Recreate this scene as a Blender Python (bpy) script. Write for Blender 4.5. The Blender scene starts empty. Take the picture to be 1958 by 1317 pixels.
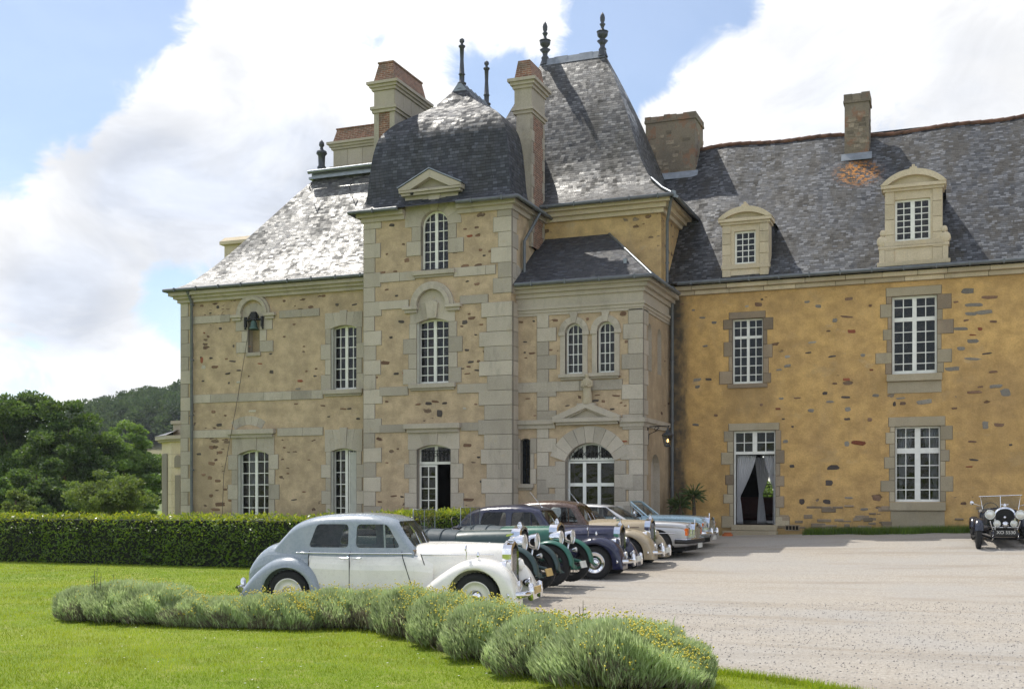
import bpy, math, random
import numpy as np
from mathutils import Vector, Matrix
from mathutils.geometry import tessellate_polygon
R = math.radians
random.seed(11)
sc = bpy.context.scene
COL = sc.collection

# ------------------------------------------------------------------ camera
# frame of the place: x runs right along the long facade (y = 0), y runs into the building, z up
CAMX, CAMY, CAMZ, YAW, FPX, HOR = 8.836, -36.264, 1.90, R(21.5), 2195.0, 955.0
cam_d = bpy.data.cameras.new('camera')
cam = bpy.data.objects.new('camera', cam_d)
COL.objects.link(cam)
cam.location = (CAMX, CAMY, CAMZ)
cam.rotation_euler = (R(90), 0, YAW)
cam_d.sensor_width = 36.0
cam_d.lens = FPX / 1958.0 * 36.0
cam_d.shift_y = (HOR - 658.5) / 1958.0
cam_d.clip_end = 3000
sc.camera = cam
FWD = Vector((-math.sin(YAW), math.cos(YAW), 0))
RGT = Vector((math.cos(YAW), math.sin(YAW), 0))
def F(px, py, y):
    """survey of the photograph: where the sight line of a photo point meets the vertical plane at depth y -> (x, z)"""
    u = (px - 979.0) / FPX
    d = (y - CAMY) / (FWD.y + RGT.y * u)
    return CAMX + d * (FWD.x + RGT.x * u), CAMZ + (HOR - py) / FPX * d
def FD(px, D):
    """ground position of a photo column at distance D from the camera -> (x, y)"""
    u = (px - 979.0) / FPX
    return CAMX + D * (FWD.x + RGT.x * u), CAMY + D * (FWD.y + RGT.y * u)
def DIR(px, py):
    return (FWD + RGT * ((px - 979.0) / FPX) + Vector((0, 0, (HOR - py) / FPX))).normalized()

# ------------------------------------------------------------------ sun, sky, exposure
SUNV = Vector((-0.50, 0.31, 1.0)).normalized()
sun_d = bpy.data.lights.new('sun', 'SUN')
sun_d.energy = 3.3
sun_d.angle = R(0.5)
sun_d.color = (1.0, 0.95, 0.86)
sun = bpy.data.objects.new('sun', sun_d)
COL.objects.link(sun)
sun.rotation_euler = SUNV.to_track_quat('Z', 'Y').to_euler()
sun.location = (-30, 30, 60)
sc.view_settings.view_transform = 'Standard'
sc.view_settings.look = 'None'
sc.view_settings.gamma = 1
sc.view_settings.exposure = 0.27

world = bpy.data.worlds.new('World')
sc.world = world
world.use_nodes = True
wt = world.node_tree
wt.nodes.clear()
def wn(t, **kw):
    n = wt.nodes.new(t)
    for k, v in kw.items():
        setattr(n, k, v)
    return n
def wl(a, b):
    wt.links.new(a, b)
def wmath(op, a, b=None, c=None, clamp=False):
    n = wn('ShaderNodeMath', operation=op, use_clamp=clamp)
    for i, v in enumerate((a, b, c)):
        if v is None: continue
        if isinstance(v, (int, float)): n.inputs[i].default_value = v
        else: wl(v, n.inputs[i])
    return n.outputs[0]
sky = wn('ShaderNodeTexSky', sky_type='NISHITA')
sky.sun_disc = False
sky.sun_elevation = math.asin(SUNV.z)
sky.sun_rotation = math.atan2(SUNV.x, SUNV.y)
sky.air_density = 1.0
sky.dust_density = 0.7
sky.ozone_density = 2.0
tcw = wn('ShaderNodeTexCoord')
dirv = tcw.outputs['Generated']
def wnoise(scale, detail, rough, stretch=(1, 1, 1), dist=0.0, off=(0, 0, 0)):
    mp = wn('ShaderNodeMapping')
    mp.inputs['Scale'].default_value = stretch
    mp.inputs['Location'].default_value = off
    wl(dirv, mp.inputs['Vector'])
    n = wn('ShaderNodeTexNoise')
    n.inputs['Scale'].default_value = scale
    n.inputs['Detail'].default_value = detail
    n.inputs['Roughness'].default_value = rough
    n.inputs['Distortion'].default_value = dist
    wl(mp.outputs[0], n.inputs['Vector'])
    return n.outputs['Fac']
def wblob(px, py, rad):
    """soft cloud bank round a sky direction; rad in photo pixels"""
    d = DIR(px, py)
    n = wn('ShaderNodeVectorMath', operation='DISTANCE')
    wl(dirv, n.inputs[0])
    n.inputs[1].default_value = d
    mr = wn('ShaderNodeMapRange', interpolation_type='SMOOTHSTEP')
    wl(n.outputs['Value'], mr.inputs[0])
    mr.inputs[1].default_value = 0.0
    mr.inputs[2].default_value = rad / FPX
    mr.inputs[3].default_value = 1.0
    mr.inputs[4].default_value = 0.0
    return mr.outputs[0]
def wsum(items):
    tot = None
    for v, w in items:
        x = wmath('MULTIPLY', v, w)
        tot = x if tot is None else wmath('ADD', tot, x)
    return tot
big = wnoise(3.2, 4, 0.55, (1, 1, 1.7), 0.3, (3.1, 0.4, 1.7))
fine = wnoise(11.0, 12, 0.64, (1, 1, 1.6), 0.55, (0.3, 2.2, 0.9))
plus = wsum([(wblob(480, 200, 330), .50), (wblob(250, 330, 330), .42), (wblob(740, 60, 300), .40), (wblob(1000, 20, 190), .30),
             (wblob(1500, 160, 300), .46), (wblob(1800, 90, 420), .42), (wblob(150, 640, 330), .26), (wblob(80, 500, 260), .30),
             (wblob(60, 25, 110), .20), (wblob(620, 420, 300), .34), (wblob(1330, 190, 170), .42), (wblob(1240, 230, 90), .25)])
minus = wsum([(wblob(40, 120, 300), .75), (wblob(230, 20, 190), .45), (wblob(1230, 70, 180), .75), (wblob(975, 160, 130), .50), (wblob(690, 60, 110), .30), (wblob(1400, 20, 120), .30),
              (wblob(1130, 55, 100), .22), (wblob(40, 350, 90), .10), (wblob(325, 580, 110), .45), (wblob(60, 680, 140), .20), (wblob(1215, 200, 70), .25), (wblob(1660, 260, 150), .22), (wblob(1360, 120, 60), .15), (wblob(1540, 250, 110), .22), (wblob(860, 110, 90), .25)])
cov = wmath('ADD', wmath('MULTIPLY', big, 0.50), wmath('MULTIPLY', fine, 1.35))
cov = wmath('SUBTRACT', wmath('ADD', cov, plus), minus)
mr = wn('ShaderNodeMapRange', interpolation_type='SMOOTHSTEP')
wl(cov, mr.inputs[0])
mr.inputs[3].default_value = 0.14
mr.inputs[1].default_value = 0.84
mr.inputs[2].default_value = 1.14
cfac = mr.outputs[0]
# grey undersides
grey = wsum([(wblob(250, 345, 210), .8), (wblob(400, 385, 230), 1.0), (wblob(560, 420, 230), .9), (wblob(620, 320, 170), .6), (wblob(300, 480, 190), .6), (wblob(80, 580, 170), .7), (wblob(1700, 200, 260), .35), (wblob(1480, 60, 160), .3), (wblob(1880, 160, 200), .3), (wblob(440, 140, 90), .35), (wblob(560, 270, 100), .3), (wblob(120, 560, 180), .45), (wblob(1560, 230, 160), .35), (wblob(1330, 100, 80), .4), (wblob(200, 700, 200), .35)])
gn = wnoise(7.5, 10, 0.60, (1, 1, 2.2), 0.7, (7.7, 1.0, 4.0))
grey = wmath('ADD', grey, 0.04)
gfac = wmath('MULTIPLY', wmath('MULTIPLY', wmath('MINIMUM', grey, 1.0), wmath('ADD', wmath('MULTIPLY', gn, 2.0), -0.05, None, True)), 0.95, clamp=True)
crgb = wn('ShaderNodeMix', data_type='RGBA')
wl(gfac, crgb.inputs[0])
crgb.inputs[6].default_value = (1.0, 1.0, 1.0, 1)
crgb.inputs[7].default_value = (0.66, 0.71, 0.81, 1)
bg_sky = wn('ShaderNodeBackground')
bg_sky.inputs[1].default_value = 0.13
wl(sky.outputs[0], bg_sky.inputs[0])
bg_cl = wn('ShaderNodeBackground')
# clouds in view are dimmed; unseen clouds behind the camera are brightened as facade fill
sepd = wn('ShaderNodeVectorMath', operation='DOT_PRODUCT')
wl(dirv, sepd.inputs[0]); sepd.inputs[1].default_value = FWD
mrd = wn('ShaderNodeMapRange')
wl(sepd.outputs['Value'], mrd.inputs[0])
for i_, v_ in ((1, -0.3), (2, 0.75), (3, 1.65), (4, 1.08)): mrd.inputs[i_].default_value = v_
shn = wnoise(5.5, 12, 0.62, (1, 1, 1.9), 0.5, (4.4, 8.0, 2.0))
mrs = wn('ShaderNodeMapRange', interpolation_type='SMOOTHSTEP')
wl(shn, mrs.inputs[0])
for i_, v_ in ((1, 0.36), (2, 0.66), (3, 1.0), (4, 0.76)): mrs.inputs[i_].default_value = v_
wl(wmath('MULTIPLY', mrd.outputs[0], mrs.outputs[0]), bg_cl.inputs[1])
wl(crgb.outputs[2], bg_cl.inputs[0])
mixs = wn('ShaderNodeMixShader')
wl(cfac, mixs.inputs[0])
wl(bg_sky.outputs[0], mixs.inputs[1])
wl(bg_cl.outputs[0], mixs.inputs[2])
wout = wn('ShaderNodeOutputWorld')
wl(mixs.outputs[0], wout.inputs[0])
sc.cycles.use_denoising = True
sc.cycles.max_bounces = 8
sc.cycles.transparent_max_bounces = 16

# ------------------------------------------------------------------ mesh builder
class MB:
    def __init__(s):
        s.V, s.F, s.T, s.S, s.M, s.UV = [], [], [], [], [], []
    def add(s, verts, faces, tint=1.0, smooth=False, mi=0, uvs=None):
        o = len(s.V)
        s.V.extend([tuple(v) for v in verts])
        for k, f in enumerate(faces):
            s.F.append([i + o for i in f])
            s.T.append(tint); s.S.append(smooth); s.M.append(mi)
            s.UV.append(uvs[k] if uvs else None)
    def box(s, x0, x1, y0, y1, z0, z1, tint=1.0, mi=0):
        x0, x1 = min(x0, x1), max(x0, x1); y0, y1 = min(y0, y1), max(y0, y1); z0, z1 = min(z0, z1), max(z0, z1)
        v = [(x0, y0, z0), (x1, y0, z0), (x1, y1, z0), (x0, y1, z0), (x0, y0, z1), (x1, y0, z1), (x1, y1, z1), (x0, y1, z1)]
        s.add(v, [(0, 3, 2, 1), (4, 5, 6, 7), (0, 1, 5, 4), (1, 2, 6, 5), (2, 3, 7, 6), (3, 0, 4, 7)], tint, False, mi)
    def frustum(s, a, b, z0, z1, tint=1.0, mi=0):
        (ax0, ax1, ay0, ay1), (bx0, bx1, by0, by1) = a, b
        v = [(ax0, ay0, z0), (ax1, ay0, z0), (ax1, ay1, z0), (ax0, ay1, z0), (bx0, by0, z1), (bx1, by0, z1), (bx1, by1, z1), (bx0, by1, z1)]
        s.add(v, [(0, 3, 2, 1), (4, 5, 6, 7), (0, 1, 5, 4), (1, 2, 6, 5), (2, 3, 7, 6), (3, 0, 4, 7)], tint, False, mi)
    def obox(s, c, ax, ay, az, tint=1.0, mi=0):
        """box from centre and three half-axis vectors"""
        c, ax, ay, az = Vector(c), Vector(ax), Vector(ay), Vector(az)
        v = [c - ax - ay - az, c + ax - ay - az, c + ax + ay - az, c - ax + ay - az, c - ax - ay + az, c + ax - ay + az, c + ax + ay + az, c - ax + ay + az]
        s.add(v, [(0, 3, 2, 1), (4, 5, 6, 7), (0, 1, 5, 4), (1, 2, 6, 5), (2, 3, 7, 6), (3, 0, 4, 7)], tint, False, mi)
    def prism(s, poly, y0, y1, tint=1.0, mi=0, axis='y', smooth=False):
        """outline given as (x, z), extruded along y (or as (y, z) along x, or (x, y) along z)"""
        n = len(poly)
        if axis == 'y': P = lambda p, d: (p[0], d, p[1])
        elif axis == 'x': P = lambda p, d: (d, p[0], p[1])
        else: P = lambda p, d: (p[0], p[1], d)
        v = [P(p, y0) for p in poly] + [P(p, y1) for p in poly]
        s.add(v, [tuple(range(n)), tuple(range(2 * n - 1, n - 1, -1))], tint, False, mi)
        s.add(v, [(i, n + i, n + (i + 1) % n, (i + 1) % n) for i in range(n)], tint, smooth, mi)
    def tube(s, pts, r, n=8, tint=1.0, mi=0, caps=True):
        pts = [Vector(p) for p in pts]
        rr = r if isinstance(r, (list, tuple)) else [r] * len(pts)
        rings, pv = [], None
        for i, p in enumerate(pts):
            d = (pts[min(i + 1, len(pts) - 1)] - pts[max(i - 1, 0)])
            d = d.normalized() if d.length > 1e-9 else Vector((0, 0, 1))
            if pv is None:
                pv = d.orthogonal().normalized()
            pv = (pv - d * pv.dot(d))
            pv = pv.normalized() if pv.length > 1e-6 else d.orthogonal().normalized()
            q = d.cross(pv)
            rings.append([p + (pv * math.cos(2 * math.pi * k / n) + q * math.sin(2 * math.pi * k / n)) * rr[i] for k in range(n)])
        s.loft(rings, tint=tint, mi=mi, caps=caps)
    def loft(s, rings, tint=1.0, mi=0, caps=True, smooth=True, closed=True):
        n = len(rings[0])
        v = [p for r in rings for p in r]
        f = []
        m = n if closed else n - 1
        for i in range(len(rings) - 1):
            for k in range(m):
                f.append((i * n + k, i * n + (k + 1) % n, (i + 1) * n + (k + 1) % n, (i + 1) * n + k))
        s.add(v, f, tint, smooth, mi)
        if caps and closed:
            s.add(rings[0], [tuple(range(n - 1, -1, -1))], tint, False, mi)
            s.add(rings[-1], [tuple(range(n))], tint, False, mi)
    def lathe(s, prof, c, n=16, tint=1.0, mi=0, axis='z', smooth=True):
        rings = []
        for r, h in prof:
            ring = []
            for k in range(n):
                a = 2 * math.pi * k / n
                if axis == 'z': ring.append((c[0] + r * math.cos(a), c[1] + r * math.sin(a), c[2] + h))
                elif axis == 'y': ring.append((c[0] + r * math.cos(a), c[1] + h, c[2] + r * math.sin(a)))
                else: ring.append((c[0] + h, c[1] + r * math.cos(a), c[2] + r * math.sin(a)))
            rings.append(ring)
        s.loft(rings, tint, mi, True, smooth)
    def mesh(s, name, off=(0, 0, 0)):
        me = bpy.data.meshes.new(name)
        V = np.array(s.V, dtype=np.float64).reshape(-1, 3) - np.array(off)
        me.from_pydata(V.tolist(), [], s.F)
        nf = len(s.F)
        me.polygons.foreach_set('use_smooth', np.array(s.S, dtype=bool))
        me.polygons.foreach_set('material_index', np.array(s.M, dtype=np.int32))
        cnt = np.array([len(f) for f in s.F])
        idx = np.concatenate([np.array(f) for f in s.F]) if nf else np.zeros(0, int)
        tint = np.repeat(np.array(s.T, dtype=np.float32), cnt)
        ca = me.color_attributes.new('tint', 'FLOAT_COLOR', 'CORNER')
        ca.data.foreach_set('color', np.stack([tint, tint, tint, np.ones_like(tint)], 1).ravel())
        # metre-true uv, along the level line of each face and up its slope
        st = np.concatenate([[0], np.cumsum(cnt)[:-1]]) if nf else np.zeros(0, int)
        W = np.array(s.V, dtype=np.float64).reshape(-1, 3)
        P0 = W[idx[st]]; P1 = W[idx[st + 1]]; P2 = W[idx[st + 2]]
        N = np.cross(P1 - P0, P2 - P0)
        N /= np.maximum(np.linalg.norm(N, axis=1, keepdims=True), 1e-12)
        Tn = np.stack([-N[:, 1], N[:, 0], np.zeros(nf)], 1)
        L = np.linalg.norm(Tn, axis=1)
        Tn[L < 1e-3] = (1, 0, 0); L[L < 1e-3] = 1
        Tn /= L[:, None]
        Bn = np.cross(N, Tn)
        Wc = W[idx]
        u = (Wc * np.repeat(Tn, cnt, 0)).sum(1)
        v = (Wc * np.repeat(Bn, cnt, 0)).sum(1)
        UVA = np.stack([u, v], 1)
        for k in range(nf):
            if s.UV[k] is not None:
                UVA[st[k]:st[k] + cnt[k]] = s.UV[k]
        uvl = me.uv_layers.new(name='UVMap')
        uvl.data.foreach_set('uv', UVA.astype(np.float32).ravel())
        me.validate()
        me.update()
        return me
    def build(s, name, mats, parent=None, off=(0, 0, 0), bevel=0.0, label=None, weld=False):
        if parent is not None and off == 'world':
            o_, p_ = Vector((0, 0, 0)), parent
            while p_ is not None:
                o_ += Vector(p_.location); p_ = p_.parent
            off = tuple(o_)
        me = s.mesh(name, off)
        for m in (mats if isinstance(mats, (list, tuple)) else [mats]):
            me.materials.append(m)
        o = bpy.data.objects.new(name, me)
        COL.objects.link(o)
        if parent is not None:
            o.parent = parent
        if weld:
            w = o.modifiers.new('weld', 'WELD'); w.merge_threshold = 0.0005
        if bevel:
            b = o.modifiers.new('bevel', 'BEVEL'); b.width = bevel; b.segments = 1; b.limit_method = 'ANGLE'
        if label: o['label'] = label
        return o
def empty(name, label, cat, loc=(0, 0, 0), rz=0.0, group=None):
    o = bpy.data.objects.new(name, None)
    COL.objects.link(o)
    o.location = loc
    o.rotation_euler = (0, 0, rz)
    o.empty_display_size = 0.3
    o['label'] = label; o['category'] = cat
    if group: o['group'] = group
    return o
def tag(o, label, cat, group=None, kind=None):
    o['label'] = label; o['category'] = cat
    if group: o['group'] = group
    if kind: o['kind'] = kind
    return o
def struct(o, kind='structure'):
    o['kind'] = kind
    return o
def tree_copy(o, loc=None, rz=None, parent=None):
    c = o.copy(); COL.objects.link(c)
    if parent is not None: c.parent = parent
    if loc is not None: c.location = loc
    if rz is not None: c.rotation_euler = (0, 0, rz)
    for ch in list(o.children):
        tree_copy(ch, parent=c)
    return c

# ------------------------------------------------------------------ materials
class NT:
    def __init__(s, name):
        s.m = bpy.data.materials.new(name)
        s.m.use_nodes = True
        s.t = s.m.node_tree
        s.b = s.t.nodes['Principled BSDF']
        s.out = s.t.nodes['Material Output']
    def n(s, typ, ins=None, **kw):
        x = s.t.nodes.new(typ)
        for k, v in kw.items(): setattr(x, k, v)
        for k, v in (ins or {}).items(): s.set(x.inputs[k], v)
        return x
    def set(s, sock, v):
        if hasattr(v, 'is_output') or isinstance(v, bpy.types.NodeSocket): s.t.links.new(v, sock)
        elif isinstance(v, (tuple, list)) and len(v) == 3 and sock.type == 'RGBA': sock.default_value = (*v, 1)
        else: sock.default_value = v
    def math(s, op, a, b=0.0, c=None, clamp=False):
        x = s.n('ShaderNodeMath', operation=op, use_clamp=clamp)
        s.set(x.inputs[0], a); s.set(x.inputs[1], b)
        if c is not None: s.set(x.inputs[2], c)
        return x.outputs[0]
    def vmath(s, op, a, b=(0, 0, 0)):
        x = s.n('ShaderNodeVectorMath', operation=op)
        s.set(x.inputs[0], a); s.set(x.inputs[1], b)
        return x.outputs[0]
    def obj(s): return s.n('ShaderNodeTexCoord').outputs['Object']
    def uv(s): return s.n('ShaderNodeUVMap').outputs[0]
    def mapv(s, vec, scale=(1, 1, 1), loc=(0, 0, 0), rot=(0, 0, 0)):
        return s.n('ShaderNodeMapping', {'Vector': vec, 'Scale': scale, 'Location': loc, 'Rotation': rot}).outputs[0]
    def noise(s, vec, scale, detail=4, rough=.55, dist=0.0, color=False):
        x = s.n('ShaderNodeTexNoise', {'Vector': vec, 'Scale': scale, 'Detail': detail, 'Roughness': rough, 'Distortion': dist})
        return x.outputs['Color' if color else 'Fac']
    def ramp(s, v, a, b, lo=0.0, hi=1.0):
        return s.n('ShaderNodeMapRange', {0: v, 1: a, 2: b, 3: lo, 4: hi}, interpolation_type='SMOOTHSTEP').outputs[0]
    def mix(s, f, a, b, mode='MIX'):
        x = s.n('ShaderNodeMix', data_type='RGBA', blend_type=mode)
        s.set(x.inputs[0], f); s.set(x.inputs[6], a); s.set(x.inputs[7], b)
        return x.outputs[2]
    def tint(s):
        return s.n('ShaderNodeAttribute', attribute_name='tint').outputs['Fac']
    def rgb(s, v):
        return s.n('ShaderNodeCombineColor', {0: v, 1: v, 2: v}).outputs[0]
    def scale(s, col, v):
        return s.mix(1.0, col, s.rgb(v), 'MULTIPLY')
    def bump(s, h, strength=.3, dist=.02):
        return s.n('ShaderNodeBump', {'Height': h, 'Strength': strength, 'Distance': dist}).outputs[0]
    def fin(s, color=None, rough=None, normal=None, **kw):
        if color is not None: s.set(s.b.inputs['Base Color'], color)
        if rough is not None: s.set(s.b.inputs['Roughness'], rough)
        if normal is not None: s.set(s.b.inputs['Normal'], normal)
        for k, v in kw.items(): s.set(s.b.inputs[k.replace('_', ' ')], v)
        return s.m

def m_plain(name, col, rough=.6, metal=0.0, var=.12, vscale=6.0, bump=0.0, bscale=60.0, coat=0.0, spec=None):
    t = NT(name)
    o = t.obj()
    c = t.scale(col, t.ramp(t.noise(o, vscale, 5), .3, .7, 1 - var, 1 + var))
    nm = t.bump(t.noise(o, bscale, 4), bump, .01) if bump else None
    r = t.ramp(t.noise(o, vscale * 2.3, 4), .3, .7, max(0, rough - .06), min(1, rough + .06))
    kw = dict(Metallic=metal)
    if coat: kw['Coat_Weight'] = coat; kw['Coat_Roughness'] = .03
    if spec is not None: kw['Specular_IOR_Level'] = spec
    return t.fin(c, r, nm, **kw)

def m_render(name, c1, c2, stone1, stone2, thr=.72, stain=.35, patch=(.42, .36, .27), patch_amt=.25, damp=()):
    """old lime render with field stones showing through"""
    t = NT(name)
    o = t.obj()
    sp = t.n('ShaderNodeSeparateXYZ', {0: o})
    h = t.math('ADD', sp.outputs[0], t.math('MULTIPLY', sp.outputs[1], 1.0))
    v = t.n('ShaderNodeCombineXYZ', {0: h, 1: sp.outputs[2], 2: 0.0}).outputs[0]
    big = t.noise(v, .55, 5, .6)
    mid = t.noise(v, 2.4, 5, .6)
    fine = t.noise(v, 22, 5, .65)
    c = t.mix(t.ramp(big, .35, .65), c1, c2)
    c = t.scale(c, t.ramp(mid, .25, .75, .78, 1.18))
    c = t.scale(c, t.ramp(fine, .25, .75, .88, 1.10))
    # grey-brown weathering running down
    st = t.noise(t.mapv(v, (1.6, .35, 1)), 1.0, 6, .65)
    c = t.mix(t.ramp(st, .52, .75, 0, stain), c, patch)
    worn = t.noise(t.mapv(v, (1, 1.6, 1), (5, 3, 0)), .9, 7, .7)
    c = t.mix(t.ramp(worn, .56, .66, 0, patch_amt), c, patch)
    drk = t.noise(t.mapv(v, (.9, .55, 1), (9, 1, 0)), 1.3, 8, .72)
    c = t.mix(t.ramp(drk, .55, .74, 0, stain * .9), c, tuple(x * .52 for x in patch))
    lit = t.noise(t.mapv(v, (.8, 1.2, 1), (2, 11, 0)), 1.1, 7, .7)
    c = t.mix(t.ramp(lit, .60, .74, 0, .30), c, (.56, .50, .40))
    # damp, dirt splashed up from the ground and streaks below sills: (x0, x1, z0, z1, strength)
    for x0, x1, z0, z1, amt in damp:
        jx = t.math('ADD', sp.outputs[0], t.math('MULTIPLY', t.math('SUBTRACT', t.noise(t.mapv(v, (1, .35, 1)), 2.2, 7, .7), .5), 1.1))
        jz = t.math('ADD', sp.outputs[2], t.math('MULTIPLY', t.math('SUBTRACT', t.noise(t.mapv(v, (2.5, .6, 1)), 1.6, 7, .7), .5), 1.0))
        mx_ = t.math('MULTIPLY', t.ramp(jx, x0 - .2, x0 + .2), t.ramp(jx, x1 - .25, x1 + .25, 1, 0))
        mz_ = t.math('MULTIPLY', t.ramp(jz, z0 - .3, z0 + .3), t.ramp(jz, z1 - .2, z1 + .2, 1, 0))
        c = t.mix(t.math('MULTIPLY', t.math('MULTIPLY', mx_, mz_), t.math('MULTIPLY', t.ramp(mid, .25, .6, .5, 1), amt)), c, (.080, .068, .054))
    # stones
    wob = t.vmath('MULTIPLY', t.vmath('SUBTRACT', t.noise(v, 6, 3, color=True), (.5, .5, .5)), (.22, .12, 0))
    def stones(sx, sy, off, thr_, lo, hi):
        vv = t.mapv(t.vmath('ADD', v, wob), (sx, sy, 1), off)
        vo = t.n('ShaderNodeTexVoronoi', {'Vector': vv, 'Scale': 1.0, 'Randomness': .95}, feature='F1')
        vo.voronoi_dimensions = '2D'
        sc_ = t.n('ShaderNodeSeparateColor', {0: vo.outputs['Color']})
        on = t.math('GREATER_THAN', t.math('ADD', sc_.outputs[0], t.math('MULTIPLY', t.math('SUBTRACT', t.noise(v, .55, 4, .6), .5), 1.5)), thr_)
        rad = t.math('MULTIPLY_ADD', sc_.outputs[1], hi - lo, lo)
        m = t.ramp(t.math('SUBTRACT', vo.outputs['Distance'], rad), -.04, .03, 1, 0)
        return t.math('MULTIPLY', m, on), sc_.outputs[2]
    m1, k1 = stones(2.3, 5.2, (.3, .7, 0), thr, .14, .36)
    m2, k2 = stones(4.2, 13.5, (3.3, 1.7, 0), thr + .06, .14, .34)
    scol = t.mix(k1, stone1, stone2)
    c = t.mix(t.math('MULTIPLY', m1, .9), c, t.scale(scol, t.ramp(fine, .3, .7, .75, 1.2)))
    c = t.mix(t.math('MULTIPLY', m2, .85), c, t.scale(t.mix(k2, stone2, stone1), t.ramp(fine, .3, .7, .75, 1.2)))
    c = t.mix(t.n('ShaderNodeNewGeometry').outputs['Backfacing'], c, (.030, .025, .020))     # inner face darkened in the colour so the rooms read unlit
    hgt = t.math('ADD', t.math('MULTIPLY', fine, .35), t.math('ADD', t.math('MULTIPLY', mid, .5), t.math('MULTIPLY', t.math('ADD', m1, m2), -.9)))
    return t.fin(c, .92, t.bump(hgt, .7, .04), Specular_IOR_Level=.2)

def m_stone(name, col, col2=None, brick=0.0, stain=(.16, .15, .13), stain_amt=.45, speck=.12, rough=.88):
    t = NT(name)
    o = t.obj()
    tn = t.tint()
    big = t.noise(o, .8, 5, .6)
    fine = t.noise(o, 38, 4, .7)
    med = t.noise(o, 5, 6, .65)
    c = t.mix(t.ramp(big, .35, .65), col, col2 or tuple(x * .86 for x in col))
    c = t.scale(c, t.math('MULTIPLY', tn, t.ramp(fine, .3, .7, 1 - speck, 1 + speck)))
    sn = t.noise(t.mapv(o, (1.7, 1.7, .55)), 1.2, 9, .74)
    c = t.mix(t.ramp(sn, .50, .74, 0, stain_amt), c, stain)
    if brick: c = t.mix(t.math('MULTIPLY', t.ramp(t.noise(o, 1.9, 6, .65), .53, .62), brick), c, (.30, .13, .07))
    wm = t.noise(o, 2.7, 6, .7)
    c = t.mix(t.ramp(wm, .55, .72, 0, .35), c, tuple(x * y for x, y in zip(col, (.95, .84, .62))))
    c = t.mix(t.ramp(med, .60, .72, 0, stain_amt * .4), c, tuple(x * 1.4 for x in stain))
    return t.fin(c, rough, t.bump(t.math('ADD', t.math('MULTIPLY', fine, .4), med), .3, .012), Specular_IOR_Level=.25)

def m_slate(name, c1, c2, w=.15, hgt=.092, rough=.42, lichen=(.085, .077, .066), lich_amt=.45, orange=None, spec=.6):
    t = NT(name)
    uv = t.uv()
    sp = t.n('ShaderNodeSeparateXYZ', {0: uv})
    wob = t.math('MULTIPLY', t.math('SUBTRACT', t.noise(uv, .7, 3), .5), .16)
    v = t.math('DIVIDE', t.math('ADD', sp.outputs[1], wob), hgt)
    row = t.math('FLOOR', v)
    fv = t.math('FRACT', v)
    rofs = t.n('ShaderNodeTexWhiteNoise', {'W': row}, noise_dimensions='1D').outputs['Value']
    u = t.math('ADD', t.math('DIVIDE', sp.outputs[0], w), t.math('MULTIPLY', rofs, 3.0))
    colm = t.math('FLOOR', u)
    fu = t.math('FRACT', u)
    cell = t.n('ShaderNodeCombineXYZ', {0: colm, 1: row, 2: 0.0}).outputs[0]
    wn_ = t.n('ShaderNodeTexWhiteNoise', {'Vector': cell}, noise_dimensions='2D')
    rnd = wn_.outputs['Value']
    rs = t.n('ShaderNodeSeparateColor', {0: wn_.outputs['Color']})
    c = t.mix(t.math('POWER', rnd, 1.3), c1, c2)
    o = t.obj()
    big = t.noise(t.mapv(o, (1.5, 1, .30)), 1.0, 7, .70)
    lich = t.ramp(big, .44, .60)
    c = t.mix(t.math('MULTIPLY', lich, lich_amt), c, lichen)
    pale = t.math('MULTIPLY', t.math('GREATER_THAN', rs.outputs[1], t.math('MULTIPLY_ADD', lich, .10, .82)), .75)
    c = t.mix(pale, c, tuple(min(.4, x * 1.6) for x in c2))  # random slates lightened, a glint put into the colour
    spots = t.noise(o, 9, 5, .7)
    c = t.mix(t.math('MULTIPLY', t.ramp(spots, .62, .70), lich_amt * .7), c, tuple(min(1, x * 3.0) for x in lichen))
    if orange:
        (ox, oy, oz), rad = orange
        d = t.n('ShaderNodeVectorMath', {0: o, 1: (ox, oy, oz)}, operation='DISTANCE').outputs['Value']
        msk = t.math('MULTIPLY', t.ramp(d, rad * .3, rad, 1, 0), t.ramp(t.noise(o, 7, 5, .7), .46, .56))
        c = t.mix(msk, c, (.50, .20, .03))
    gap = t.math('MAXIMUM', t.math('LESS_THAN', fu, .07), t.math('LESS_THAN', fv, .20))
    c = t.mix(t.math('MULTIPLY', gap, .85), c, (.012, .012, .014))
    # every slate sits at its own slight tilt, its lower edge standing proud
    hh = t.math('ADD', t.math('MULTIPLY', t.math('SUBTRACT', 1.0, fv), t.math('MULTIPLY_ADD', rs.outputs[0], .7, .45)), t.math('MULTIPLY', t.math('SUBTRACT', fu, .5), t.math('MULTIPLY', t.math('SUBTRACT', rs.outputs[1], .5), .9)))
    hh = t.math('ADD', hh, t.math('MULTIPLY', t.noise(o, 30, 4, .6), .35))
    rgh = t.math('ADD', t.math('MULTIPLY_ADD', rs.outputs[2], .34, rough - .17), t.math('MULTIPLY', lich, .22))
    return t.fin(c, rgh, t.bump(hh, .55, .022), Specular_IOR_Level=spec)

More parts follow.
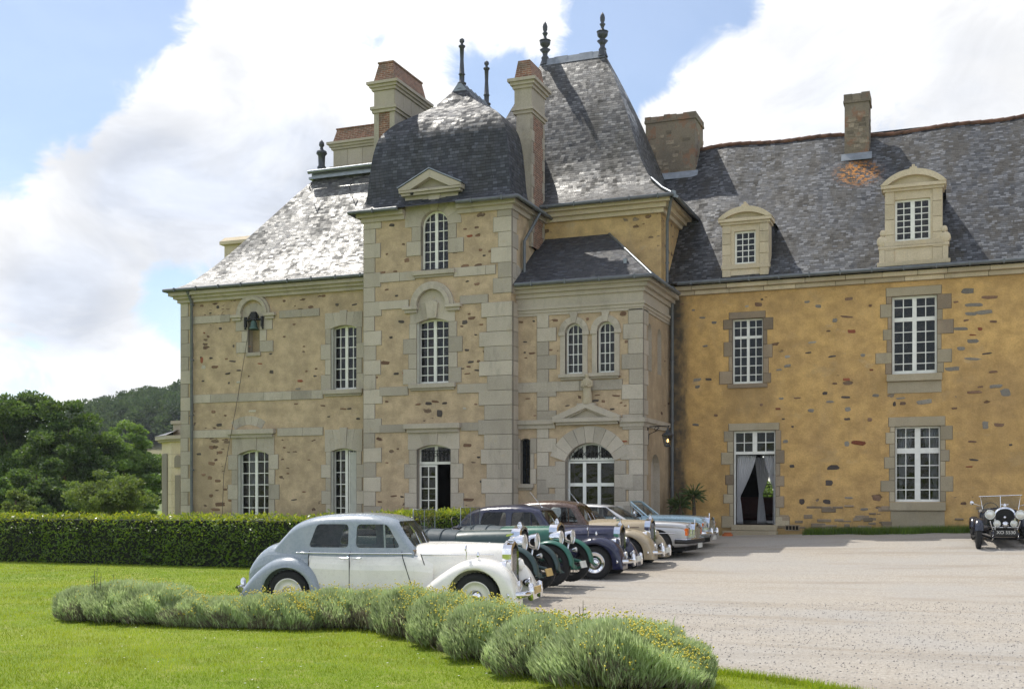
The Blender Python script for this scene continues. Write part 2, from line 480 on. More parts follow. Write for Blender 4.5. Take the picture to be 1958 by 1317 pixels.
def m_brick(name):
    t = NT(name)
    uv = t.uv()
    b = t.n('ShaderNodeTexBrick', {'Vector': uv, 'Color1': (.19, .085, .055), 'Color2': (.30, .135, .085), 'Mortar': (.36, .30, .24), 'Scale': 1.0, 'Mortar Size': .009, 'Brick Width': .22, 'Row Height': .07})
    o = t.obj()
    c = t.scale(b.outputs[0], t.ramp(t.noise(o, 6, 6, .7), .3, .7, .65, 1.2))
    c = t.mix(t.ramp(t.noise(o, 2, 6, .7), .48, .68, 0, .65), c, (.14, .12, .095))
    return t.fin(c, .9, t.bump(t.math('ADD', t.math('MULTIPLY', b.outputs['Fac'], -.6), t.math('MULTIPLY', t.noise(o, 40), .4)), .5, .012))

def m_glass(name, refl=.9, tint=(.55, .58, .60), trans=.8):
    """thin window glass: clear with a mirror share that follows the angle; old panes are not quite flat"""
    t = NT(name)
    t.t.nodes.remove(t.b)
    nm = t.bump(t.noise(t.obj(), 3.2, 3), .30, .06)
    tr = t.n('ShaderNodeBsdfTransparent', {0: tint})
    gl = t.n('ShaderNodeBsdfGlossy', {0: (1, 1, 1), 'Roughness': .015, 'Normal': nm})
    fr = t.n('ShaderNodeFresnel', {0: 1.5, 'Normal': nm})
    f = t.math('MULTIPLY', t.math('ADD', fr.outputs[0], .01), refl, clamp=True)
    mx = t.n('ShaderNodeMixShader', {0: f, 1: tr.outputs[0], 2: gl.outputs[0]})
    t.t.links.new(mx.outputs[0], t.out.inputs[0])
    return t.m

def m_leaf(name, c1, c2, trans=.35, rough=.5, spec=.4, tcol=None):
    t = NT(name)
    tn = t.tint()
    o = t.obj()
    c = t.mix(t.ramp(tn, .7, 1.3), c1, c2)
    c = t.scale(c, t.ramp(t.noise(o, 1.3, 4), .3, .7, .75, 1.25))
    t.fin(c, rough, None, Specular_IOR_Level=spec)
    tl = t.n('ShaderNodeBsdfTranslucent', {0: t.mix(1.0, c, tcol or (1.6, 1.7, .6), 'MULTIPLY')})
    mx = t.n('ShaderNodeMixShader', {0: trans, 1: t.b.outputs[0], 2: tl.outputs[0]})
    t.t.links.new(mx.outputs[0], t.out.inputs[0])
    return t.m

def m_paint(name, col, rough=.22, coat=.45, metal=0.0):
    t = NT(name)
    o = t.obj()
    c = t.scale(col, t.ramp(t.noise(o, 3.5, 4), .3, .7, .96, 1.04))
    dust = t.noise(o, 14, 5, .65)
    c = t.mix(t.ramp(dust, .45, .8, 0, .05), c, (.38, .35, .30))
    nm = t.bump(t.noise(o, 1.8, 2), .03, .05)
    return t.fin(c, t.ramp(dust, .3, .7, rough, rough + .12), nm, Metallic=metal, Coat_Weight=coat, Coat_Roughness=.04)
# ------------------------------------------------------------------ ground
GY = [-200, -30, -18.5, -12.2, -10, -7.85, -5.7, -4, 0, 60]
GZ = [0, 0, .05, .14, .22, .34, .46, .57, .74, .74]
def gz(x, y):
    b = float(np.interp(y, GY, GZ))
    r = min(max((y + 14) / 9.0, 0), 1)
    return b + .024 * min(max(x, 0), 12) * r
def lawn_mat():
    t = NT('lawn grass')
    o = t.obj()
    big = t.noise(o, .35, 5, .6)
    med = t.noise(o, 2.2, 6, .65)
    fine = t.noise(t.mapv(o, (1, 1, .2)), 34, 5, .75)
    c = t.mix(t.ramp(big, .3, .7), (.170, .250, .017), (.240, .300, .032))
    c = t.mix(t.ramp(med, .50, .70, 0, .7), c, (.33, .335, .10))
    c = t.mix(t.ramp(t.noise(o, .9, 6, .7), .56, .70, 0, .55), c, (.10, .20, .03))
    c = t.scale(c, t.ramp(fine, .25, .75, .55, 1.35))
    return t.fin(c, .85, t.bump(fine, .8, .03), Specular_IOR_Level=.2)
def gravel_mat():
    t = NT('gravel')
    o = t.obj()
    vo = t.n('ShaderNodeTexVoronoi', {'Vector': o, 'Scale': 42.0}, feature='F1')
    vs = t.n('ShaderNodeTexVoronoi', {'Vector': o, 'Scale': 15.0, 'Randomness': 1.0}, feature='F1')
    sc_ = t.n('ShaderNodeSeparateColor', {0: vo.outputs['Color']})
    s2 = t.n('ShaderNodeSeparateColor', {0: vs.outputs['Color']})
    big = t.noise(o, .30, 6, .62)
    trk = t.noise(t.mapv(o, (.25, 1.3, 1), rot=(0, 0, R(12))), .8, 5, .6)
    c = t.mix(sc_.outputs[0], (.325, .288, .242), (.475, .432, .372))
    c = t.mix(t.ramp(big, .35, .7, 0, .55), c, (.37, .36, .345))
    c = t.mix(t.ramp(trk, .48, .70, 0, .6), c, (.32, .275, .22))
    wv = t.n('ShaderNodeTexWave', {'Vector': t.mapv(o, rot=(0, 0, R(-18))), 'Scale': .11, 'Distortion': 9.0, 'Detail': 3.0, 'Detail Scale': .5}, bands_direction='Y').outputs['Fac']
    c = t.mix(t.math('MULTIPLY', t.ramp(wv, .86, .98), t.ramp(trk, .35, .6, .0, .26)), c, (.27, .235, .195))
    dark = t.math('MULTIPLY', t.math('LESS_THAN', vs.outputs['Distance'], t.math('MULTIPLY', s2.outputs[1], .34)), t.math('GREATER_THAN', s2.outputs[0], .72))
    c = t.mix(t.math('MULTIPLY', dark, .40), c, (.17, .16, .15))
    lite = t.math('MULTIPLY', t.math('LESS_THAN', vo.outputs['Distance'], .35), t.math('GREATER_THAN', sc_.outputs[1], .93))
    c = t.mix(t.math('MULTIPLY', lite, .5), c, (.62, .60, .56))
    h = t.math('ADD', t.math('MULTIPLY', vo.outputs['Distance'], -1.0), t.math('MULTIPLY', t.noise(o, 9, 5), .5))
    return t.fin(c, .95, t.bump(h, .55, .02), Specular_IOR_Level=.15)
M_LAWN = lawn_mat(); M_GRAV = gravel_mat()
def grid_axis(lo, hi, fine_lo, fine_hi, step):
    a = list(np.arange(fine_lo, fine_hi + .001, step))
    v = fine_lo
    s = step
    while v > lo:
        s *= 1.7; v -= s; a.insert(0, v)
    v = fine_hi; s = step
    while v < hi:
        s *= 1.7; v += s; a.append(v)
    return a
gx = grid_axis(-1400, 1400, -40, 30, 1.0); gy = grid_axis(-400, 1500, -36, 6, 1.0)
b = MB()
b.add([(x, y, gz(x, y)) for y in gy for x in gx], [(j * len(gx) + i, j * len(gx) + i + 1, (j + 1) * len(gx) + i + 1, (j + 1) * len(gx) + i) for j in range(len(gy) - 1) for i in range(len(gx) - 1)], smooth=True)
struct(b.build('lawn', M_LAWN))
# edge of the gravel court: behind the herb border, past the cars, up to the house
COURT = [(-9.5, -6.6), (-7.6, -8.4), (-6.2, -10.9), (-4.5, -13.4), (-2.5, -15.5), (-.6, -17.2), (1.3, -18.4), (3.3, -19.6), (4.9, -20.9), (5.6, -22.4), (6.15, -23.75), (7.3, -24.25), (8.2, -24.9), (8.9, -26.2), (9.6, -29), (11, -33), (40, -50), (60, -50), (60, -.4), (0.2, -.4), (-9.5, -.4)]
from mathutils.geometry import delaunay_2d_cdt
def inside(p, poly):
    c = False
    for i in range(len(poly)):
        (x1, y1), (x2, y2) = poly[i - 1], poly[i]
        if (y1 > p[1]) != (y2 > p[1]) and p[0] < (x2 - x1) * (p[1] - y1) / (y2 - y1) + x1:
            c = not c
    return c
def sheet(name, poly, mat, dz, step=1.0, wob=0.0):
    rnd = random.Random(5)
    dense = []
    for i in range(len(poly)):
        (x1, y1), (x2, y2) = poly[i - 1], poly[i]
        n = max(1, int(math.hypot(x2 - x1, y2 - y1) / .35)) if math.hypot(x2 - x1, y2 - y1) < 12 else 12
        for k in range(n):
            f = k / n
            dense.append((x1 + (x2 - x1) * f + rnd.uniform(-wob, wob), y1 + (y2 - y1) * f + rnd.uniform(-wob, wob)))
    xs = [p[0] for p in poly]; ys = [p[1] for p in poly]
    pts = list(dense)
    for ix in range(int(min(xs)) - 1, int(max(xs)) + 2):
        for iy in range(int(min(ys)) - 1, int(max(ys)) + 2):
            if inside((ix * step, iy * step), poly): pts.append((ix * step, iy * step))
    n = len(dense)
    r = delaunay_2d_cdt([Vector(p) for p in pts], [], [list(range(n))], 1, 1e-5)
    vs, fs = r[0], r[2]
    mb = MB()
    mb.add([(v.x, v.y, gz(v.x, v.y) + dz) for v in vs], [list(f) for f in fs], smooth=True)
    me = mb.build(name, mat)
    return me
struct(sheet('gravel_court', COURT, M_GRAV, .022, wob=.03))

# ------------------------------------------------------------------ house materials
M_TAN = m_render('sand coloured render', (.50, .38, .250), (.435, .33, .22), (.085, .042, .030), (.150, .105, .075), thr=1.02, stain=.34, patch=(.35, .29, .20), damp=((-13, 4.1, -2, 1.0, .35), (-13, -11.2, -1, 3.2, .30), (3.9, 4.2, -1, 9, .3)))
M_OCH = m_render('ochre render', (.58, .37, .145), (.50, .32, .135), (.125, .070, .045), (.23, .20, .165), thr=1.10, stain=.26, patch=(.40, .30, .17), patch_amt=.30, damp=((3.4, 4.5, -1, 8.2, 1.0), (3.5, 30, -1, .55, .42), (5.75, 7.2, 4.0, 5.05, .26), (10.2, 12.3, 4.3, 5.2, .25), (5.7, 6.0, .2, 4.2, .3), (12.6, 30, 2.0, 5.0, .16)))
M_OCH2 = m_render('pale ochre render', (.56, .39, .19), (.48, .33, .16), (.16, .09, .05), (.25, .20, .14), thr=.9)
M_GRAN = m_stone('granite ashlar', (.465, .410, .340), (.41, .36, .295))
M_TUF = m_stone('pale tufa stone', (.62, .525, .385), (.54, .45, .315), stain=(.20, .18, .13), stain_amt=.4)
M_GRANR = m_stone('weathered brown stone', (.36, .285, .20), (.28, .215, .15), stain_amt=.45)
M_CHIM = m_stone('weathered chimney masonry', (.25, .205, .155), (.18, .15, .12), brick=.5, stain_amt=.5, speck=.3)
M_SLATE = m_slate('old slate', (.020, .021, .025), (.095, .096, .10), rough=.46, spec=.42, lichen=(.062, .056, .046), lich_amt=.7)
M_SLATE_R = m_slate('slate with lichen', (.016, .018, .022), (.088, .092, .102), rough=.5, spec=.32, lichen=(.050, .044, .036), lich_amt=.8, orange=((9.6, 1.9, 12.0), .95))
M_SLATE_D = m_slate('dark tower slate', (.026, .029, .038), (.058, .062, .075), lich_amt=.25, w=.16, hgt=.10, rough=.55, spec=.36)
M_SLATE_G = m_slate('glossy old slate', (.030, .030, .032), (.14, .138, .135), rough=.42, spec=.7, lichen=(.10, .092, .080))
M_BRICK = m_brick('old brick')
M_ZINC = m_plain('zinc', (.23, .25, .27), .42, .75, bump=.1)
M_ZINCP = m_plain('painted zinc pipe', (.13, .14, .15), .5, .25)
M_LEADF = m_plain('dark lead', (.07, .075, .085), .45, .6, bump=.1)
M_WHITE = m_plain('white window paint', (.78, .77, .72), .45, 0, var=.05)
M_SHUT = m_plain('grey shutter paint', (.56, .55, .50), .55, 0, var=.06)
M_GLASS = m_glass('window glass', .6)
M_IRON = m_plain('wrought iron', (.02, .02, .022), .55, .5)
M_INT = m_plain('darkened interior', (.025, .020, .017), .9)  # near black colour stands in for the darkness of unlit rooms
M_TILE = m_plain('red ridge tile', (.13, .065, .042), .9, var=.5, vscale=4)

house = empty('chateau', 'old stone chateau with steep slate roofs, square tower, porch and long ochre wing', 'chateau', (-4.0, 1.0, .6))
def hp(mb, name, mats, **kw):
    return mb.build(name, mats, kw.pop('parent', house), 'world', **kw)

def arc(x0, x1, z, rise, n=12):
    """points of a round arch from (x1, z) back to (x0, z)"""
    if rise <= 0: return [(x1, z), (x0, z)]
    w = (x1 - x0) / 2
    r = (w * w + rise * rise) / (2 * rise)
    cz = z + rise - r
    a = math.asin(min(1, w / r))
    if rise > w: a = math.pi - a
    return [((x0 + x1) / 2 + r * math.sin(a - 2 * a * k / n), cz + r * math.cos(a - 2 * a * k / n)) for k in range(n + 1)]
def opening(x0, x1, z0, z1, rise=0):
    """outline with its crown at z1"""
    return [(x0, z0), (x1, z0)] + arc(x0, x1, z1 - rise, rise)
def holed(outer, holes):
    """triangles (as point triples) of an outline minus its openings"""
    pts, faces = [], []
    for q in [outer] + list(holes):
        o_ = len(pts); pts += [Vector(p) for p in q]; faces.append(list(range(o_, o_ + len(q))))
    ed = [(f[i - 1], f[i]) for f in faces for i in range(len(f))]
    r = delaunay_2d_cdt(pts, ed, [], 0, 1e-6)
    out = []
    for f in r[2]:
        a, b_, c = [r[0][i] for i in f[:3]]
        m = (a + b_ + c) / 3
        if not inside(m, outer) or any(inside(m, h) for h in holes): continue
        if (b_ - a).cross(c - a) < 0: b_, c = c, b_
        out.append((tuple(a), tuple(b_), tuple(c)))
    return out
def wall(name, plane, at, h0, h1, z0, z1, mat, holes=(), depth=.32, label=None, zfun=None):
    """wall sheet on y = at ('y') or x = at ('x'); openings get reveals going in"""
    outer = [(h0, z0), (h1, z0), (h1, z1), (h0, z1)]
    mb = MB()
    sgn = 1
    if plane == 'y': P = lambda h, z, d=0: (h, at + d, z)
    else: P = lambda h, z, d=0: (at - d, h, z)
    for tri in holed(outer, holes): mb.add([P(*p) for p in tri], [(0, 1, 2)])
    for hl in holes:
        n = len(hl)
        mb.add([P(p[0], p[1]) for p in hl] + [P(p[0], p[1], depth) for p in hl], [(i, (i + 1) % n, n + (i + 1) % n, n + i) for i in range(n)], mi=1)
    return hp(mb, name, [mat, M_GRAN], label=label)

def win(x0, x1, z0, z1, y, rise=0, cols=2, rows=((0, 1, 6),), leaves=2, recess=.20, label=None, fr=.055, mid=.10, bar=.026, shutter=None, curtain=False, name='window', open_right=False, mat=None):
    """white casement window; rows = (from, to, number of panes high) as shares of the height"""
    mb = MB(); gl = MB()
    mat = mat or M_WHITE
    ya, yb = y + recess, y + recess + .06
    zs = z1 - rise
    ar = arc(x0, x1, zs, rise, 14)
    def top(x):
        if rise <= 0: return z1
        w = (x1 - x0) / 2
        r = (w * w + rise * rise) / (2 * rise)
        dx = min(abs(x - (x0 + x1) / 2), r)
        return zs + rise - r + math.sqrt(max(r * r - dx * dx, 0))
    H = z1 - z0
    mb.box(x0, x0 + fr, ya, yb, z0, zs); mb.box(x1 - fr, x1, ya, yb, z0, zs); mb.box(x0 + fr, x1 - fr, ya, yb, z0, z0 + fr * 1.5)
    if rise > 0:
        ins = arc(x0 + fr, x1 - fr, zs, max(rise - fr, .02), 14)
        for k in range(14):
            mb.prism([ar[k], ar[k + 1], ins[k + 1], ins[k]][::-1], ya, yb)
    else:
        mb.box(x0 + fr, x1 - fr, ya, yb, z1 - fr, z1)
    L = []
    xi0, xi1 = x0 + fr, x1 - fr
    if leaves == 1: L = [(xi0, xi1)]
    elif leaves == 2:
        xm = (x0 + x1) / 2
        mb.box(xm - mid / 2, xm + mid / 2, ya - .012, yb, z0 + fr, top(xm) - fr * .5)
        L = [(xi0, xm - mid / 2), (xm + mid / 2, xi1)]
    elif leaves == 3:
        w3 = (xi1 - xi0) / 3
        for k in (1, 2):
            xm = xi0 + w3 * k
            mb.box(xm - mid / 2, xm + mid / 2, ya - .012, yb, z0 + fr, top(xm) - fr * .5)
        L = [(xi0, xi0 + w3 - mid / 2), (xi0 + w3 + mid / 2, xi0 + 2 * w3 - mid / 2), (xi0 + 2 * w3 + mid / 2, xi1)]
    for ri, (f0, f1, nr) in enumerate(rows):
        za, zb = z0 + H * f0, z0 + H * f1
        if ri > 0:
            mb.box(xi0, xi1, ya - .010, yb - .004, za - mid * .5, za + mid * .5)
            za += mid * .5
        if ri < len(rows) - 1: zb -= mid * .5
        for li, (a, c) in enumerate(L):
            for k in range(1, cols):
                xm = a + (c - a) * k / cols
                mb.box(xm - bar / 2, xm + bar / 2, ya + .012, yb - .012, za, min(zb, top(xm) - fr * .5))
            for k in range(1, nr):
                zz = za + (zb - za) * k / nr
                if zz > zs and rise > 0:
                    aa, cc = a, c
                    while top(aa) < zz + .01 and aa < cc: aa += .01
                    while top(cc) < zz + .01 and cc > aa: cc -= .01
                else: aa, cc = a, c
                if cc - aa > .02:
                    mb.box(aa, cc, ya + .016, yb - .016, zz - bar / 2, zz + bar / 2)
    o = hp(mb, name, mat, label=label)
    pl = opening(x0 + .01, x1 - .01, z0 + .01, z1 - .01, rise)
    gl.add([(p[0], (ya + yb) / 2, p[1]) for p in pl], [tuple(range(len(pl)))])
    hp(gl, 'pane', M_GLASS, parent=o)
    return o

def sblock(mb, x0, x1, y, proud, z0, z1, t_, mi=0, back=.12, g=.011):
    x0, x1 = min(x0, x1), max(x0, x1)
    mb.box(x0 + g * .5, x1 - g * .5, y - proud, y + back, z0 + g * .5, z1 - g * .5, t_, mi)
    mb.box(x0 - g, x1 + g, y - proud * .45, y + back * .9, z0 - g * .2, z1 + g * .2, .52, mi)
def jambs(mb, x0, x1, z0, z1, y, short=.20, long=.36, hgt=.46, proud=.022, inner=.0):
    rnd = random.Random(int(x0 * 100) + int(z0 * 77))
    n = max(2, round((z1 - z0) / hgt))
    hh = (z1 - z0) / n
    for k in range(n):
        w = long if k % 2 == 0 else short
        for sgn, xe in ((-1, x0), (1, x1)):
            ww = w * rnd.uniform(.92, 1.06)
            sblock(mb, xe - sgn * inner, xe + sgn * ww, y, proud * rnd.uniform(.8, 1.2), z0 + k * hh, z0 + (k + 1) * hh, rnd.uniform(.80, 1.14))
def voussoirs(mb, x0, x1, z1, rise, y, hgt=.42, n=7, proud=.026, key=.10):
    rnd = random.Random(int(x0 * 91) + 5)
    w = (x1 - x0) / 2; zs = z1 - rise; xm = (x0 + x1) / 2
    r = (w * w + rise * rise) / (2 * rise); cz = zs + rise - r
    a = math.asin(min(1, w / r))
    if rise > w * .999: a = math.pi / 2
    A = [a - 2 * a * k / n for k in range(n + 1)]
    for k in range(n):
        a0, a1 = A[k] - .004, A[k + 1] + .004
        iskey = key and k == n // 2
        h2 = hgt + (key if iskey else 0)
        inn = [(xm + r * math.sin(a0 + (a1 - a0) * j / 3), cz + r * math.cos(a0 + (a1 - a0) * j / 3)) for j in range(4)]
        rad = r + h2
        out = [(xm + rad * math.sin(a1 + (a0 - a1) * j / 3), cz + rad * math.cos(a1 + (a0 - a1) * j / 3)) for j in range(4)]
        mb.prism(inn[::-1] + out[::-1], y - proud - (.02 if iskey else 0), y + .12, rnd.uniform(.86, 1.12))
def flat_lintel(mb, x0, x1, z1, rise, y, hgt=.45, over=.22, n=5, proud=.026):
    """flat-topped segmental lintel of wedge stones"""
    rnd = random.Random(int(x0 * 55) + 3)
    ar = arc(x0, x1, z1 - rise, rise, 4 * n)[::-1] if rise > 0 else [(x0 + (x1 - x0) * k / (4 * n), z1) for k in range(4 * n + 1)]
    zt = z1 + hgt
    for k in range(n):
        lo = ar[4 * k:4 * k + 5]
        xa = x0 - over + (x1 - x0 + 2 * over) * k / n
        xb = x0 - over + (x1 - x0 + 2 * over) * (k + 1) / n
        kk = .06 if k == n // 2 else 0
        p = [(q[0], q[1]) for q in lo] + [(xb - .004, zt + kk), (xa + .004, zt + kk)]
        if k == 0: p = [(x0 - over, z1 - rise)] + p
        if k == n - 1: p = p[:5] + [(x1 + over, z1 - rise)] + p[5:]
        mb.prism(p[::-1], y - proud - (.015 if kk else 0), y + .12, rnd.uniform(.86, 1.12))
def sill(mb, x0, x1, z, y, h=.14, out=.12):
    mb.box(x0, x1, y - out, y + .25, z - h, z, .95)
    mb.box(x0 + .05, x1 - .05, y - out * .5, y + .1, z - h - .07, z - h, .85)
def hood(mb, xc, r, z, y, foot=.22, th=.20, proud=.13):
    """round hood mould with level feet"""
    N = 20
    for a_, b_, pr in ((r, r + th * .55, proud), (r + th * .55, r + th, proud * .62)):
        pts = [(xc + b_ * math.cos(math.pi * k / N), z + b_ * math.sin(math.pi * k / N)) for k in range(N + 1)]
        ptsi = [(xc + a_ * math.cos(math.pi * k / N), z + a_ * math.sin(math.pi * k / N)) for k in range(N + 1)]
        for k in range(N):
            mb.prism([ptsi[k], pts[k], pts[k + 1], ptsi[k + 1]], y - pr, y + .05, 1.0 + .05 * math.sin(k * 2.3))
    for sg in (-1, 1):
        mb.box(xc + sg * (r - .02), xc + sg * (r + th + foot), y - proud, y + .05, z - .10, z, 1.03)
        mb.box(xc + sg * (r + .02), xc + sg * (r + th + foot - .06), y - proud * .6, y + .05, z - .20, z - .10, .97)
def course(mb, h0, h1, z0, z1, at, proud=.03, plane='y', out=1, seed=1):
    rnd = random.Random(seed)
    h = h0
    while h < h1 - .01:
        w = min(rnd.uniform(.7, 1.3), h1 - h)
        if h1 - h - w < .3: w = h1 - h
        t_ = rnd.uniform(.76, 1.16)
        if plane == 'y': sblock(mb, h, h + w, at, proud, z0, z1, t_)
        else: mb.box(at - .1, at + proud, h + .003, h + w - .003, z0, z1, t_)
        h += w
def band(*a, **k):
    m_ = MB(); course(m_, *a, **k); hp(m_, 'string_course', M_GRAN)
def quoin(mb, xe, y, z0, z1, dirx=1, diry=1, hgt=.46, a=.55, c=.36, proud=.024, seed=3, side=True, blank=()):
    """corner stones: dirx = the way the front face runs from the corner"""
    rnd = random.Random(seed)
    n = round((z1 - z0) / hgt); hh = (z1 - z0) / n
    for k in range(n):
        la, lb = (a, c) if k % 2 == 0 else (c, a)
        la *= rnd.uniform(.93, 1.07); lb *= rnd.uniform(.93, 1.07)
        x0 = xe - dirx * proud; x1 = xe + dirx * la
        y1 = y + lb if side else y + .1
        sblock(mb, x0, x1, y, proud, z0 + k * hh, z0 + (k + 1) * hh, rnd.uniform(.80, 1.14), back=.08)
        if side: mb.box(x0, xe + dirx * .08, y + .08, y1, z0 + k * hh + .005, z0 + (k + 1) * hh - .005, rnd.uniform(.82, 1.14))

def strip_roof(mb, rings, mi=0):
    """rings of four corners (plan rectangles) going up; each side gets continuous slope uv"""
    for sd in range(4):
        vlen = 0.0
        for a_, b_ in zip(rings[:-1], rings[1:]):
            p0, p1 = Vector(a_[sd]), Vector(a_[(sd + 1) % 4])
            q0, q1 = Vector(b_[sd]), Vector(b_[(sd + 1) % 4])
            d = (p1 - p0).normalized()
            m0, m1 = (p0 + p1) / 2, (q0 + q1) / 2
            w = m1 - m0
            w = w - d * w.dot(d)
            sl = w.length
            uv = [((p0).dot(d), vlen), ((p1).dot(d), vlen), ((q1).dot(d), vlen + sl), ((q0).dot(d), vlen + sl)]
            vlen += sl
            if (q1 - q0).length < 1e-4: mb.add([p0, p1, q0], [(0, 1, 2)], uvs=[uv[:2] + [uv[3]]], mi=mi)
            else: mb.add([p0, p1, q1, q0], [(0, 1, 2, 3)], uvs=[uv], mi=mi)
def rect_ring(x0, x1, y0, y1, ix, iy, z):
    return [(x0 + ix, y0 + iy, z), (x1 - ix, y0 + iy, z), (x1 - ix, y1 - iy, z), (x0 + ix, y1 - iy, z)]
def smooth_profile(P, n=4):
    """Catmull-Rom through (ix, iy, z)"""
    out = []
    P = [Vector(p) for p in P]
    for i in range(len(P) - 1):
        a, b_, c, d = P[max(i - 1, 0)], P[i], P[i + 1], P[min(i + 2, len(P) - 1)]
        for k in range(n):
            t = k / n
            out.append(.5 * ((2 * b_) + (c - a) * t + (2 * a - 5 * b_ + 4 * c - d) * t * t + (3 * b_ - a - 3 * c + d) * t ** 3))
    out.append(P[-1])
    return out
def gutter(pts, r=.06, drop=.05):
    r = min(r, .062)
    mb = MB()
    mb.tube(pts, r, 8)
    for a_, b_ in zip(pts[:-1], pts[1:]):
        a_, b_ = Vector(a_), Vector(b_)
        n = max(1, int((b_ - a_).length / .9))
        for k in range(n):
            p = a_ + (b_ - a_) * ((k + .5) / n)
            mb.box(p.x - .02, p.x + .02, p.y - r * 1.08, p.y + r * 1.08, p.z - r * 1.08, p.z + r * 1.05, .8)
    return hp(mb, 'gutter', M_ZINCP)
def downpipe(x, y, z0, z1, r=.052, top=None):
    mb = MB()
    pts = [(x, y, z0), (x, y, z1)]
    if top: pts += [top]
    mb.tube(pts, r, 10)
    z = z0 + .6
    while z < z1:
        mb.tube([(x, y, z), (x, y, z + .05)], r * 1.25, 10, .8)
        mb.box(x - .02, x + .02, y, y + .12, z, z + .05, .8)
        z += 1.9
    return hp(mb, 'downpipe', M_ZINCP)

# ------------------------------------------------------------------ left wing
YL, YT, YB, YP, YR = -3.30, -3.84, -3.35, -1.10, 0.0
XL, XT0, XT1 = -16.52, -9.01, -3.97
zL1 = [F(400, 618, YL)[1], F(400, 604, YL)[1]]; zL2 = [F(400, 770, YL)[1], F(400, 754, YL)[1]]; zL3 = [F(400, 837, YL)[1], F(400, 822, YL)[1]]
lw_u = (F(633, 700, YL)[0], F(682, 700, YL)[0], F(650, 745, YL)[1], F(650, 622, YL)[1])
lw_g = (F(633, 900, YL)[0], F(682, 900, YL)[0], .85, F(650, 857, YL)[1])
lw_f = (F(455, 900, YL)[0], F(514, 900, YL)[0], .85, F(485, 860, YL)[1])
ni = (F(474, 640, YL)[0], F(497, 640, YL)[0], F(485, 674, YL)[1], F(485, 597, YL)[1])
NW = (ni[1] - ni[0]) / 2
wall('wall', 'y', YL, XL, XT0 + .02, 0, 9.0, M_TAN, [opening(*lw_u, .10), opening(*lw_g, .10), opening(*lw_f, .16), opening(ni[0], ni[1], ni[2], ni[3], NW)], label='sand coloured rendered wall of the left wing')
mb = MB(); mb.box(ni[0] - .05, ni[1] + .05, YL + .30, YL + .36, ni[2] - .1, ni[3] + .1); hp(mb, 'niche_back', M_TAN)
wall('wall', 'x', XL, -9, 3.7, 0, 9.0, M_TAN) if False else None
mb = MB()
mb.add([(XL, YL, 0), (XL, 3.7, 0), (XL, 3.7, 9), (XL, YL, 9)], [(3, 2, 1, 0)]); mb.add([(XL, 3.7, 0), (XT0 + 2, 3.7, 0), (XT0 + 2, 3.7, 9), (XL, 3.7, 9)], [(3, 2, 1, 0)])
hp(mb, 'wall', M_TAN)
mb = MB()
quoin(mb, XL, YL, .3, 8.72, 1, seed=8, a=.50, c=.30)
hp(mb, 'quoin', M_GRAN, bevel=.008)
for k, z in enumerate((zL1, zL2, zL3)):
    a_ = XL + .45
    if k == 0:
        band(a_, F(440, 600, YL)[0], z[0], z[1], YL, .028, seed=k); band(F(535, 600, YL)[0], F(611, 600, YL)[0], z[0], z[1], YL, .028, seed=k + 4); 
    else:
        band(a_, lw_f[0] - .35 if k == 2 else lw_u[0] - .3, z[0], z[1], YL, .028, seed=k)
        if k == 2: band(lw_f[1] + .35, lw_g[0] - .3, z[0], z[1], YL, .028, seed=k + 9)
mb = MB()      # cornice
for dz0, dz1, pr in ((8.72, 8.84, .10), (8.84, 8.94, .20), (8.94, 9.06, .32)):
    mb.box(XL - pr, XT0 + .05, YL - pr, YL + .2, dz0, dz1, 1.0); mb.box(XL - pr, XL + .2, YL + .2, 3.7 + pr, dz0, dz1, 1.0)
hp(mb, 'cornice', M_GRAN)
gutter([(XL - .42, 3.9, 9.12), (XL - .42, YL - .42, 9.12), (XT0 + .25, YL - .42, 9.12)])
xp = F(367, 700, YL - .1)[0]
downpipe(xp, YL - .12, .4, 8.7, top=(xp, YL - .36, 9.05))

def casement(wd, y, rise, surround_z0, label=None, lintel='flat', sl=True, cols=2, rows=((0, 1, 6),), jl=(.20, .36), lh=.45, **kw):
    o = win(wd[0], wd[1], wd[2], wd[3], y, rise, cols, rows, label=label, **kw)
    mb = MB()
    jambs(mb, wd[0], wd[1], surround_z0, wd[3] - rise, y, *jl)
    if lintel == 'flat': flat_lintel(mb, wd[0], wd[1], wd[3], rise, y, lh)
    elif lintel == 'arch': voussoirs(mb, wd[0], wd[1], wd[3], rise, y, lh)
    hp(mb, 'surround', M_GRAN, parent=o, bevel=.006)
    if sl:
        mb = MB(); sill(mb, wd[0] - .25, wd[1] + .25, wd[2], y); hp(mb, 'sill', M_GRAN, parent=o, bevel=.008)
    return o
def folded_shutter(o, x, y, z0, z1, w=.10, d=.20):
    mb = MB(); mb.box(x, x + .035, y + .015, y + d - .01, z0, z1)
    n = int((z1 - z0) / .05)
    for k in range(n): mb.box(x + .036, x + .045, y + .03, y + d - .03, z0 + .05 + k * .05, z0 + .08 + k * .05, .9)
    hp(mb, 'shutter', M_SHUT, parent=o)
w1 = casement(lw_u, YL, .10, lw_u[2], lh=.42); folded_shutter(w1, lw_u[0] + .004, YL, lw_u[2], lw_u[3] - .1)
w2 = casement(lw_g, YL, .10, .9, sl=False, lh=.62, rows=((0, 1, 7),), label='ground floor window half covered by a pale louvred shutter')
folded_shutter(w2, lw_g[0] + .004, YL, 1.0, lw_g[3] - .1)
mb = MB()
xs0, xs1 = F(664, 900, YL)[0], lw_g[1] - .01
mb.box(xs0, xs0 + .05, YL + .10, YL + .14, .95, lw_g[3] - .1); mb.box(xs1 - .05, xs1, YL + .10, YL + .14, .95, lw_g[3] - .1)
k = .95
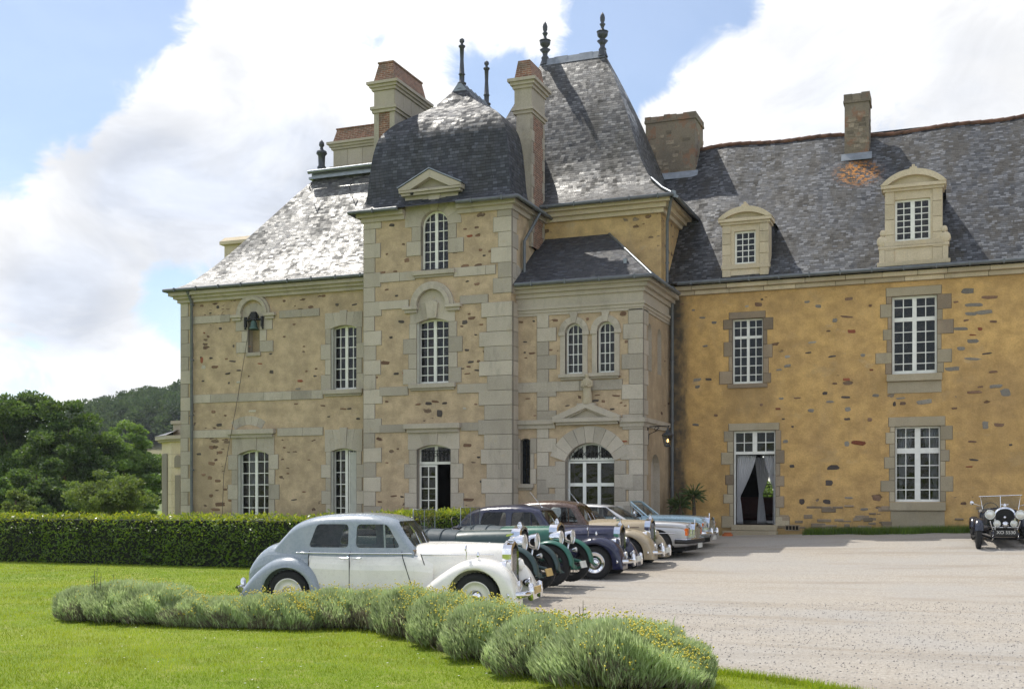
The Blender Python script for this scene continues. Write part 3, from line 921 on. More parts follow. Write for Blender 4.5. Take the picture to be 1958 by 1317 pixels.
while k < lw_g[3] - .14:
    mb.box(xs0 + .05, xs1 - .05, YL + .105, YL + .135, k, k + .035, .95); k += .05
mb.box(xs0 + .05, xs1 - .05, YL + .136, YL + .14, .95, lw_g[3] - .12, .6)
hp(mb, 'shutter', M_SHUT, parent=w2)
w3 = casement(lw_f, YL, .16, .9, sl=False, lh=.50, rows=((0, 1, 7),), jl=(.24, .40)); folded_shutter(w3, lw_f[0] + .004, YL, 1.0, lw_f[3] - .16)
mb = MB()      # flat hood over the tall window
x0, z0 = F(437, 833, YL); x1, z1 = F(527, 822, YL); z0 = F(482, 833, YL)[1]; z1 = F(482, 822, YL)[1]
mb.box(x0, x1, YL - .16, YL + .1, z0 + .06, z1 + .02, 1.02); mb.box(x0 + .08, x1 - .08, YL - .09, YL + .1, z0 - .06, z0 + .06, .94)
voussoirs(mb, F(450, 820, YL)[0], F(500, 820, YL)[0], F(475, 812, YL)[1], .16, YL, .30, 5, .010, 0)
hp(mb, 'hood_mould', M_GRAN)
mb = MB()      # bell niche
hood(mb, (ni[0] + ni[1]) / 2, F(520, 600, YL)[0] - (ni[0] + ni[1]) / 2 - .25, F(450, 603, YL)[1], YL)
voussoirs(mb, ni[0], ni[1], ni[3], NW, YL, .30, 5, .018, 0)
jambs(mb, ni[0], ni[1], ni[2], ni[3] - NW, YL, .26, .5, .34)
mb.box(ni[0] - .04, ni[1] + .04, YL - .05, YL + .3, ni[2] - .12, ni[2], .9)
hp(mb, 'niche_surround', M_GRAN, bevel=.006)

# roof of the left wing: bell-cast hip with a lead ridge
LX0, LX1, LY0, LY1 = XL - .45, -5.0, YL - .45, 4.15
prof = smooth_profile([(0, 0, 9.10), (.55, .62, 9.42), (1.25, 1.45, 10.25), (2.2, 2.35, 11.50), (3.35, 3.35, 13.0), (3.85, 3.80, 13.62)], 3)
mb = MB()
rings = []
for p in prof:
    f = p.x
    rings.append([(LX0 + p.x, LY0 + p.y, p.z), (LX1, LY0 + p.y, p.z), (LX1, LY1 - p.y, p.z), (LX0 + p.x, LY1 - p.y, p.z)])
strip_roof(mb, rings)
hp(mb, 'roof', M_SLATE_G, label='shiny bell-cast slate roof of the left wing')
mb = MB()
zr = prof[-1].z
xr = LX0 + 3.85
mb.box(xr - .12, LX1, LY0 + 3.66, LY1 - 3.66, zr - .02, zr + .14); mb.box(xr - .2, LX1, LY0 + 3.58, LY1 - 3.58, zr - .10, zr - .02)
mb.tube([(xr - .2, LY0 + 3.55, zr + .15), (LX1, LY0 + 3.55, zr + .15)], .07, 8)
hp(mb, 'ridge_cap', M_ZINC)
for px_, py_ in ((601, 363), (677, 362)):   # roof hooks
    mb = MB()
    x, z = F(px_, py_, -.35)
    mb.tube([(x, -.62, z - .12), (x + .02, -.72, z), (x + .05, -.6, z + .16)], .018, 5)
    hp(mb, 'roof_hook', M_IRON)
def finial(x, y, z, prof, name='finial', mat=None):
    mb = MB(); mb.lathe(prof, (x, y, z), 14); hp(mb, name, mat or M_LEADF)
finial(xr + .12, .2, zr + .1, [(.22, 0), (.20, .1), (.12, .16), (.17, .30), (.12, .36), (.13, .72), (.20, .80), (.18, .88), (.07, .95), (.05, 1.03), (.10, 1.1), (.09, 1.2), (.03, 1.28), (0, 1.32)])
mb = MB()      # small stone dormer seen edge-on on the left slope
xd, zd = F(438, 470, 1.0)
zd -= .16; xd += .15
mb.box(xd + .10, xd + 1.2, .35, 1.65, zd - .9, zd + .02); mb.box(xd - .02, xd + 1.2, .2, 1.8, zd + .02, zd + .14)
mb.prism([(.2, zd + .14), (1.8, zd + .14), (1.5, zd + .34), (1.0, zd + .44), (.5, zd + .34)], xd, xd + 1.2, axis='x')
hp(mb, 'dormer', M_TUF, label='small stone dormer peeking out on the far left slope')
# wide chimney on the back of the left wing
def chimney(x0, x1, y0, y1, zb, z_stone, z_band, z_corn, z_cap0, z_top, label, taper=.10, brick_lo=True, name='chimney', side_brick=False):
    mb = MB()
    if brick_lo: 
        mb.box(x0 + .02, x1 - .02, y0 + .02, y1 - .02, zb, z_stone, mi=1)
        for xx in (x0, x1 - .18): mb.box(xx, xx + .18, y0, y1, zb, z_stone, .95)
    else: mb.box(x0, x1, y0, y1, zb, z_stone)
    mb.box(x0 - .05, x1 + .05, y0 - .05, y1 + .05, z_stone, z_stone + .10, 1.03); mb.box(x0 - .10, x1 + .10, y0 - .10, y1 + .10, z_stone + .10, z_stone + .2, .98)
    # panelled stone block
    rnd = random.Random(int(x0 * 10))
    mb.box(x0 + .005, x1 - .005, y0 + .005, y1 - .005, z_stone + .2, z_corn, .92)
    for (a, c, ax) in ((x0, x1, 'x'), (y0, y1, 'y')):
        n = max(1, round((c - a) / .6))
        for k in range(n):
            p, q = a + (c - a) * k / n + .01, a + (c - a) * (k + 1) / n - .01
            if ax == 'x': mb.box(p, q, y0 - .012, y0 + .05, z_stone + .22, z_corn - .02, rnd.uniform(.9, 1.1))
            else: mb.box(x1 - .05, x1 + .012, p, q, z_stone + .22, z_corn - .02, rnd.uniform(.9, 1.1))
    for k, pr in enumerate((.06, .12, .19)):
        mb.box(x0 - pr, x1 + pr, y0 - pr, y1 + pr, z_corn + .09 * k, z_corn + .09 * (k + 1), 1.02)
    zc = z_corn + .27
    o = hp(mb, name, [M_GRAN, M_BRICK], label=label)
    mb = MB()
    mb.frustum((x0 - .02, x1 + .02, y0 - .02, y1 + .02), (x0 + taper, x1 - taper, y0 + taper, y1 - taper), zc, z_top)
    mb.box(x0 + taper - .03, x1 - taper + .03, y0 + taper - .03, y1 - taper + .03, z_top, z_top + .05, .6)
    hp(mb, 'cap', M_BRICK, parent=o)
    return o
chimney(-12.95, -10.5, .95, 1.75, 12.5, 14.02, 0, 14.85, 0, 15.62, 'broad brick and stone chimney low behind the left wing roof')

# ------------------------------------------------------------------ tower
tw_t = (F(805, 450, YT)[0], F(857, 450, YT)[0], F(831, 517, YT)[1], F(831, 402, YT)[1])
tw_m = (F(797, 670, YT)[0], F(858, 670, YT)[0], F(831, 733, YT)[1], F(831, 609, YT)[1])
tw_g = (F(797, 900, YT)[0], F(862, 900, YT)[0], .75, F(831, 850, YT)[1])
TW = (tw_t[1] - tw_t[0]) / 2
zT = [(F(740, 592, YT)[1], F(740, 576, YT)[1]), (F(740, 757, YT)[1], F(740, 740, YT)[1]), (F(740, 827, YT)[1], F(740, 812, YT)[1]), (F(740, 540, YT)[1], F(740, 523, YT)[1])]
wall('wall', 'y', YT, XT0, XT1, 0, 11.1, M_TAN, [opening(*tw_t, TW), opening(*tw_m, .12), opening(*tw_g, .14)], label='sand coloured front wall of the square tower')
mb = MB()
TYB = 2.25
mb.add([(XT1, YT, 0), (XT1, TYB, 0), (XT1, TYB, 11.1), (XT1, YT, 11.1)], [(0, 1, 2, 3)]); mb.add([(XT0, YT, 0), (XT0, TYB, 0), (XT0, TYB, 11.1), (XT0, YT, 11.1)], [(3, 2, 1, 0)])
mb.add([(XT0, TYB, 0), (XT1, TYB, 0), (XT1, TYB, 11.1), (XT0, TYB, 11.1)], [(3, 2, 1, 0)])
hp(mb, 'wall', M_TAN)
mb = MB()
quoin(mb, XT0, YT, .3, 10.98, 1, seed=21, a=.62, c=.40, side=True)
hp(mb, 'quoin', M_GRAN, bevel=.008)
mb = MB()
quoin(mb, XT1, YT, .3, zT[0][0], -1, seed=31, a=1.02, c=.82, proud=.05)
quoin(mb, XT1, YT, zT[0][1], 10.98, -1, seed=32, a=.62, c=.42)
hp(mb, 'quoin', M_GRAN, bevel=.008)
mb = MB()
xa, xb = XT0 + .55, XT1 - .75
for k, z in enumerate(zT):
    cuts = {0: (F(782, 580, YT)[0], F(880, 580, YT)[0]), 1: (tw_m[0] - .3, tw_m[1] + .3), 2: (F(776, 820, YT)[0], F(882, 820, YT)[0]), 3: (tw_t[0] - .2, tw_t[1] + .2)}[k]
    band(xa, cuts[0], z[0], z[1], YT, .03, seed=40 + k); band(cuts[1], xb if k < 3 else XT1 - .5, z[0], z[1], YT, .03, seed=50 + k)
    band(YT + .5, -3.0, z[0], z[1], XT1, .03, 'x', seed=60 + k) if k != 3 else band(YT + .4, -2.6, z[0], z[1], XT1, .03, 'x', seed=60 + k)
w4 = casement(tw_t, YT, TW, tw_t[2] + .5, lintel='arch', lh=.46, rows=((0, 1, 6),), jl=(.30, .50), recess=.16)
w5 = casement(tw_m, YT, .12, tw_m[2], lh=.50, rows=((0, 1, 7),), jl=(.28, .46)); folded_shutter(w5, tw_m[0] + .004, YT, tw_m[2], tw_m[3] - .12)
# keystone rising into a round hood over the first floor window
mb = MB()
xc = (tw_m[0] + tw_m[1]) / 2
hz = F(831, 584, YT)[1]
hood(mb, xc, .50, hz, YT, foot=.26, th=.24, proud=.16)
mb.prism([(xc - .15, tw_m[3] + .01), (xc + .15, tw_m[3] + .01), (xc + .21, hz + .08), (xc, hz + .16), (xc - .21, hz + .08)], YT - .09, YT + .1, 1.1)
N = 10
mb.prism([(xc + .49 * math.cos(math.pi * k / N), hz + .49 * math.sin(math.pi * k / N)) for k in range(N + 1)], YT - .02, YT + .1, 1.03)
hp(mb, 'hood_mould', M_GRAN, bevel=.006)
# garden door of the tower: fanlight with iron scrolls, one leaf open
wd = tw_g
ztr = F(831, 887, YT)[1]
o = win(wd[0], wd[1], ztr, wd[3], YT, .14, 1, ((0, 1, 1),), label='arched fanlight with iron scrolls over the garden door', name='fanlight')
mb = MB()
for k in range(8):
    x = wd[0] + .14 + (wd[1] - wd[0] - .28) * k / 7
    mb.tube([(x, YT + .12, ztr + .08), (x, YT + .12, wd[3] - .14)], .012, 5)
    if k < 7:
        xm = x + (wd[1] - wd[0] - .28) / 14
        mb.tube([(xm + .055 * math.cos(a), YT + .12, ztr + .30 + .055 * math.sin(a)) for a in np.linspace(0, 2 * math.pi, 10)], .009, 4)
mb.tube([(wd[0] + .1, YT + .12, ztr + .42), (wd[1] - .1, YT + .12, ztr + .42)], .012, 5)
hp(mb, 'iron_scroll', M_IRON, parent=o)
xm = (wd[0] + wd[1]) / 2
o = win(wd[0], xm + .02, .78, ztr - .02, YT, 0, 2, ((0, 1, 6),), leaves=1, name='door', label='white glazed left leaf of the garden door')
mb = MB(); jambs(mb, wd[0], wd[1], .75, wd[3] - .14, YT, .26, .44); flat_lintel(mb, wd[0], wd[1], wd[3], .14, YT, .52, .3, 5)
hp(mb, 'surround', M_GRAN, parent=o, bevel=.006)
mb = MB(); mb.obox((wd[1] - .06, YT + .55, 2.0), (.03, 0, 0), (0, .32, 0), (0, 0, 1.2)); hp(mb, 'door', M_WHITE, label='right leaf of the garden door swung inwards')
mb = MB()
x0 = F(776, 816, YT)[0]; x1 = F(882, 816, YT)[0]; z0 = F(831, 824, YT)[1]; z1 = F(831, 811, YT)[1]
mb.box(x0, x1, YT - .18, YT + .1, z0 + .08, z1 + .02, 1.02); mb.box(x0 + .08, x1 - .08, YT - .10, YT + .1, z0 - .04, z0 + .08, .94)
hp(mb, 'hood_mould', M_GRAN)
# tall stone dormer front with pediment at the eaves
mb = MB()
x0, x1 = F(775, 400, YT)[0], F(876, 400, YT)[0]
za, zb = F(831, 420, YT)[1], F(831, 372, YT)[1]
xl, xr_ = F(768, 362, YT)[0], F(887, 354, YT)[0]; zp = F(825, 325, YT - .2)[1]
xm = (xl + xr_) / 2
# spandrel with the round opening left free
ocr = arc(tw_t[0], tw_t[1], tw_t[3] - TW, TW, 16)
mb.prism([(x0, tw_t[3] - TW)] + ocr[::-1] + [(x1, tw_t[3] - TW), (x1, zb), (x0, zb)], YT - .010, YT + .5, 1.0)
mb.box(x0, x1, YT + .5, YT + 1.9, 11.1, zb, .9)
for k, pr in enumerate((.06, .12)):
    mb.box(xl + .12 - pr, xr_ - .12 + pr, YT - .10 - pr, YT + .8, zb + .08 * k, zb + .08 * (k + 1), 1.0)
zc = zb + .16
mb.prism([(xl + .1, zc), (xr_ - .1, zc), (xm, zp - .14)], YT - .03, YT + 1.0, .9)
for sg, xe in ((1, xl), (-1, xr_)):
    p = Vector((xe, 0, zc)); q = Vector((xm, 0, zp))
    d = (q - p).normalized(); nn = Vector((-d.z, 0, d.x)) * sg
    w_ = nn * -.20
    mb.prism([(p.x, p.z), (q.x, q.z), (q.x, q.z - .25), (p.x + sg * .02, p.z - .0 + .01), ] if False else [(xe, zc), (xe, zc + .06), (xm, zp + .02), (xm, zp - .22), (xe + sg * .40, zc)], YT - .24, YT + 1.0, 1.03)
dm = hp(mb, 'dormer', M_GRAN, bevel=.008, label='pedimented stone dormer front at the tower eaves')
mb = MB()
mb.prism([(xl - .03, zc + .065), (xm, zp + .035), (xr_ + .03, zc + .065), (xr_ + .03, zc + .10), (xm, zp + .075), (xl - .03, zc + .10)], YT - .27, YT + 1.2)
hp(mb, 'dormer_roof', M_ZINC, parent=dm)
mb = MB(); mb.lathe([(.0, 0), (.05, .01), (.075, .08), (.05, .13), (0, .14)], (F(792, 372, YT)[0], YT - .14, F(792, 376, YT)[1]), 10); hp(mb, 'knob', M_IRON, parent=dm)
# eaves and imperial roof
mb = MB()
for part in range(2):
    mb = MB()
    for dz0, dz1, pr in ((10.72, 10.86, .08), (10.86, 11.0, .2)):
        if part == 0: mb.box(XT0 - pr, x0, YT - pr, YT + .2, dz0, dz1); mb.box(XT0 - pr, XT0 + .1, YT + .2, TYB, dz0, dz1)
        else: mb.box(x1, XT1 + pr, YT - pr, YT + .2, dz0, dz1); mb.box(XT1 - .1, XT1 + pr, YT + .2, TYB, dz0, dz1)
    hp(mb, 'cornice', M_GRAN)
TX0, TX1, TY0, TY1 = XT0, XT1, YT, TYB
ip = [(-.36, -.36, 11.02), (-.12, -.12, 11.16), (.04, .04, 11.45), (.12, .12, 12.2), (.20, .20, 12.9), (.36, .34, 13.5), (.68, .62, 13.93), (1.02, .90, 14.20), (1.42, 1.20, 14.45), (1.78, 1.46, 14.70), (2.08, 1.68, 15.02), (2.42, 1.90, 15.42)]
mb = MB()
strip_roof(mb, [rect_ring(TX0, TX1, TY0, TY1, p.x, p.y, p.z) for p in smooth_profile(ip, 3)])
hp(mb, 'roof', M_SLATE_D, label='dark domed slate roof of the square tower')
mb = MB()
xm_ = (TX0 + TX1) / 2
mb.prism([(xm_ - .30, 15.18), (xm_ + .30, 15.18), (xm_ + .06, 15.48), (xm_ - .06, 15.48)], TY0 + 1.80, TY1 - 1.80)
for k in range(7): mb.prism([(xm_ - .30, 15.22), (xm_ + .30, 15.22), (xm_ + .05, 15.56), (xm_ - .05, 15.56)], TY0 + 1.95 + k * .35, TY0 + 2.0 + k * .35)
hp(mb, 'ridge_cap', M_ZINC)
fp = [(.26, 0), (.12, .25), (.17, .30), (.17, .36), (.10, .42), (.10, .75), (.135, .78), (.10, .82), (.07, 1.5), (.085, 2.05), (.13, 2.1), (.13, 2.16), (.06, 2.2), (.05, 2.27), (.10, 2.36), (.09, 2.46), (.03, 2.52), (0, 2.55)]
fp = [(a * .85, h_ * .68) for a, h_ in fp]
finial(xm_, TY0 + 2.0, 15.30, fp); finial(xm_, TY1 - 2.0, 15.30, fp)
gutter([(TX0 - .36, TY1, 11.0), (TX0 - .36, TY0 - .38, 11.0), (x0 - .1, TY0 - .38, 11.0)], .07)
gutter([(x1 + .1, TY0 - .38, 11.0), (TX1 + .36, TY0 - .38, 11.0), (TX1 + .36, -1.2, 11.0)], .07)
downpipe(XT1 + .12, -3.02, .7, 9.9, top=(XT1 + .34, -2.2, 10.95))
# slim stack on the tower's right wall and long stack on its left wall
mb = MB()
cx0, cx1, cy0, cy1 = -4.42, -3.88, -2.33, -1.15
mb.box(cx0, cx1, cy0, cy1, 9.9, 13.3, .9)
mb.box(cx0 + .05, cx1 + .012, cy0 + .20, cy1 - .12, 9.9, 14.05, mi=1)
mb.box(cx0 + .04, cx1, cy0, cy1, 13.3, 14.1, .98)
for k in range(11): mb.box(cx1 - .03, cx1 + .024, cy0 - .01, cy0 + (.24 if k % 2 else .14), 10.0 + k * .36, 10.34 + k * .36, .8 + .2 * (k % 3 == 0)); mb.box(cx1 - .03, cx1 + .024, cy1 - (.20 if k % 2 else .12), cy1 + .01, 10.0 + k * .36, 10.34 + k * .36, .86)
o = hp(mb, 'chimney', [M_GRAN, M_BRICK], label='slim brick and stone chimney on the right side of the tower')
mb = MB()
zz = 14.1
for h_, pr, ti in ((.10, .05, 1), (.08, .10, 1.05), (.62, .02, .97), (.10, .07, 1), (.10, .13, 1.03), (.10, .20, 1)):
    mb.box(cx0 - pr, cx1 + pr, cy0 - pr, cy1 + pr, zz, zz + h_, ti); zz += h_
hp(mb, 'chimney_head', M_GRAN, parent=o)
mb = MB(); mb.frustum((cx0 - .03, cx1 + .03, cy0 - .02, cy1 + .02), (cx0 + .07, cx1 - .07, cy0 + .07, cy1 - .07), zz, zz + .62); hp(mb, 'cap', M_BRICK, parent=o)
chimney(-9.28, -8.52, -2.70, -.30, 11.2, 14.62, 0, 15.35, 0, 16.28, 'long brick and stone chimney beside the tower roof', taper=.12)

# ------------------------------------------------------------------ porch block
pw = [(F(1081, 660, YB)[0], F(1114, 660, YB)[0]), (F(1142, 660, YB)[0], F(1175, 660, YB)[0])]
pz0, pz1 = F(1128, 714, YB)[1], F(1128, 616, YB)[1]
pd = (F(1081, 900, YB)[0], F(1175, 900, YB)[0], .68, F(1128, 846, YB)[1])
PDR = .55
sl_ = (F(995, 880, YB)[0], F(1014, 880, YB)[0], F(1004, 925, YB)[1], F(1004, 838, YB)[1])
wall('wall', 'y', YB, XT1, 0, 0, 8.45, M_TAN, [opening(a, c, pz0, pz1, (c - a) / 2) for a, c in pw] + [opening(*pd, PDR), opening(*sl_, .06)], label='sand coloured front wall of the porch block')
ns_ = [(-2.75, -2.25), (-1.55, -1.05)]
pzs = F(1239, 715, -3)[1]
wall('wall', 'x', 0.0, YB, 0.0, 0, 8.45, M_TAN, [opening(a, c, pz0 + .1, pz1, (c - a) / 2) for a, c in ns_] + [opening(-2.35, -1.25, .5, 3.3, .5)], depth=.2)
mb = MB(); mb.box(-.28, -.20, YB + .3, -.3, .3, 8.3); hp(mb, 'niche_back', M_GRAN)
mb = MB()
quoin(mb, 0, YB, .4, 7.55, -1, seed=71, a=.62, c=.42, proud=.03)
hp(mb, 'quoin', M_GRAN, bevel=.008)
mb = MB()
xq = F(1027, 700, YB)[0]
n = 17
rnd = random.Random(4)
for k in range(n):
    z = .4 + k * (7.15 / n); w_ = .62 if k % 2 else .38
    sblock(mb, xq, xq + w_, YB, .028, z, z + 7.15 / n, rnd.uniform(.74, 1.16))
hp(mb, 'pilaster', M_GRAN, bevel=.008)
mb = MB()
zB = [(F(1000, 751, YB)[1], F(1000, 732, YB)[1]), (F(1000, 817, YB)[1], F(1000, 804, YB)[1])]
band(XT1, F(1190, 740, YB)[0], zB[0][0], zB[0][1], YB, .03, seed=81)
for part in range(2):
    mb = MB()
    for pr, z0, z1 in ((.06, zB[1][0] - .05, zB[1][0] + .08), (.12, zB[1][0] + .08, zB[1][1])):
        if part == 0: mb.box(XT1, F(1062, 800, YB)[0], YB - pr, YB + .1, z0, z1)
        else: mb.box(F(1186, 800, YB)[0], pr, YB - pr, YB + .1, z0, z1); mb.box(-.1, pr, YB + .1, -.35, z0, z1)
    hp(mb, 'string_course', M_GRAN)
mb = MB()      # entablature under the eaves
zE = F(1000, 606, YB)[1]
for pr, z0, z1, ti in ((.03, zE, zE + .09, .98), (.06, zE + .09, zE + .18, 1.0), (.10, zE + .18, zE + .27, .97), (.035, zE + .27, 8.05, 1.02), (.10, 8.05, 8.18, 1.0), (.20, 8.18, 8.30, .97), (.32, 8.30, 8.42, 1.0)):
    mb.box(XT1, pr, YB - pr, YB + .1, z0, z1, ti); mb.box(-.1, pr, YB + .1, -.02, z0, z1, ti)
hp(mb, 'entablature', M_GRAN)
wp = None
for a, c in pw:
    o = win(a, c, pz0, pz1, YB, (c - a) / 2, 3, ((0, 1, 5),), leaves=1, recess=.16, fr=.05)
    mb = MB()
    voussoirs(mb, a, c, pz1, (c - a) / 2, YB, .19, 7, .038 if a < -2.2 else .044, .14)
    wm_ = .16
    for sg, xe in ((-1, a), (1, c)):
        mb.box(xe, xe + sg * wm_, YB - .03, YB + .1, pz0, pz1 - (c - a) / 2 - .10, 1.0); mb.box(xe, xe + sg * (wm_ + .05), YB - .06, YB + .1, pz1 - (c - a) / 2 - .10, pz1 - (c - a) / 2 + .02, 1.03)
    hp(mb, 'surround', M_GRAN, parent=o, bevel=.006)
mb = MB(); sill(mb, pw[0][0] - .18, pw[1][1] + .18, pz0, YB, .10, .14); hp(mb, 'sill', M_GRAN)
o = win(*sl_, YB, .06, 2, ((0, 1, 6),), leaves=1, recess=.2, name='window', label='narrow dark barred slit window beside the porch', mat=M_IRON, bar=.02, fr=.03)
mb = MB(); jambs(mb, sl_[0], sl_[1], sl_[2], sl_[3], YB, .12, .2, .45, .018); sill(mb, sl_[0] - .12, sl_[1] + .12, sl_[2], YB, .12, .1); hp(mb, 'surround', M_GRAN, parent=o, bevel=.006)
# porch door: arched fanlight with ironwork over a three-part glazed door
zdt = F(1128, 880, YB)[1]
o = win(pd[0], pd[1], zdt, pd[3], YB, PDR, 1, ((0, 1, 1),), leaves=3, name='fanlight', recess=.22, mid=.09)
mb = MB()
for k in range(11):
    x = pd[0] + .10 + (pd[1] - pd[0] - .2) * k / 10
    xm = (pd[0] + pd[1]) / 2; rr = ((pd[1] - pd[0]) / 2) ** 2
    h_ = PDR * math.sqrt(max(0, 1 - ((x - xm) ** 2) / rr))
    mb.tube([(x + .012 * math.sin(j * 1.6), YB + .14, zdt + .05 + (pd[3] - PDR + h_ - zdt - .12) * j / 8) for j in range(9)], .013, 5)
for k in range(9):
    x = pd[0] + .2 + (pd[1] - pd[0] - .4) * k / 8
    mb.tube([(x + .06 * math.cos(a), YB + .14, zdt + .2 + .06 * math.sin(a)) for a in np.linspace(0, 2 * math.pi, 10)], .010, 4)
hp(mb, 'iron_scroll', M_IRON, parent=o)
o = win(pd[0] + .02, pd[1] - .02, .72, zdt - .02, YB, 0, 1, ((0, .70, 1), (.70, 1, 1)), leaves=3, name='door', recess=.22, mid=.10, label='tall white glazed porch door in three parts')
mb = MB()
voussoirs(mb, pd[0], pd[1], pd[3], PDR, YB, .50, 9, .041, .0)
jambs(mb, pd[0], pd[1], .65, pd[3] - PDR, YB, .34, .62, .42, .028)
hp(mb, 'surround', M_GRAN, parent=o, bevel=.006)
mb = MB()      # pediment over the door
x0, x1 = F(1060, 806, YB)[0], F(1188, 800, YB)[0]
z0 = F(1122, 808, YB)[1]; z1 = F(1122, 770, YB)[1]
xm = (x0 + x1) / 2
mb.box(x0, x1, YB - .20, YB + .1, z0 + .02, z0 + .14); mb.box(x0 + .08, x1 - .08, YB - .12, YB + .1, z0 - .06, z0 + .02, .95)
mb.prism([(x0 + .2, z0 + .14), (x1 - .2, z0 + .14), (xm, z1 - .14)], YB - .04, YB + .1, .92)
for sg, xe in ((1, x0), (-1, x1)):
    mb.prism([(xe, z0 + .14), (xe, z0 + .19), (xm, z1 + .02), (xm, z1 - .16), (xe + sg * .34, z0 + .14)], YB - .20, YB + .1, 1.03)
    mb.prism([(xe + sg * .3, z0 + .14), (xe + sg * .3, z0 + .165), (xm, z1 - .09), (xm, z1 - .2), (xe + sg * .5, z0 + .14)], YB - .13, YB + .1, .95)
mb.box(xm - .28, xm + .28, YB - .18, YB + .1, z1 - .12, z1 - .02, .9)
hp(mb, 'pediment', M_GRAN, bevel=.006)
PED = (xm, z1)
# lean-to hipped roof of the porch
mb = MB()
e = .40
ez = 8.44
A0 = (XT1, YB - e, ez); A1 = (e, YB - e, ez); A2 = (e, YP, ez)
Tz = F(1100, 453, YP)[1]
T0 = (XT1, YP, Tz); T1 = (F(1165, 447, YP)[0], YP, Tz)
sl1 = math.hypot(YP - YB + e, Tz - ez); sl2 = math.hypot(e - T1[0], Tz - ez)
def subq(mb, P, UVs, n):
    for j in range(n):
        for i in range(n):
            def L(a, b2):
                q = [(1 - a) * (1 - b2), a * (1 - b2), a * b2, (1 - a) * b2]
                p = sum((Vector(P[k]) * q[k] for k in range(4)), Vector())
                w = (sum(UVs[k][0] * q[k] for k in range(4)), sum(UVs[k][1] * q[k] for k in range(4)))
                return p, w
            c = [L(i / n, j / n), L((i + 1) / n, j / n), L((i + 1) / n, (j + 1) / n), L(i / n, (j + 1) / n)]
            mb.add([p for p, _ in c], [(0, 1, 2, 3)], uvs=[[w for _, w in c]])
mb.add([A0, A1, T1, T0], [(0, 1, 2, 3)], uvs=[[(A0[0], 0), (A1[0], 0), (T1[0], sl1), (T0[0], sl1)]])
mb.add([A1, A2, T1], [(0, 1, 2)], uvs=[[(A1[1], 0), (A2[1], 0), (A2[1], sl2)]])
hp(mb, 'roof', M_SLATE_D, label='low dark hipped roof over the porch')
mb = MB(); mb.tube([A1, T1], .045, 6); mb.box(e - .9, e - .5, YB + .2, YB + .26, 8.75, 9.25) if False else None
hp(mb, 'hip_flashing', M_ZINC)
mb = MB()
xv, zv = F(1196, 521, YB + .4)
mb.box(xv - .05, xv + .05, YB + .35, YB + .45, zv - .1, zv + .42)
hp(mb, 'roof_vent', M_ZINC)
gutter([(XT1 + .1, YB - e - .03, ez - .02), (e + .03, YB - e - .03, ez - .02), (e + .03, -.5, ez - .02)], .07)
# pavilion with the steep roof
zPe = 11.30
wall('wall', 'y', YP, -7.6, 0, 8, zPe, M_OCH2, label='pale ochre upper wall of the steep pavilion')
mb = MB()
mb.add([(0, YP, 8), (0, 4.4, 8), (0, 4.4, zPe), (0, YP, zPe)], [(0, 1, 2, 3)]); mb.add([(-7.6, 4.4, 0), (0, 4.4, 0), (0, 4.4, zPe), (-7.6, 4.4, zPe)], [(3, 2, 1, 0)])
mb.add([(-7.6, YP, 0), (-7.6, 4.4, 0), (-7.6, 4.4, zPe), (-7.6, YP, zPe)], [(3, 2, 1, 0)])
hp(mb, 'wall', M_OCH2)
mb = MB()
for dz0, dz1, pr in ((zPe - .42, zPe - .28, .10), (zPe - .28, zPe - .14, .22), (zPe - .14, zPe, .36)):
    mb.box(XT1 - .02, pr, YP - pr, YP + .1, dz0, dz1); mb.box(-.1, pr, YP + .1, 4.4, dz0, dz1)
hp(mb, 'cornice', M_TUF)
mb = MB()
pp = [(-.46, -.46, zPe + .02), (-.05, -.05, zPe + .30), (.42, .42, zPe + .78), (.95, .95, 13.05), (1.6, 1.6, 14.85), (2.2, 2.2, 16.25), (2.66, 2.66, 17.2)]
strip_roof(mb, [rect_ring(-7.6, 0, YP, 4.4, p.x, p.y, p.z) for p in smooth_profile(pp, 3)])
hp(mb, 'roof', M_SLATE, label='very steep flared slate roof of the pavilion')
mb = MB()
yr = (YP + 4.4) / 2
for k in range(5):
    xa = -7.6 + 2.66 + k * (7.6 - 5.32) / 5; xb = xa + (7.6 - 5.32) / 5 + .03
    mb.prism([(yr - .17, 17.06), (yr + .17, 17.06), (yr + .06, 17.33 + .02 * (k % 2)), (yr - .06, 17.33 + .02 * (k % 2))], xa, xb, 1 - .05 * (k % 2), axis='x')
hp(mb, 'ridge_cap', M_ZINC)
fq = [(.24, 0), (.15, .35), (.17, .42), (.17, .46), (.10, .6), (.12, .75), (.24, .95), (.10, 1.0), (.12, 1.1), (.22, 1.25), (.24, 1.42), (.17, 1.46), (.26, 1.5), (.10, 1.56), (.06, 1.75), (.09, 1.85), (.13, 1.95), (.06, 2.03), (.10, 2.15), (.11, 2.35), (.08, 2.5), (.03, 2.62), (0, 2.68)]
fq = [(a * .8, h_ * .58) for a, h_ in fq]
finial(-7.6 + 2.75, yr, 17.12, fq); finial(-2.75, yr, 17.12, fq)
gutter([(XT1 - .1, YP - .48, zPe), (.48, YP - .48, zPe), (.48, 1.2, zPe)], .075)
mb = MB()
mb.prism([(.40, zPe + .02), (.62, zPe - .12), (.66, zPe - .06), (.44, zPe + .09)], YP - .42, 2.2)
mb.obox((.52, YP - .40, zPe + .02), (.06, 0, -.02), (0, .05, 0), (.0, .0, .10))
mb.tube([(.44, YP - .44, zPe + .06), (.06, YP - .06, zPe + .34), (-.42, YP + .42, zPe + .82)], .05, 6)
hp(mb, 'flashing', M_ZINC)
downpipe(.16, -.95, 8.7, 10.6, .05, top=(.4, YP - .3, zPe - .05))

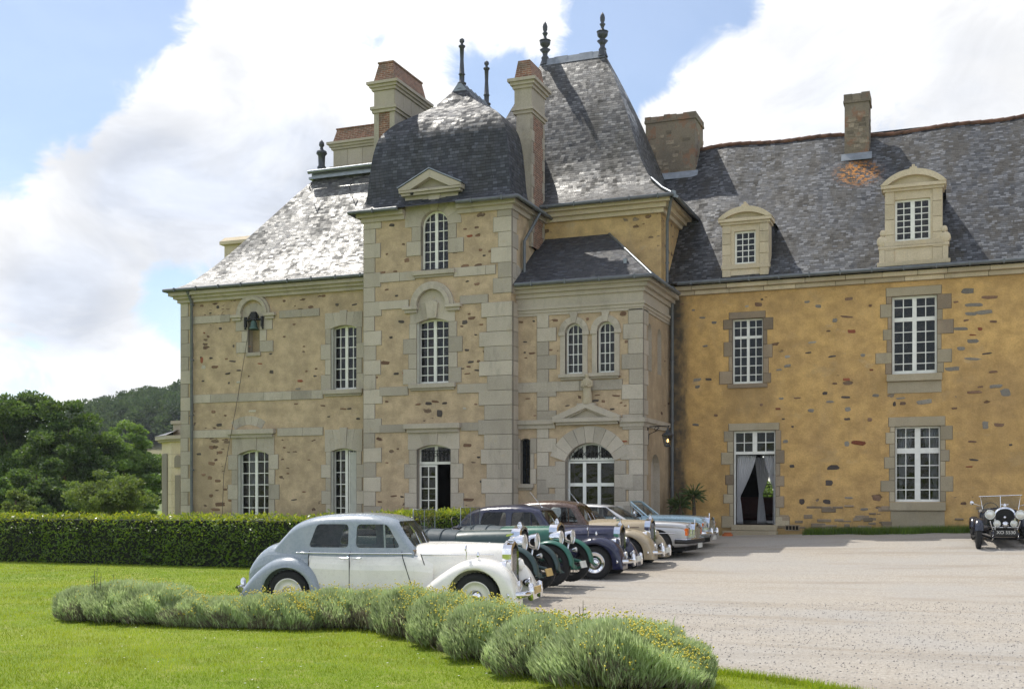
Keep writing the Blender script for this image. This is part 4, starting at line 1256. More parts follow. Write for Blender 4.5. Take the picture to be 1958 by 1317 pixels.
# ------------------------------------------------------------------ long ochre wing
XR1 = 24.0
rw1 = (F(1400, 680, 0)[0], F(1459, 680, 0)[0], F(1430, 733, 0)[1], F(1430, 609, 0)[1])
rw2 = (F(1705, 640, 0)[0], F(1792, 640, 0)[0], F(1748, 714, 0)[1], F(1748, 565, 0)[1])
rd = (F(1402, 900, 0)[0], F(1483, 900, 0)[0], F(1443, 1003, 0)[1], F(1443, 823, 0)[1])
rw4 = (F(1711, 880, 0)[0], F(1798, 880, 0)[0], F(1754, 959, 0)[1], F(1754, 815, 0)[1])
wall('wall', 'y', YR, 0, XR1, 0, 8.72, M_OCH, [opening(*w) for w in (rw1, rw2, rd, rw4)], depth=.34, label='ochre rendered wall of the long right wing with stones showing')
mb = MB()
# back wall with one window straight behind the open door
bw = (1.55, 2.75, 1.75, 3.6)
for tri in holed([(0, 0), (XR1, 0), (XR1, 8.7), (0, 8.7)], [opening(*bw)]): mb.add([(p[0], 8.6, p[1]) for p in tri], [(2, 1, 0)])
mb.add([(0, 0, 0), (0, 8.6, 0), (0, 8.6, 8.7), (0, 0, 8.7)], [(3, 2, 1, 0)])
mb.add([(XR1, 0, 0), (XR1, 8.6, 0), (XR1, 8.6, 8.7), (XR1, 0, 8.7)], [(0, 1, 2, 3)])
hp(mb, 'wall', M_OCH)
mb = MB()
for x in (bw[0], (bw[0] + bw[1]) / 2, bw[1]): mb.box(x - .035, x + .035, 8.55, 8.6, bw[2], bw[3])
for k in range(6): mb.box(bw[0], bw[1], 8.56, 8.59, bw[2] + (bw[3] - bw[2]) * k / 5 - .02, bw[2] + (bw[3] - bw[2]) * k / 5 + .02)
hp(mb, 'window', M_WHITE)
mb = MB()      # eaves cornice of stone blocks
course(mb, .02, XR1, 8.42, 8.56, 0, .10, seed=90); course(mb, .02, XR1, 8.56, 8.70, 0, .24, seed=91)
hp(mb, 'cornice', M_TUF, bevel=.01)
gutter([(.35, -.40, 8.76), (XR1, -.40, 8.76)], .085)
mb = MB()
RZ = 14.3; RY = 4.3; ny_ = 10; nx_ = 40
rnd = random.Random(3)
sag = lambda x: .10 * math.sin((x + 1) * .55) + .05 * math.sin(x * 1.7)
bumpy = [[rnd.uniform(-.025, .025) for i in range(nx_ + 1)] for j in range(ny_ + 1)]
def rp(i, j):
    x = -2.2 + (XR1 + 2.2) * i / nx_; f = j / ny_
    y = -.42 + (RY + .42) * f
    fl = .10 * (1 - f) ** 6
    return (x, y, 8.76 + (RZ - 8.76) * (f - 0) + fl * .0 + (sag(x) * f) + (bumpy[j][i] if 0 < j < ny_ else 0))
sl = math.hypot(RY + .42, RZ - 8.76)
for j in range(ny_):
    for i in range(nx_):
        P = [rp(i, j), rp(i + 1, j), rp(i + 1, j + 1), rp(i, j + 1)]
        mb.add(P, [(0, 1, 2, 3)], uvs=[[(P[0][0], sl * j / ny_), (P[1][0], sl * j / ny_), (P[2][0], sl * (j + 1) / ny_), (P[3][0], sl * (j + 1) / ny_)]], smooth=True)
mb.add([(-2.2, RY, RZ), (XR1, RY, RZ), (XR1, 9.05, 8.76), (-2.2, 9.05, 8.76)], [(0, 1, 2, 3)])
mb.add([(XR1, -.42, 8.76), (XR1, 9.05, 8.76), (XR1, RY, RZ)], [(0, 1, 2)])
hp(mb, 'roof', M_SLATE_R, label='lichened slate roof of the long right wing')
mb = MB()
x = -1.2
while x < XR1:
    mb.tube([(x, RY, RZ + sag(x) - .02), (x + .36, RY, RZ + sag(x + .36) + .0)], .085, 8, rnd.uniform(.5, 1.3)); x += .34
hp(mb, 'ridge_tile', M_TILE)
def zroof(y): return 8.76 + (RZ - 8.76) * (y + .42) / (RY + .42)
def plain_chimney(x0, x1, y0, y1, zt, label, ragged=.05):
    mb = MB()
    rnd = random.Random(int(x0 * 7) + 2)
    zb = zroof(y0) - .5
    mb.box(x0, x1, y0, y1, zb, zt - .28); mb.box(x0 - .04, x1 + .04, y0 - .04, y1 + .04, zt - .28, zt - .20, .9)
    n = max(3, int((x1 - x0) / .22))
    for k in range(n):
        mb.box(x0 - .03 + (x1 - x0 + .06) * k / n + .004, x0 - .03 + (x1 - x0 + .06) * (k + 1) / n - .004, y0 - .03, y1 + .03, zt - .20, zt - .08 + rnd.uniform(0, ragged), rnd.uniform(.7, 1.2))
    for k in range(30):      # stones standing out of the old mortar
        a = rnd.uniform(x0 + .05, x1 - .25); z = rnd.uniform(zroof(y0) + .1, zt - .5)
        mb.box(a, a + rnd.uniform(.12, .3), y0 - rnd.uniform(.006, .016), y0 + .05, z, z + rnd.uniform(.07, .14), rnd.uniform(.6, 1.5))
        a = rnd.uniform(y0 + .05, y1 - .25); z = rnd.uniform(zroof(y0) + .1, zt - .5)
        mb.box(x1 - .05, x1 + rnd.uniform(.006, .016), a, a + rnd.uniform(.12, .3), z, z + rnd.uniform(.07, .14), rnd.uniform(.6, 1.5))
    o = hp(mb, 'chimney', M_CHIM, label=label)
    mb = MB(); mb.prism([(y0 - .14, zroof(y0 - .14) + .015), (y0, zroof(y0) + .02), (y0, zroof(y0) + .12), (y0 - .14, zroof(y0 - .14) + .03)], x0 - .1, x1 + .1, axis='x'); hp(mb, 'flashing', M_ZINC, parent=o)
plain_chimney(-1.7, .08, 3.45, 4.75, 15.52, 'broad brown masonry chimney next to the steep pavilion')
plain_chimney(5.12, 5.90, 3.45, 4.25, 15.38, 'narrow brown masonry chimney alone on the ridge', .14)

def block_lintel(mb, x0, x1, z1, y, h=.34, over=.16):
    sblock(mb, x0 - over * .8, x1 + over * .6, y, .026, z1 + .002, z1 + h * .9, .95)
def rough_jambs(mb, x0, x1, z0, z1, y, seed=1, rmi=1):
    rnd = random.Random(seed)
    for sg, xe in ((-1, x0), (1, x1)):
        z = z0
        k = seed % 2
        while z < z1 - .02:
            h = min(rnd.uniform(.28, .48), z1 - z)
            if z1 - z - h < .16: h = z1 - z
            w = rnd.uniform(.24, .46) if k % 2 else rnd.uniform(.10, .18)
            sblock(mb, xe, xe + sg * w, y, rnd.uniform(.012, .028), z, z + h, rnd.uniform(.72, 1.12), mi=rmi if rnd.random() < .35 else 0)
            z += h; k += 1
M_GRANG = m_stone('grey brown granite', (.44, .375, .27), (.38, .32, .22), stain_amt=.4)
o = win(*rw1, 0, 0, 2, ((0, .72, 5), (.72, 1, 2)), recess=.14, fr=.05, mid=.085)
mb = MB(); block_lintel(mb, rw1[0], rw1[1], rw1[3], 0, .24, .12); rough_jambs(mb, rw1[0], rw1[1], rw1[2], rw1[3], 0, 5); mb.box(rw1[0] - .14, rw1[1] + .14, -.05, .2, rw1[2] - .14, rw1[2] - .01, .8); hp(mb, 'surround', [M_GRANR, M_GRANR], parent=o, bevel=.01)
o = win(*rw2, 0, 0, 2, ((0, .705, 5), (.705, 1, 2)), recess=.14, fr=.07, mid=.12)
mb = MB(); block_lintel(mb, rw2[0], rw2[1], rw2[3], 0, .30, .20); rough_jambs(mb, rw2[0], rw2[1], rw2[2], rw2[3], 0, 8); mb.box(rw2[0] - .14, rw2[1] + .14, -.10, .2, rw2[2] - .22, rw2[2] - .01, .95); mb.box(rw2[0] - .12, rw2[1] + .12, -.02, .1, rw2[2] - .58, rw2[2] - .226, .85); hp(mb, 'surround', [M_GRANG, M_GRANR], parent=o, bevel=.01)
zt_ = F(1443, 868, 0)[1]
o = win(rd[0], rd[1], zt_, rd[3], 0, 0, 2, ((0, 1, 2),), recess=.12, fr=.06, mid=.14, name='fanlight', label='white four-light fanlight above the open curtained door')
mb = MB(); block_lintel(mb, rd[0], rd[1], rd[3], 0, .26, .18); rough_jambs(mb, rd[0], rd[1], rd[2] - .1, rd[3], 0, 11); hp(mb, 'surround', [M_GRANG, M_GRANR], parent=o, bevel=.01)
mb = MB(); mb.box(rd[0], rd[0] + .05, .12, .20, rd[2], zt_); mb.box(rd[1] - .05, rd[1], .12, .20, rd[2], zt_); hp(mb, 'door_frame', M_WHITE)
mb = MB()
mb.box(rd[0] - .05, rd[1] + .05, -.12, .4, rd[2] - .18, rd[2], .95); mb.box(rd[0] - .25, rd[1] + .10, -.48, -.122, rd[2] - .40, rd[2] - .185, .88)
hp(mb, 'doorstep', M_GRANG, bevel=.015)
o = win(*rw4, 0, 0, 2, ((0, .68, 4), (.68, 1, 2)), recess=.14, fr=.05, mid=.16)
mb = MB(); block_lintel(mb, rw4[0], rw4[1], rw4[3], 0, .32, .22); rough_jambs(mb, rw4[0], rw4[1], rw4[2], rw4[3], 0, 14, 0); mb.box(rw4[0] - .15, rw4[1] + .15, -.08, .2, rw4[2] - .26, rw4[2] - .01, .95); mb.box(rw4[0] - .12, rw4[1] + .12, -.02, .1, .7, rw4[2] - .266, .85); hp(mb, 'surround', [M_GRANG, M_GRANR], parent=o, bevel=.01)
# footing: bare masonry and an air vent at the foot of the ochre wall
mb = MB()
rnd = random.Random(17)
for k in range(80):
    x = rnd.uniform(3.4, 9.8); z = rnd.uniform(.9, 1.35) if rnd.random() < .8 else rnd.uniform(1.3, 1.7)
    if rw4[0] - .3 < x < rw4[1] + .3: continue
    mb.box(x, x + rnd.uniform(.15, .5), -rnd.uniform(.004, .03), .05, z, z + rnd.uniform(.05, .14), rnd.uniform(.6, 1.15))
hp(mb, 'footing_stone', M_GRANR, bevel=.012)
for ch in list(house.children):
    if ch.name.startswith('footing_stone'): ch['kind'] = 'stuff'
mb = MB()
xv, zv = F(1515, 1008, 0)
mb.box(xv - .22, xv + .22, -.02, .04, zv - .10, zv + .08, .9)
for k in range(4): mb.box(xv - .19 + k * .1, xv - .12 + k * .1, -.03, -.02, zv - .07, zv + .05, .05)
hp(mb, 'air_vent', M_GRANR)
downpipe(.13, -.16, 1.9, 8.2, .055, top=(.2, -.36, 8.7))

def roof_dormer(x0, x1, zb, zs, zt, wn_, label, cols, rows, leaves, scroll=False):
    """stone dormer with a rounded pediment; x0..x1 body, zs springing of the pediment, zt its crown"""
    y = -.30
    mb = MB()
    hl = opening(*wn_)
    for tri in holed([(x0, zb), (x1, zb), (x1, zs), (x0, zs)], [hl]): mb.add([(p[0], y, p[1]) for p in tri], [(0, 1, 2)])
    mb.add([(p[0], y, p[1]) for p in hl] + [(p[0], y + .25, p[1]) for p in hl], [(i, (i + 1) % 4, 4 + (i + 1) % 4, 4 + i) for i in range(4)])
    mb.box(x0, x0 + .28, y + .002, y + .55, zb, zs, 1.0); mb.box(x1 - .28, x1, y + .002, y + .55, zb, zs, 1.0)
    # pilaster strips and joints
    for xe, sg in ((x0, 1), (x1, -1)):
        n = 5
        for k in range(n):
            mb.box(xe + sg * .005, xe + sg * .27, y - .035, y + .02, zb + (zs - zb) * k / n + .006, zb + (zs - zb) * (k + 1) / n - .006, .96 + .06 * ((k * 7) % 3 - 1))
    mb.box(x0 - .02, x1 + .02, y - .05, y + .3, wn_[2] - .16, wn_[2] - .02, .9)
    mb.box(x0 - .10, x1 + .10, y - .14, y + .6, zs, zs + .10, 1.02); mb.box(x0 - .05, x1 + .05, y - .08, y + .6, zs - .08, zs, .96)
    w = (x1 - x0) / 2 + .12; rise = zt - zs - .10; xm = (x0 + x1) / 2
    out = arc(xm - w, xm + w, zs + .10, rise, 18); inn = arc(xm - w + .2, xm + w - .2, zs + .10, rise - .18, 18)
    for k in range(18): mb.prism([out[k], inn[k], inn[k + 1], out[k + 1]], y - .16, y + .6, 1.03)
    mb.prism(inn[::-1], y - .02, y + .5, .92)
    mb.box(xm - .10, xm + .10, y - .12, y + .2, zt - .02, zt + .06, .9); mb.box(xm - .04, xm + .04, y - .08, y + .1, zt + .06, zt + .14, .9)
    if scroll:
        for sg, xe in ((-1, x0), (1, x1)):
            mb.box(xe, xe + sg * .16, y - .03, y + .4, zb, zb + .62, .95)
            mb.lathe([(.0, -.04), (.15, -.04), (.16, .2), (0, .2)], (xe + sg * .08, y, zb + .74), 12, axis='y')
            mb.lathe([(.0, -.05), (.09, -.05), (.10, .2), (0, .2)], (xe + sg * .05, y, zb + .98), 12, axis='y')
        mb.box(x0 - .22, x1 + .22, y - .06, y + .3, zb - .02, zb + .10, .85); mb.box(x0 - .19, x1 + .19, y - .05, y + .3, zb + .5, zb + .58, .95)
    o = hp(mb, 'dormer', M_TUF, bevel=.006, label=label)
    mb = MB()      # slated cheeks and barrel roof running back into the slope
    ye = lambda z: (z - 8.76) / (RZ - 8.76) * (RY + .42) - .42 + .15
    for xe in (x0 + .03, x1 - .03):
        mb.prism([(y + .5, zb - .2), (y + .5, zs + .05), (ye(zs + .05), zs + .05)], xe - .02, xe + .02, axis='x')
    o2 = arc(xm - w + .04, xm + w - .04, zs + .06, rise, 12)
    for k in range(12):
        (xa, za), (xb, zb2) = o2[k], o2[k + 1]
        mb.add([(xa, y + .55, za), (xb, y + .55, zb2), (xb, ye(zb2) + .2, zb2), (xa, ye(za) + .2, za)], [(3, 2, 1, 0)])
    hp(mb, 'dormer_roof', M_SLATE_D, parent=o)
    # window as a sub-part
    mb = MB()
    a, c, z0, z1 = wn_
    ya, yb = y + .10, y + .15
    fr = .06
    mb.box(a, a + fr, ya, yb, z0, z1); mb.box(c - fr, c, ya, yb, z0, z1); mb.box(a + fr, c - fr, ya, yb, z0, z0 + fr); mb.box(a + fr, c - fr, ya, yb, z1 - fr, z1)
    L = [(a + fr, c - fr)] if leaves == 1 else [(a + fr, (a + c) / 2 - .06), ((a + c) / 2 + .06, c - fr)]
    if leaves == 2: mb.box((a + c) / 2 - .06, (a + c) / 2 + .06, ya - .01, yb, z0 + fr, z1 - fr)
    for p, q in L:
        for k in range(1, cols): mb.box(p + (q - p) * k / cols - .013, p + (q - p) * k / cols + .013, ya + .01, yb - .01, z0 + fr, z1 - fr)
        for k in range(1, rows): zz = z0 + fr + (z1 - z0 - 2 * fr) * k / rows; mb.box(p, q, ya + .014, yb - .014, zz - .013, zz + .013)
    hp(mb, 'window_frame', M_WHITE, parent=o)
    mb = MB(); mb.add([(a + .01, ya + .03, z0 + .01), (c - .01, ya + .03, z0 + .01), (c - .01, ya + .03, z1 - .01), (a + .01, ya + .03, z1 - .01)], [(0, 1, 2, 3)]); hp(mb, 'pane', M_GLASS, parent=o)
    mb = MB(); mb.box(x0 + .3, x1 - .3, y + .9, y + .95, zb, zs); hp(mb, 'dark_backing', M_INT, parent=o)  # plain dark sheet closing the dormer behind its pane
yd = -.30
roof_dormer(F(1381, 470, yd)[0], F(1470, 470, yd)[0], 8.86, F(1424, 424, yd)[1], F(1422, 396, yd)[1], (F(1404, 470, yd)[0], F(1445, 470, yd)[0], F(1424, 504, yd)[1], F(1424, 441, yd)[1]), 'smaller pale stone dormer with a rounded pediment', 3, 5, 1)
roof_dormer(F(1692, 430, yd)[0], F(1802, 430, yd)[0], 8.86, F(1746, 359, yd)[1], F(1743, 325, yd)[1], (F(1711, 430, yd)[0], F(1779, 430, yd)[0], F(1745, 459, yd)[1], F(1745, 380, yd)[1]), 'larger pale stone dormer with scrolls and a rounded pediment', 2, 6, 2, True)
# floors that close the rooms
mb = MB()
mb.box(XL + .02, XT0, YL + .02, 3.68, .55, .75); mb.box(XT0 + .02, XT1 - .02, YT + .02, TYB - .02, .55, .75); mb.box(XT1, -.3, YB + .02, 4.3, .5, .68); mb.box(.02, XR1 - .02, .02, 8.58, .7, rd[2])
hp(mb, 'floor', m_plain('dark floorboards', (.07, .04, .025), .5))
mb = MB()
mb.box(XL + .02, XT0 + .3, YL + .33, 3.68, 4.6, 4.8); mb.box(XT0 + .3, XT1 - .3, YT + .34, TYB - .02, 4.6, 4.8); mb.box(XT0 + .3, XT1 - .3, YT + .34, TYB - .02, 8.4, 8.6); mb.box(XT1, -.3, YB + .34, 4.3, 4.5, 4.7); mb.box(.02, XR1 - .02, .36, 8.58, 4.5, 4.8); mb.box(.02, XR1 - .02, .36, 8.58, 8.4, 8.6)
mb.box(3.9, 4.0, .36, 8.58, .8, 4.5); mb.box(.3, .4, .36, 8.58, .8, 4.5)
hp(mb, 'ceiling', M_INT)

# ------------------------------------------------------------------ garden building behind the left gable
annex = empty('garden_pavilion', 'low pale stone pavilion with arched niches behind the left gable', 'pavilion', (-19.0, 1.5, .5))
ax1, ay0 = XL + .0, -.9
axc = F(292, 900, -.3)[0]
mb = MB()
poly = [(axc, .6), (axc + .35, -.2), (axc + 1.3, -.85), (XL, -.9), (XL, 3.2), (axc, 3.0)]
zt = F(300, 842, -.4)[1]
mb.prism(poly, .2, zt, axis='z')
for k in range(7):
    z = .6 + k * .5
    mb.prism([(a + (a - (-17.2)) * .0 - .006, c - .012) for a, c in poly], z, z + .012, .7, axis='z')
mb.build('wall', M_TUF, annex, 'world')
mb = MB()
big_ = [(axc - .22, .5), (axc + .2, -.42), (axc + 1.25, -1.1), (XL, -1.15), (XL, 3.3), (axc - .2, 3.1)]
mb.prism(big_, zt, zt + .14, axis='z'); mb.prism([(a * .97 - .5, c * .9) for a, c in big_], zt - .08, zt, .9, axis='z')
mb.box(axc + .95, XL, -.3, 2.8, zt + .14, zt + .62, .9); mb.box(axc + .88, XL, -.36, 2.86, zt + .62, zt + .74, 1.0)
mb.build('parapet', M_GRAN, annex, 'world')
mb = MB()
mb.add([(axc - .25, .5, zt + .145), (axc + .2, -.45, zt + .145), (axc + 1.25, -1.12, zt + .145), (axc + 1.2, -.31, zt + .40), (axc + .94, 1.4, zt + .42), (axc - .25, 1.4, zt + .145)], [(0, 1, 2, 3, 4, 5)])
mb.build('roof', M_SLATE_G, annex, 'world')
for k, (px0, px1, py0, py1, rs) in enumerate(((297, 311, 868, 985, 0), (334, 346, 870, 893, 1), (335, 345, 908, 985, 0))):
    mb = MB()
    ya_ = -.28 if k == 0 else -.9
    a, z1 = F(px0, py0, ya_); c, z0 = F(px1, py1, ya_)
    if k == 0:
        p0 = Vector((axc + .42, -.25, 0)); p1 = Vector((axc + .95, -.62, 0))
        n_ = Vector((p1.y - p0.y, -(p1.x - p0.x), 0)).normalized() * .02
        mb.add([p0 + n_ + Vector((0, 0, .5)), p1 + n_ + Vector((0, 0, .5)), p1 + n_ + Vector((0, 0, z1)), p0 + n_ + Vector((0, 0, z1))], [(0, 1, 2, 3)], .55)
    else:
        mb.prism(opening(a, min(c, XL - .02), max(z0, .3), z1, (min(c, XL - .02) - a) / 2 if rs else 0), -.925, -.9, .6)
    mb.build('niche', M_GRAN, annex, 'world')
# ------------------------------------------------------------------ field stones showing through the render, wall by wall
M_FS = [m_stone('dark field stone', (.085, .070, .062), stain_amt=.3, speck=.25), m_stone('brown field stone', (.165, .095, .060), (.21, .13, .085), stain_amt=.35, speck=.25),
        m_stone('grey field stone', (.235, .215, .18), (.19, .17, .145), stain_amt=.35, speck=.2), m_stone('red field stone', (.26, .085, .045), stain_amt=.3, speck=.2), m_stone('pale field stone', (.50, .45, .37), stain_amt=.3)]
def field_stones(lst, sc_, ox, oy, y, seed):
    rnd = random.Random(seed)
    mb = MB()
    KEY = {'d': 0, 'b': 1, 'g': 2, 'r': 3, 'w': 4}
    for it in lst:
        zx, zy, w, h = it[:4]
        k = KEY[it[4]] if len(it) > 4 else rnd.choice([0, 1, 1])
        x, z = F(ox + zx * sc_, oy + zy * sc_, y)
        dpp = math.hypot(x - CAMX, y - CAMY) / FPX
        hw, hh = w * sc_ * dpp / 2 * 1.05, h * sc_ * dpp / 2 * 1.1
        n = 11
        tilt = rnd.uniform(-.12, .12)
        p = []
        for q in range(n):
            a = 2 * math.pi * q / n
            e = 2 / 3.2
            r = rnd.uniform(.78, 1.12)
            px, pz = hw * math.copysign(abs(math.cos(a)) ** e, math.cos(a)) * r, hh * math.copysign(abs(math.sin(a)) ** e, math.sin(a)) * r
            p.append((x + px, z + pz + px * tilt))
        c = (x, z)
        pr = rnd.uniform(.004, .016)
        inner = [(c[0] + (a - c[0]) * .72, c[1] + (b_ - c[1]) * .72) for a, b_ in p]
        V = [(a, y + .01, b_) for a, b_ in p] + [(a, y - pr * .6, b_) for a, b_ in p] + [(a, y - pr, b_) for a, b_ in inner]
        f = [(i, (i + 1) % n, n + (i + 1) % n, n + i) for i in range(n)] + [(n + i, n + (i + 1) % n, 2 * n + (i + 1) % n, 2 * n + i) for i in range(n)] + [tuple(range(2 * n, 3 * n))]
        mb.add(V, f, rnd.uniform(.75, 1.25), mi=k)
    o = hp(mb, 'field_stone', M_FS)
    o['kind'] = 'stuff'
OCH = [(930, 796, 58, 20, 'r'), (812, 911, 55, 20, 'd'), (793, 981, 35, 25, 'd'), (783, 1070, 32, 18, 'd'), (667, 1070, 22, 25), (620, 905, 22, 14, 'd'), (876, 800, 20, 20, 'g'), (1015, 1053, 32, 26, 'b'), (958, 1105, 30, 12, 'g'),
 (1440, 88, 50, 24, 'g'), (1545, 118, 62, 14, 'b'), (1468, 154, 72, 14, 'g'), (1517, 187, 72, 20, 'g'), (1452, 196, 44, 14, 'g'), (1432, 225, 24, 8, 'b'), (1560, 232, 30, 10, 'b'), (1408, 264, 56, 14, 'g'), (1497, 265, 18, 14, 'r'), (1462, 293, 28, 6, 'r'), (1465, 322, 46, 16, 'g'), (1407, 357, 32, 16, 'g'), (1528, 380, 40, 7, 'd'), (1462, 405, 65, 10, 'g'), (1367, 451, 60, 18, 'g'), (1560, 465, 36, 10, 'b'), (1570, 533, 54, 14, 'g'), (1615, 560, 40, 30, 'g'), (1468, 560, 64, 12, 'b'), (1500, 535, 24, 8),
 (1238, 605, 64, 18, 'g'), (1138, 612, 28, 14, 'b'), (1098, 615, 12, 18), (1128, 588, 40, 8, 'g'), (877, 209, 55, 9, 'b'), (885, 126, 32, 14, 'b'), (690, 140, 24, 10, 'g'), (742, 160, 26, 14, 'g'), (985, 157, 14, 10), (820, 226, 20, 18, 'g'), (900, 277, 36, 16, 'r'), (790, 275, 18, 8), (697, 376, 28, 6, 'd'), (870, 583, 40, 10), (775, 565, 22, 14), (797, 605, 36, 10, 'g'), (820, 520, 22, 8, 'b'), (709, 645, 28, 14, 'g'), (555, 638, 24, 10, 'r'), (570, 590, 22, 10, 'g'), (645, 587, 32, 6, 'b'), (875, 500, 32, 12, 'r'), (990, 456, 16, 8, 'r'), (950, 388, 20, 14, 'g'), (808, 393, 34, 8), (598, 395, 24, 12, 'w'), (715, 328, 36, 8, 'w'), (600, 438, 28, 12, 'g'), (560, 456, 24, 8, 'g'),
 (1585, 712, 44, 16, 'b'), (1522, 712, 24, 32, 'g'), (1378, 635, 26, 8), (878, 685, 26, 10, 'd'), (983, 688, 20, 16), (1010, 575, 26, 12, 'g'), (880, 640, 26, 20, 'g'), (580, 685, 14, 6, 'd'), (623, 720, 12, 8, 'd'), (590, 790, 24, 14, 'g'), (178, 502, 36, 14, 'g'), (232, 500, 28, 10), (180, 535, 22, 14, 'g'), (257, 236, 22, 12, 'g'), (202, 213, 28, 8, 'g'), (462, 152, 34, 18, 'b'), (410, 160, 16, 8, 'w'), (480, 128, 14, 8), (107, 150, 18, 8), (160, 178, 16, 8, 'g'), (216, 345, 24, 8, 'g'), (172, 712, 30, 10, 'g'), (265, 668, 20, 10), (478, 618, 14, 10, 'b'), (1420, 1078, 22, 12, 'b'), (1460, 790, 36, 8), (1640, 805, 14, 8, 'd'), (1468, 875, 36, 8, 'd'), (1445, 907, 30, 6, 'r'), (885, 1052, 34, 8, 'g'), (1385, 140, 20, 8, 'b')]
field_stones(OCH, .4101, 1260, 520, YR, 1)
LWS = [(290, 440, 14, 10), (668, 440, 22, 10, 'b'), (775, 430, 14, 10), (845, 430, 24, 6), (720, 395, 16, 8, 'b'), (560, 415, 14, 8), (225, 435, 16, 8), (260, 465, 12, 6), (300, 527, 16, 8, 'd'), (354, 598, 8, 10, 'd'), (250, 560, 12, 8), (235, 545, 8, 6, 'r'), (325, 650, 14, 6), (262, 647, 16, 8, 'd'), (222, 645, 10, 8), (350, 660, 32, 6, 'd'), (278, 683, 30, 10), (330, 710, 24, 6, 'd'), (376, 697, 20, 6, 'd'), (232, 684, 20, 14, 'w'), (225, 655, 12, 24, 'r'), (375, 745, 20, 8, 'w'), (508, 703, 18, 12, 'd'), (335, 748, 10, 8, 'd'), (462, 670, 24, 5, 'r'), (505, 630, 14, 6), (685, 720, 16, 6), (690, 690, 12, 6), (624, 740, 26, 10, 'r'), (616, 772, 24, 8, 'g'), (650, 700, 10, 6), (608, 833, 18, 6), (717, 840, 22, 6), (825, 852, 20, 6), (800, 853, 28, 6, 'b'), (860, 893, 18, 8, 'd'), (740, 885, 14, 6), (430, 862, 36, 8, 'w'), (295, 918, 28, 12, 'd'), (272, 865, 20, 12, 'b'), (320, 880, 14, 6), (263, 1010, 20, 14, 'b'), (300, 1030, 22, 10, 'b'), (214, 1037, 22, 8, 'd'), (245, 970, 18, 8), (265, 1075, 30, 14, 'b'), (258, 1133, 22, 14, 'b'), (232, 1120, 20, 10), (290, 1145, 30, 10, 'b'), (320, 1180, 20, 8), (262, 1205, 18, 12), (300, 1240, 46, 16, 'b'), (280, 1262, 40, 10), (340, 1225, 20, 8), (600, 1222, 24, 6), (575, 1115, 14, 6), (640, 1190, 16, 6), (560, 1010, 12, 6), (660, 1060, 14, 5), (230, 740, 12, 6), (420, 600, 10, 6), (560, 560, 12, 6), (640, 600, 12, 5), (600, 510, 14, 6, 'b')]
field_stones(LWS, .4706, 280, 380, YL, 2)
TWS = [(168, 246, 22, 10, 'd'), (222, 372, 20, 14), (133, 417, 28, 8, 'b'), (180, 412, 16, 6), (150, 350, 10, 6), (474, 254, 18, 8), (432, 260, 14, 6), (448, 285, 24, 8, 'r'), (478, 283, 22, 8, 'b'), (524, 339, 20, 10, 'b'), (487, 335, 14, 8), (500, 355, 12, 6), (432, 393, 34, 12, 'b'), (479, 390, 28, 10, 'b'), (150, 478, 16, 6), (185, 500, 12, 6), (474, 458, 20, 10, 'b'), (440, 448, 14, 6), (202, 593, 22, 10, 'd'), (165, 650, 14, 8, 'd'), (143, 741, 38, 12, 'b'), (184, 780, 20, 8, 'd'), (214, 779, 16, 8, 'r'), (112, 793, 14, 6), (456, 580, 26, 10, 'b'), (430, 595, 20, 14, 'd'), (446, 565, 12, 6), (490, 603, 14, 6), (420, 610, 14, 6), (470, 640, 12, 5), (438, 695, 18, 8, 'd'), (452, 738, 22, 8, 'd'), (480, 735, 14, 8, 'b'), (445, 755, 18, 6), (420, 762, 22, 4, 'd'), (476, 768, 24, 6, 'd'), (440, 780, 24, 4, 'b'), (500, 700, 10, 6), (262, 890, 22, 6), (300, 887, 24, 10, 'd'), (325, 880, 30, 8, 'b'), (358, 886, 22, 8), (340, 922, 26, 26, 'd'), (430, 905, 14, 8, 'w'), (470, 890, 14, 6), (150, 880, 12, 6), (492, 1168, 16, 8, 'd'), (440, 1233, 54, 10, 'b'), (440, 1037, 30, 12, 'b'), (480, 1080, 12, 6), (175, 1220, 26, 6), (205, 1222, 14, 6), (125, 1240, 20, 6), (150, 1100, 12, 5), (190, 1050, 10, 5)]
field_stones(TWS, .5312, 660, 300, YT, 3)
BLS = [(240, 341, 36, 14, 'b'), (243, 445, 24, 8, 'b'), (268, 296, 30, 12, 'b'), (610, 262, 34, 22, 'b'), (632, 403, 30, 14, 'b'), (630, 527, 36, 24, 'r'), (150, 462, 36, 10, 'b'), (114, 458, 14, 8, 'd'), (116, 405, 24, 6), (160, 300, 14, 8), (120, 485, 14, 6), (470, 700, 40, 10), (510, 703, 20, 12, 'b'), (330, 725, 22, 6, 'd'), (480, 672, 30, 6, 'b'), (575, 675, 40, 8, 'b'), (600, 710, 16, 8), (555, 742, 24, 8), (620, 725, 16, 6), (430, 290, 16, 14, 'b'), (95, 305, 22, 8), (130, 690, 26, 6), (165, 775, 16, 6), (618, 905, 28, 8, 'r')]
field_stones(BLS, .3797, 960, 500, YB, 4)
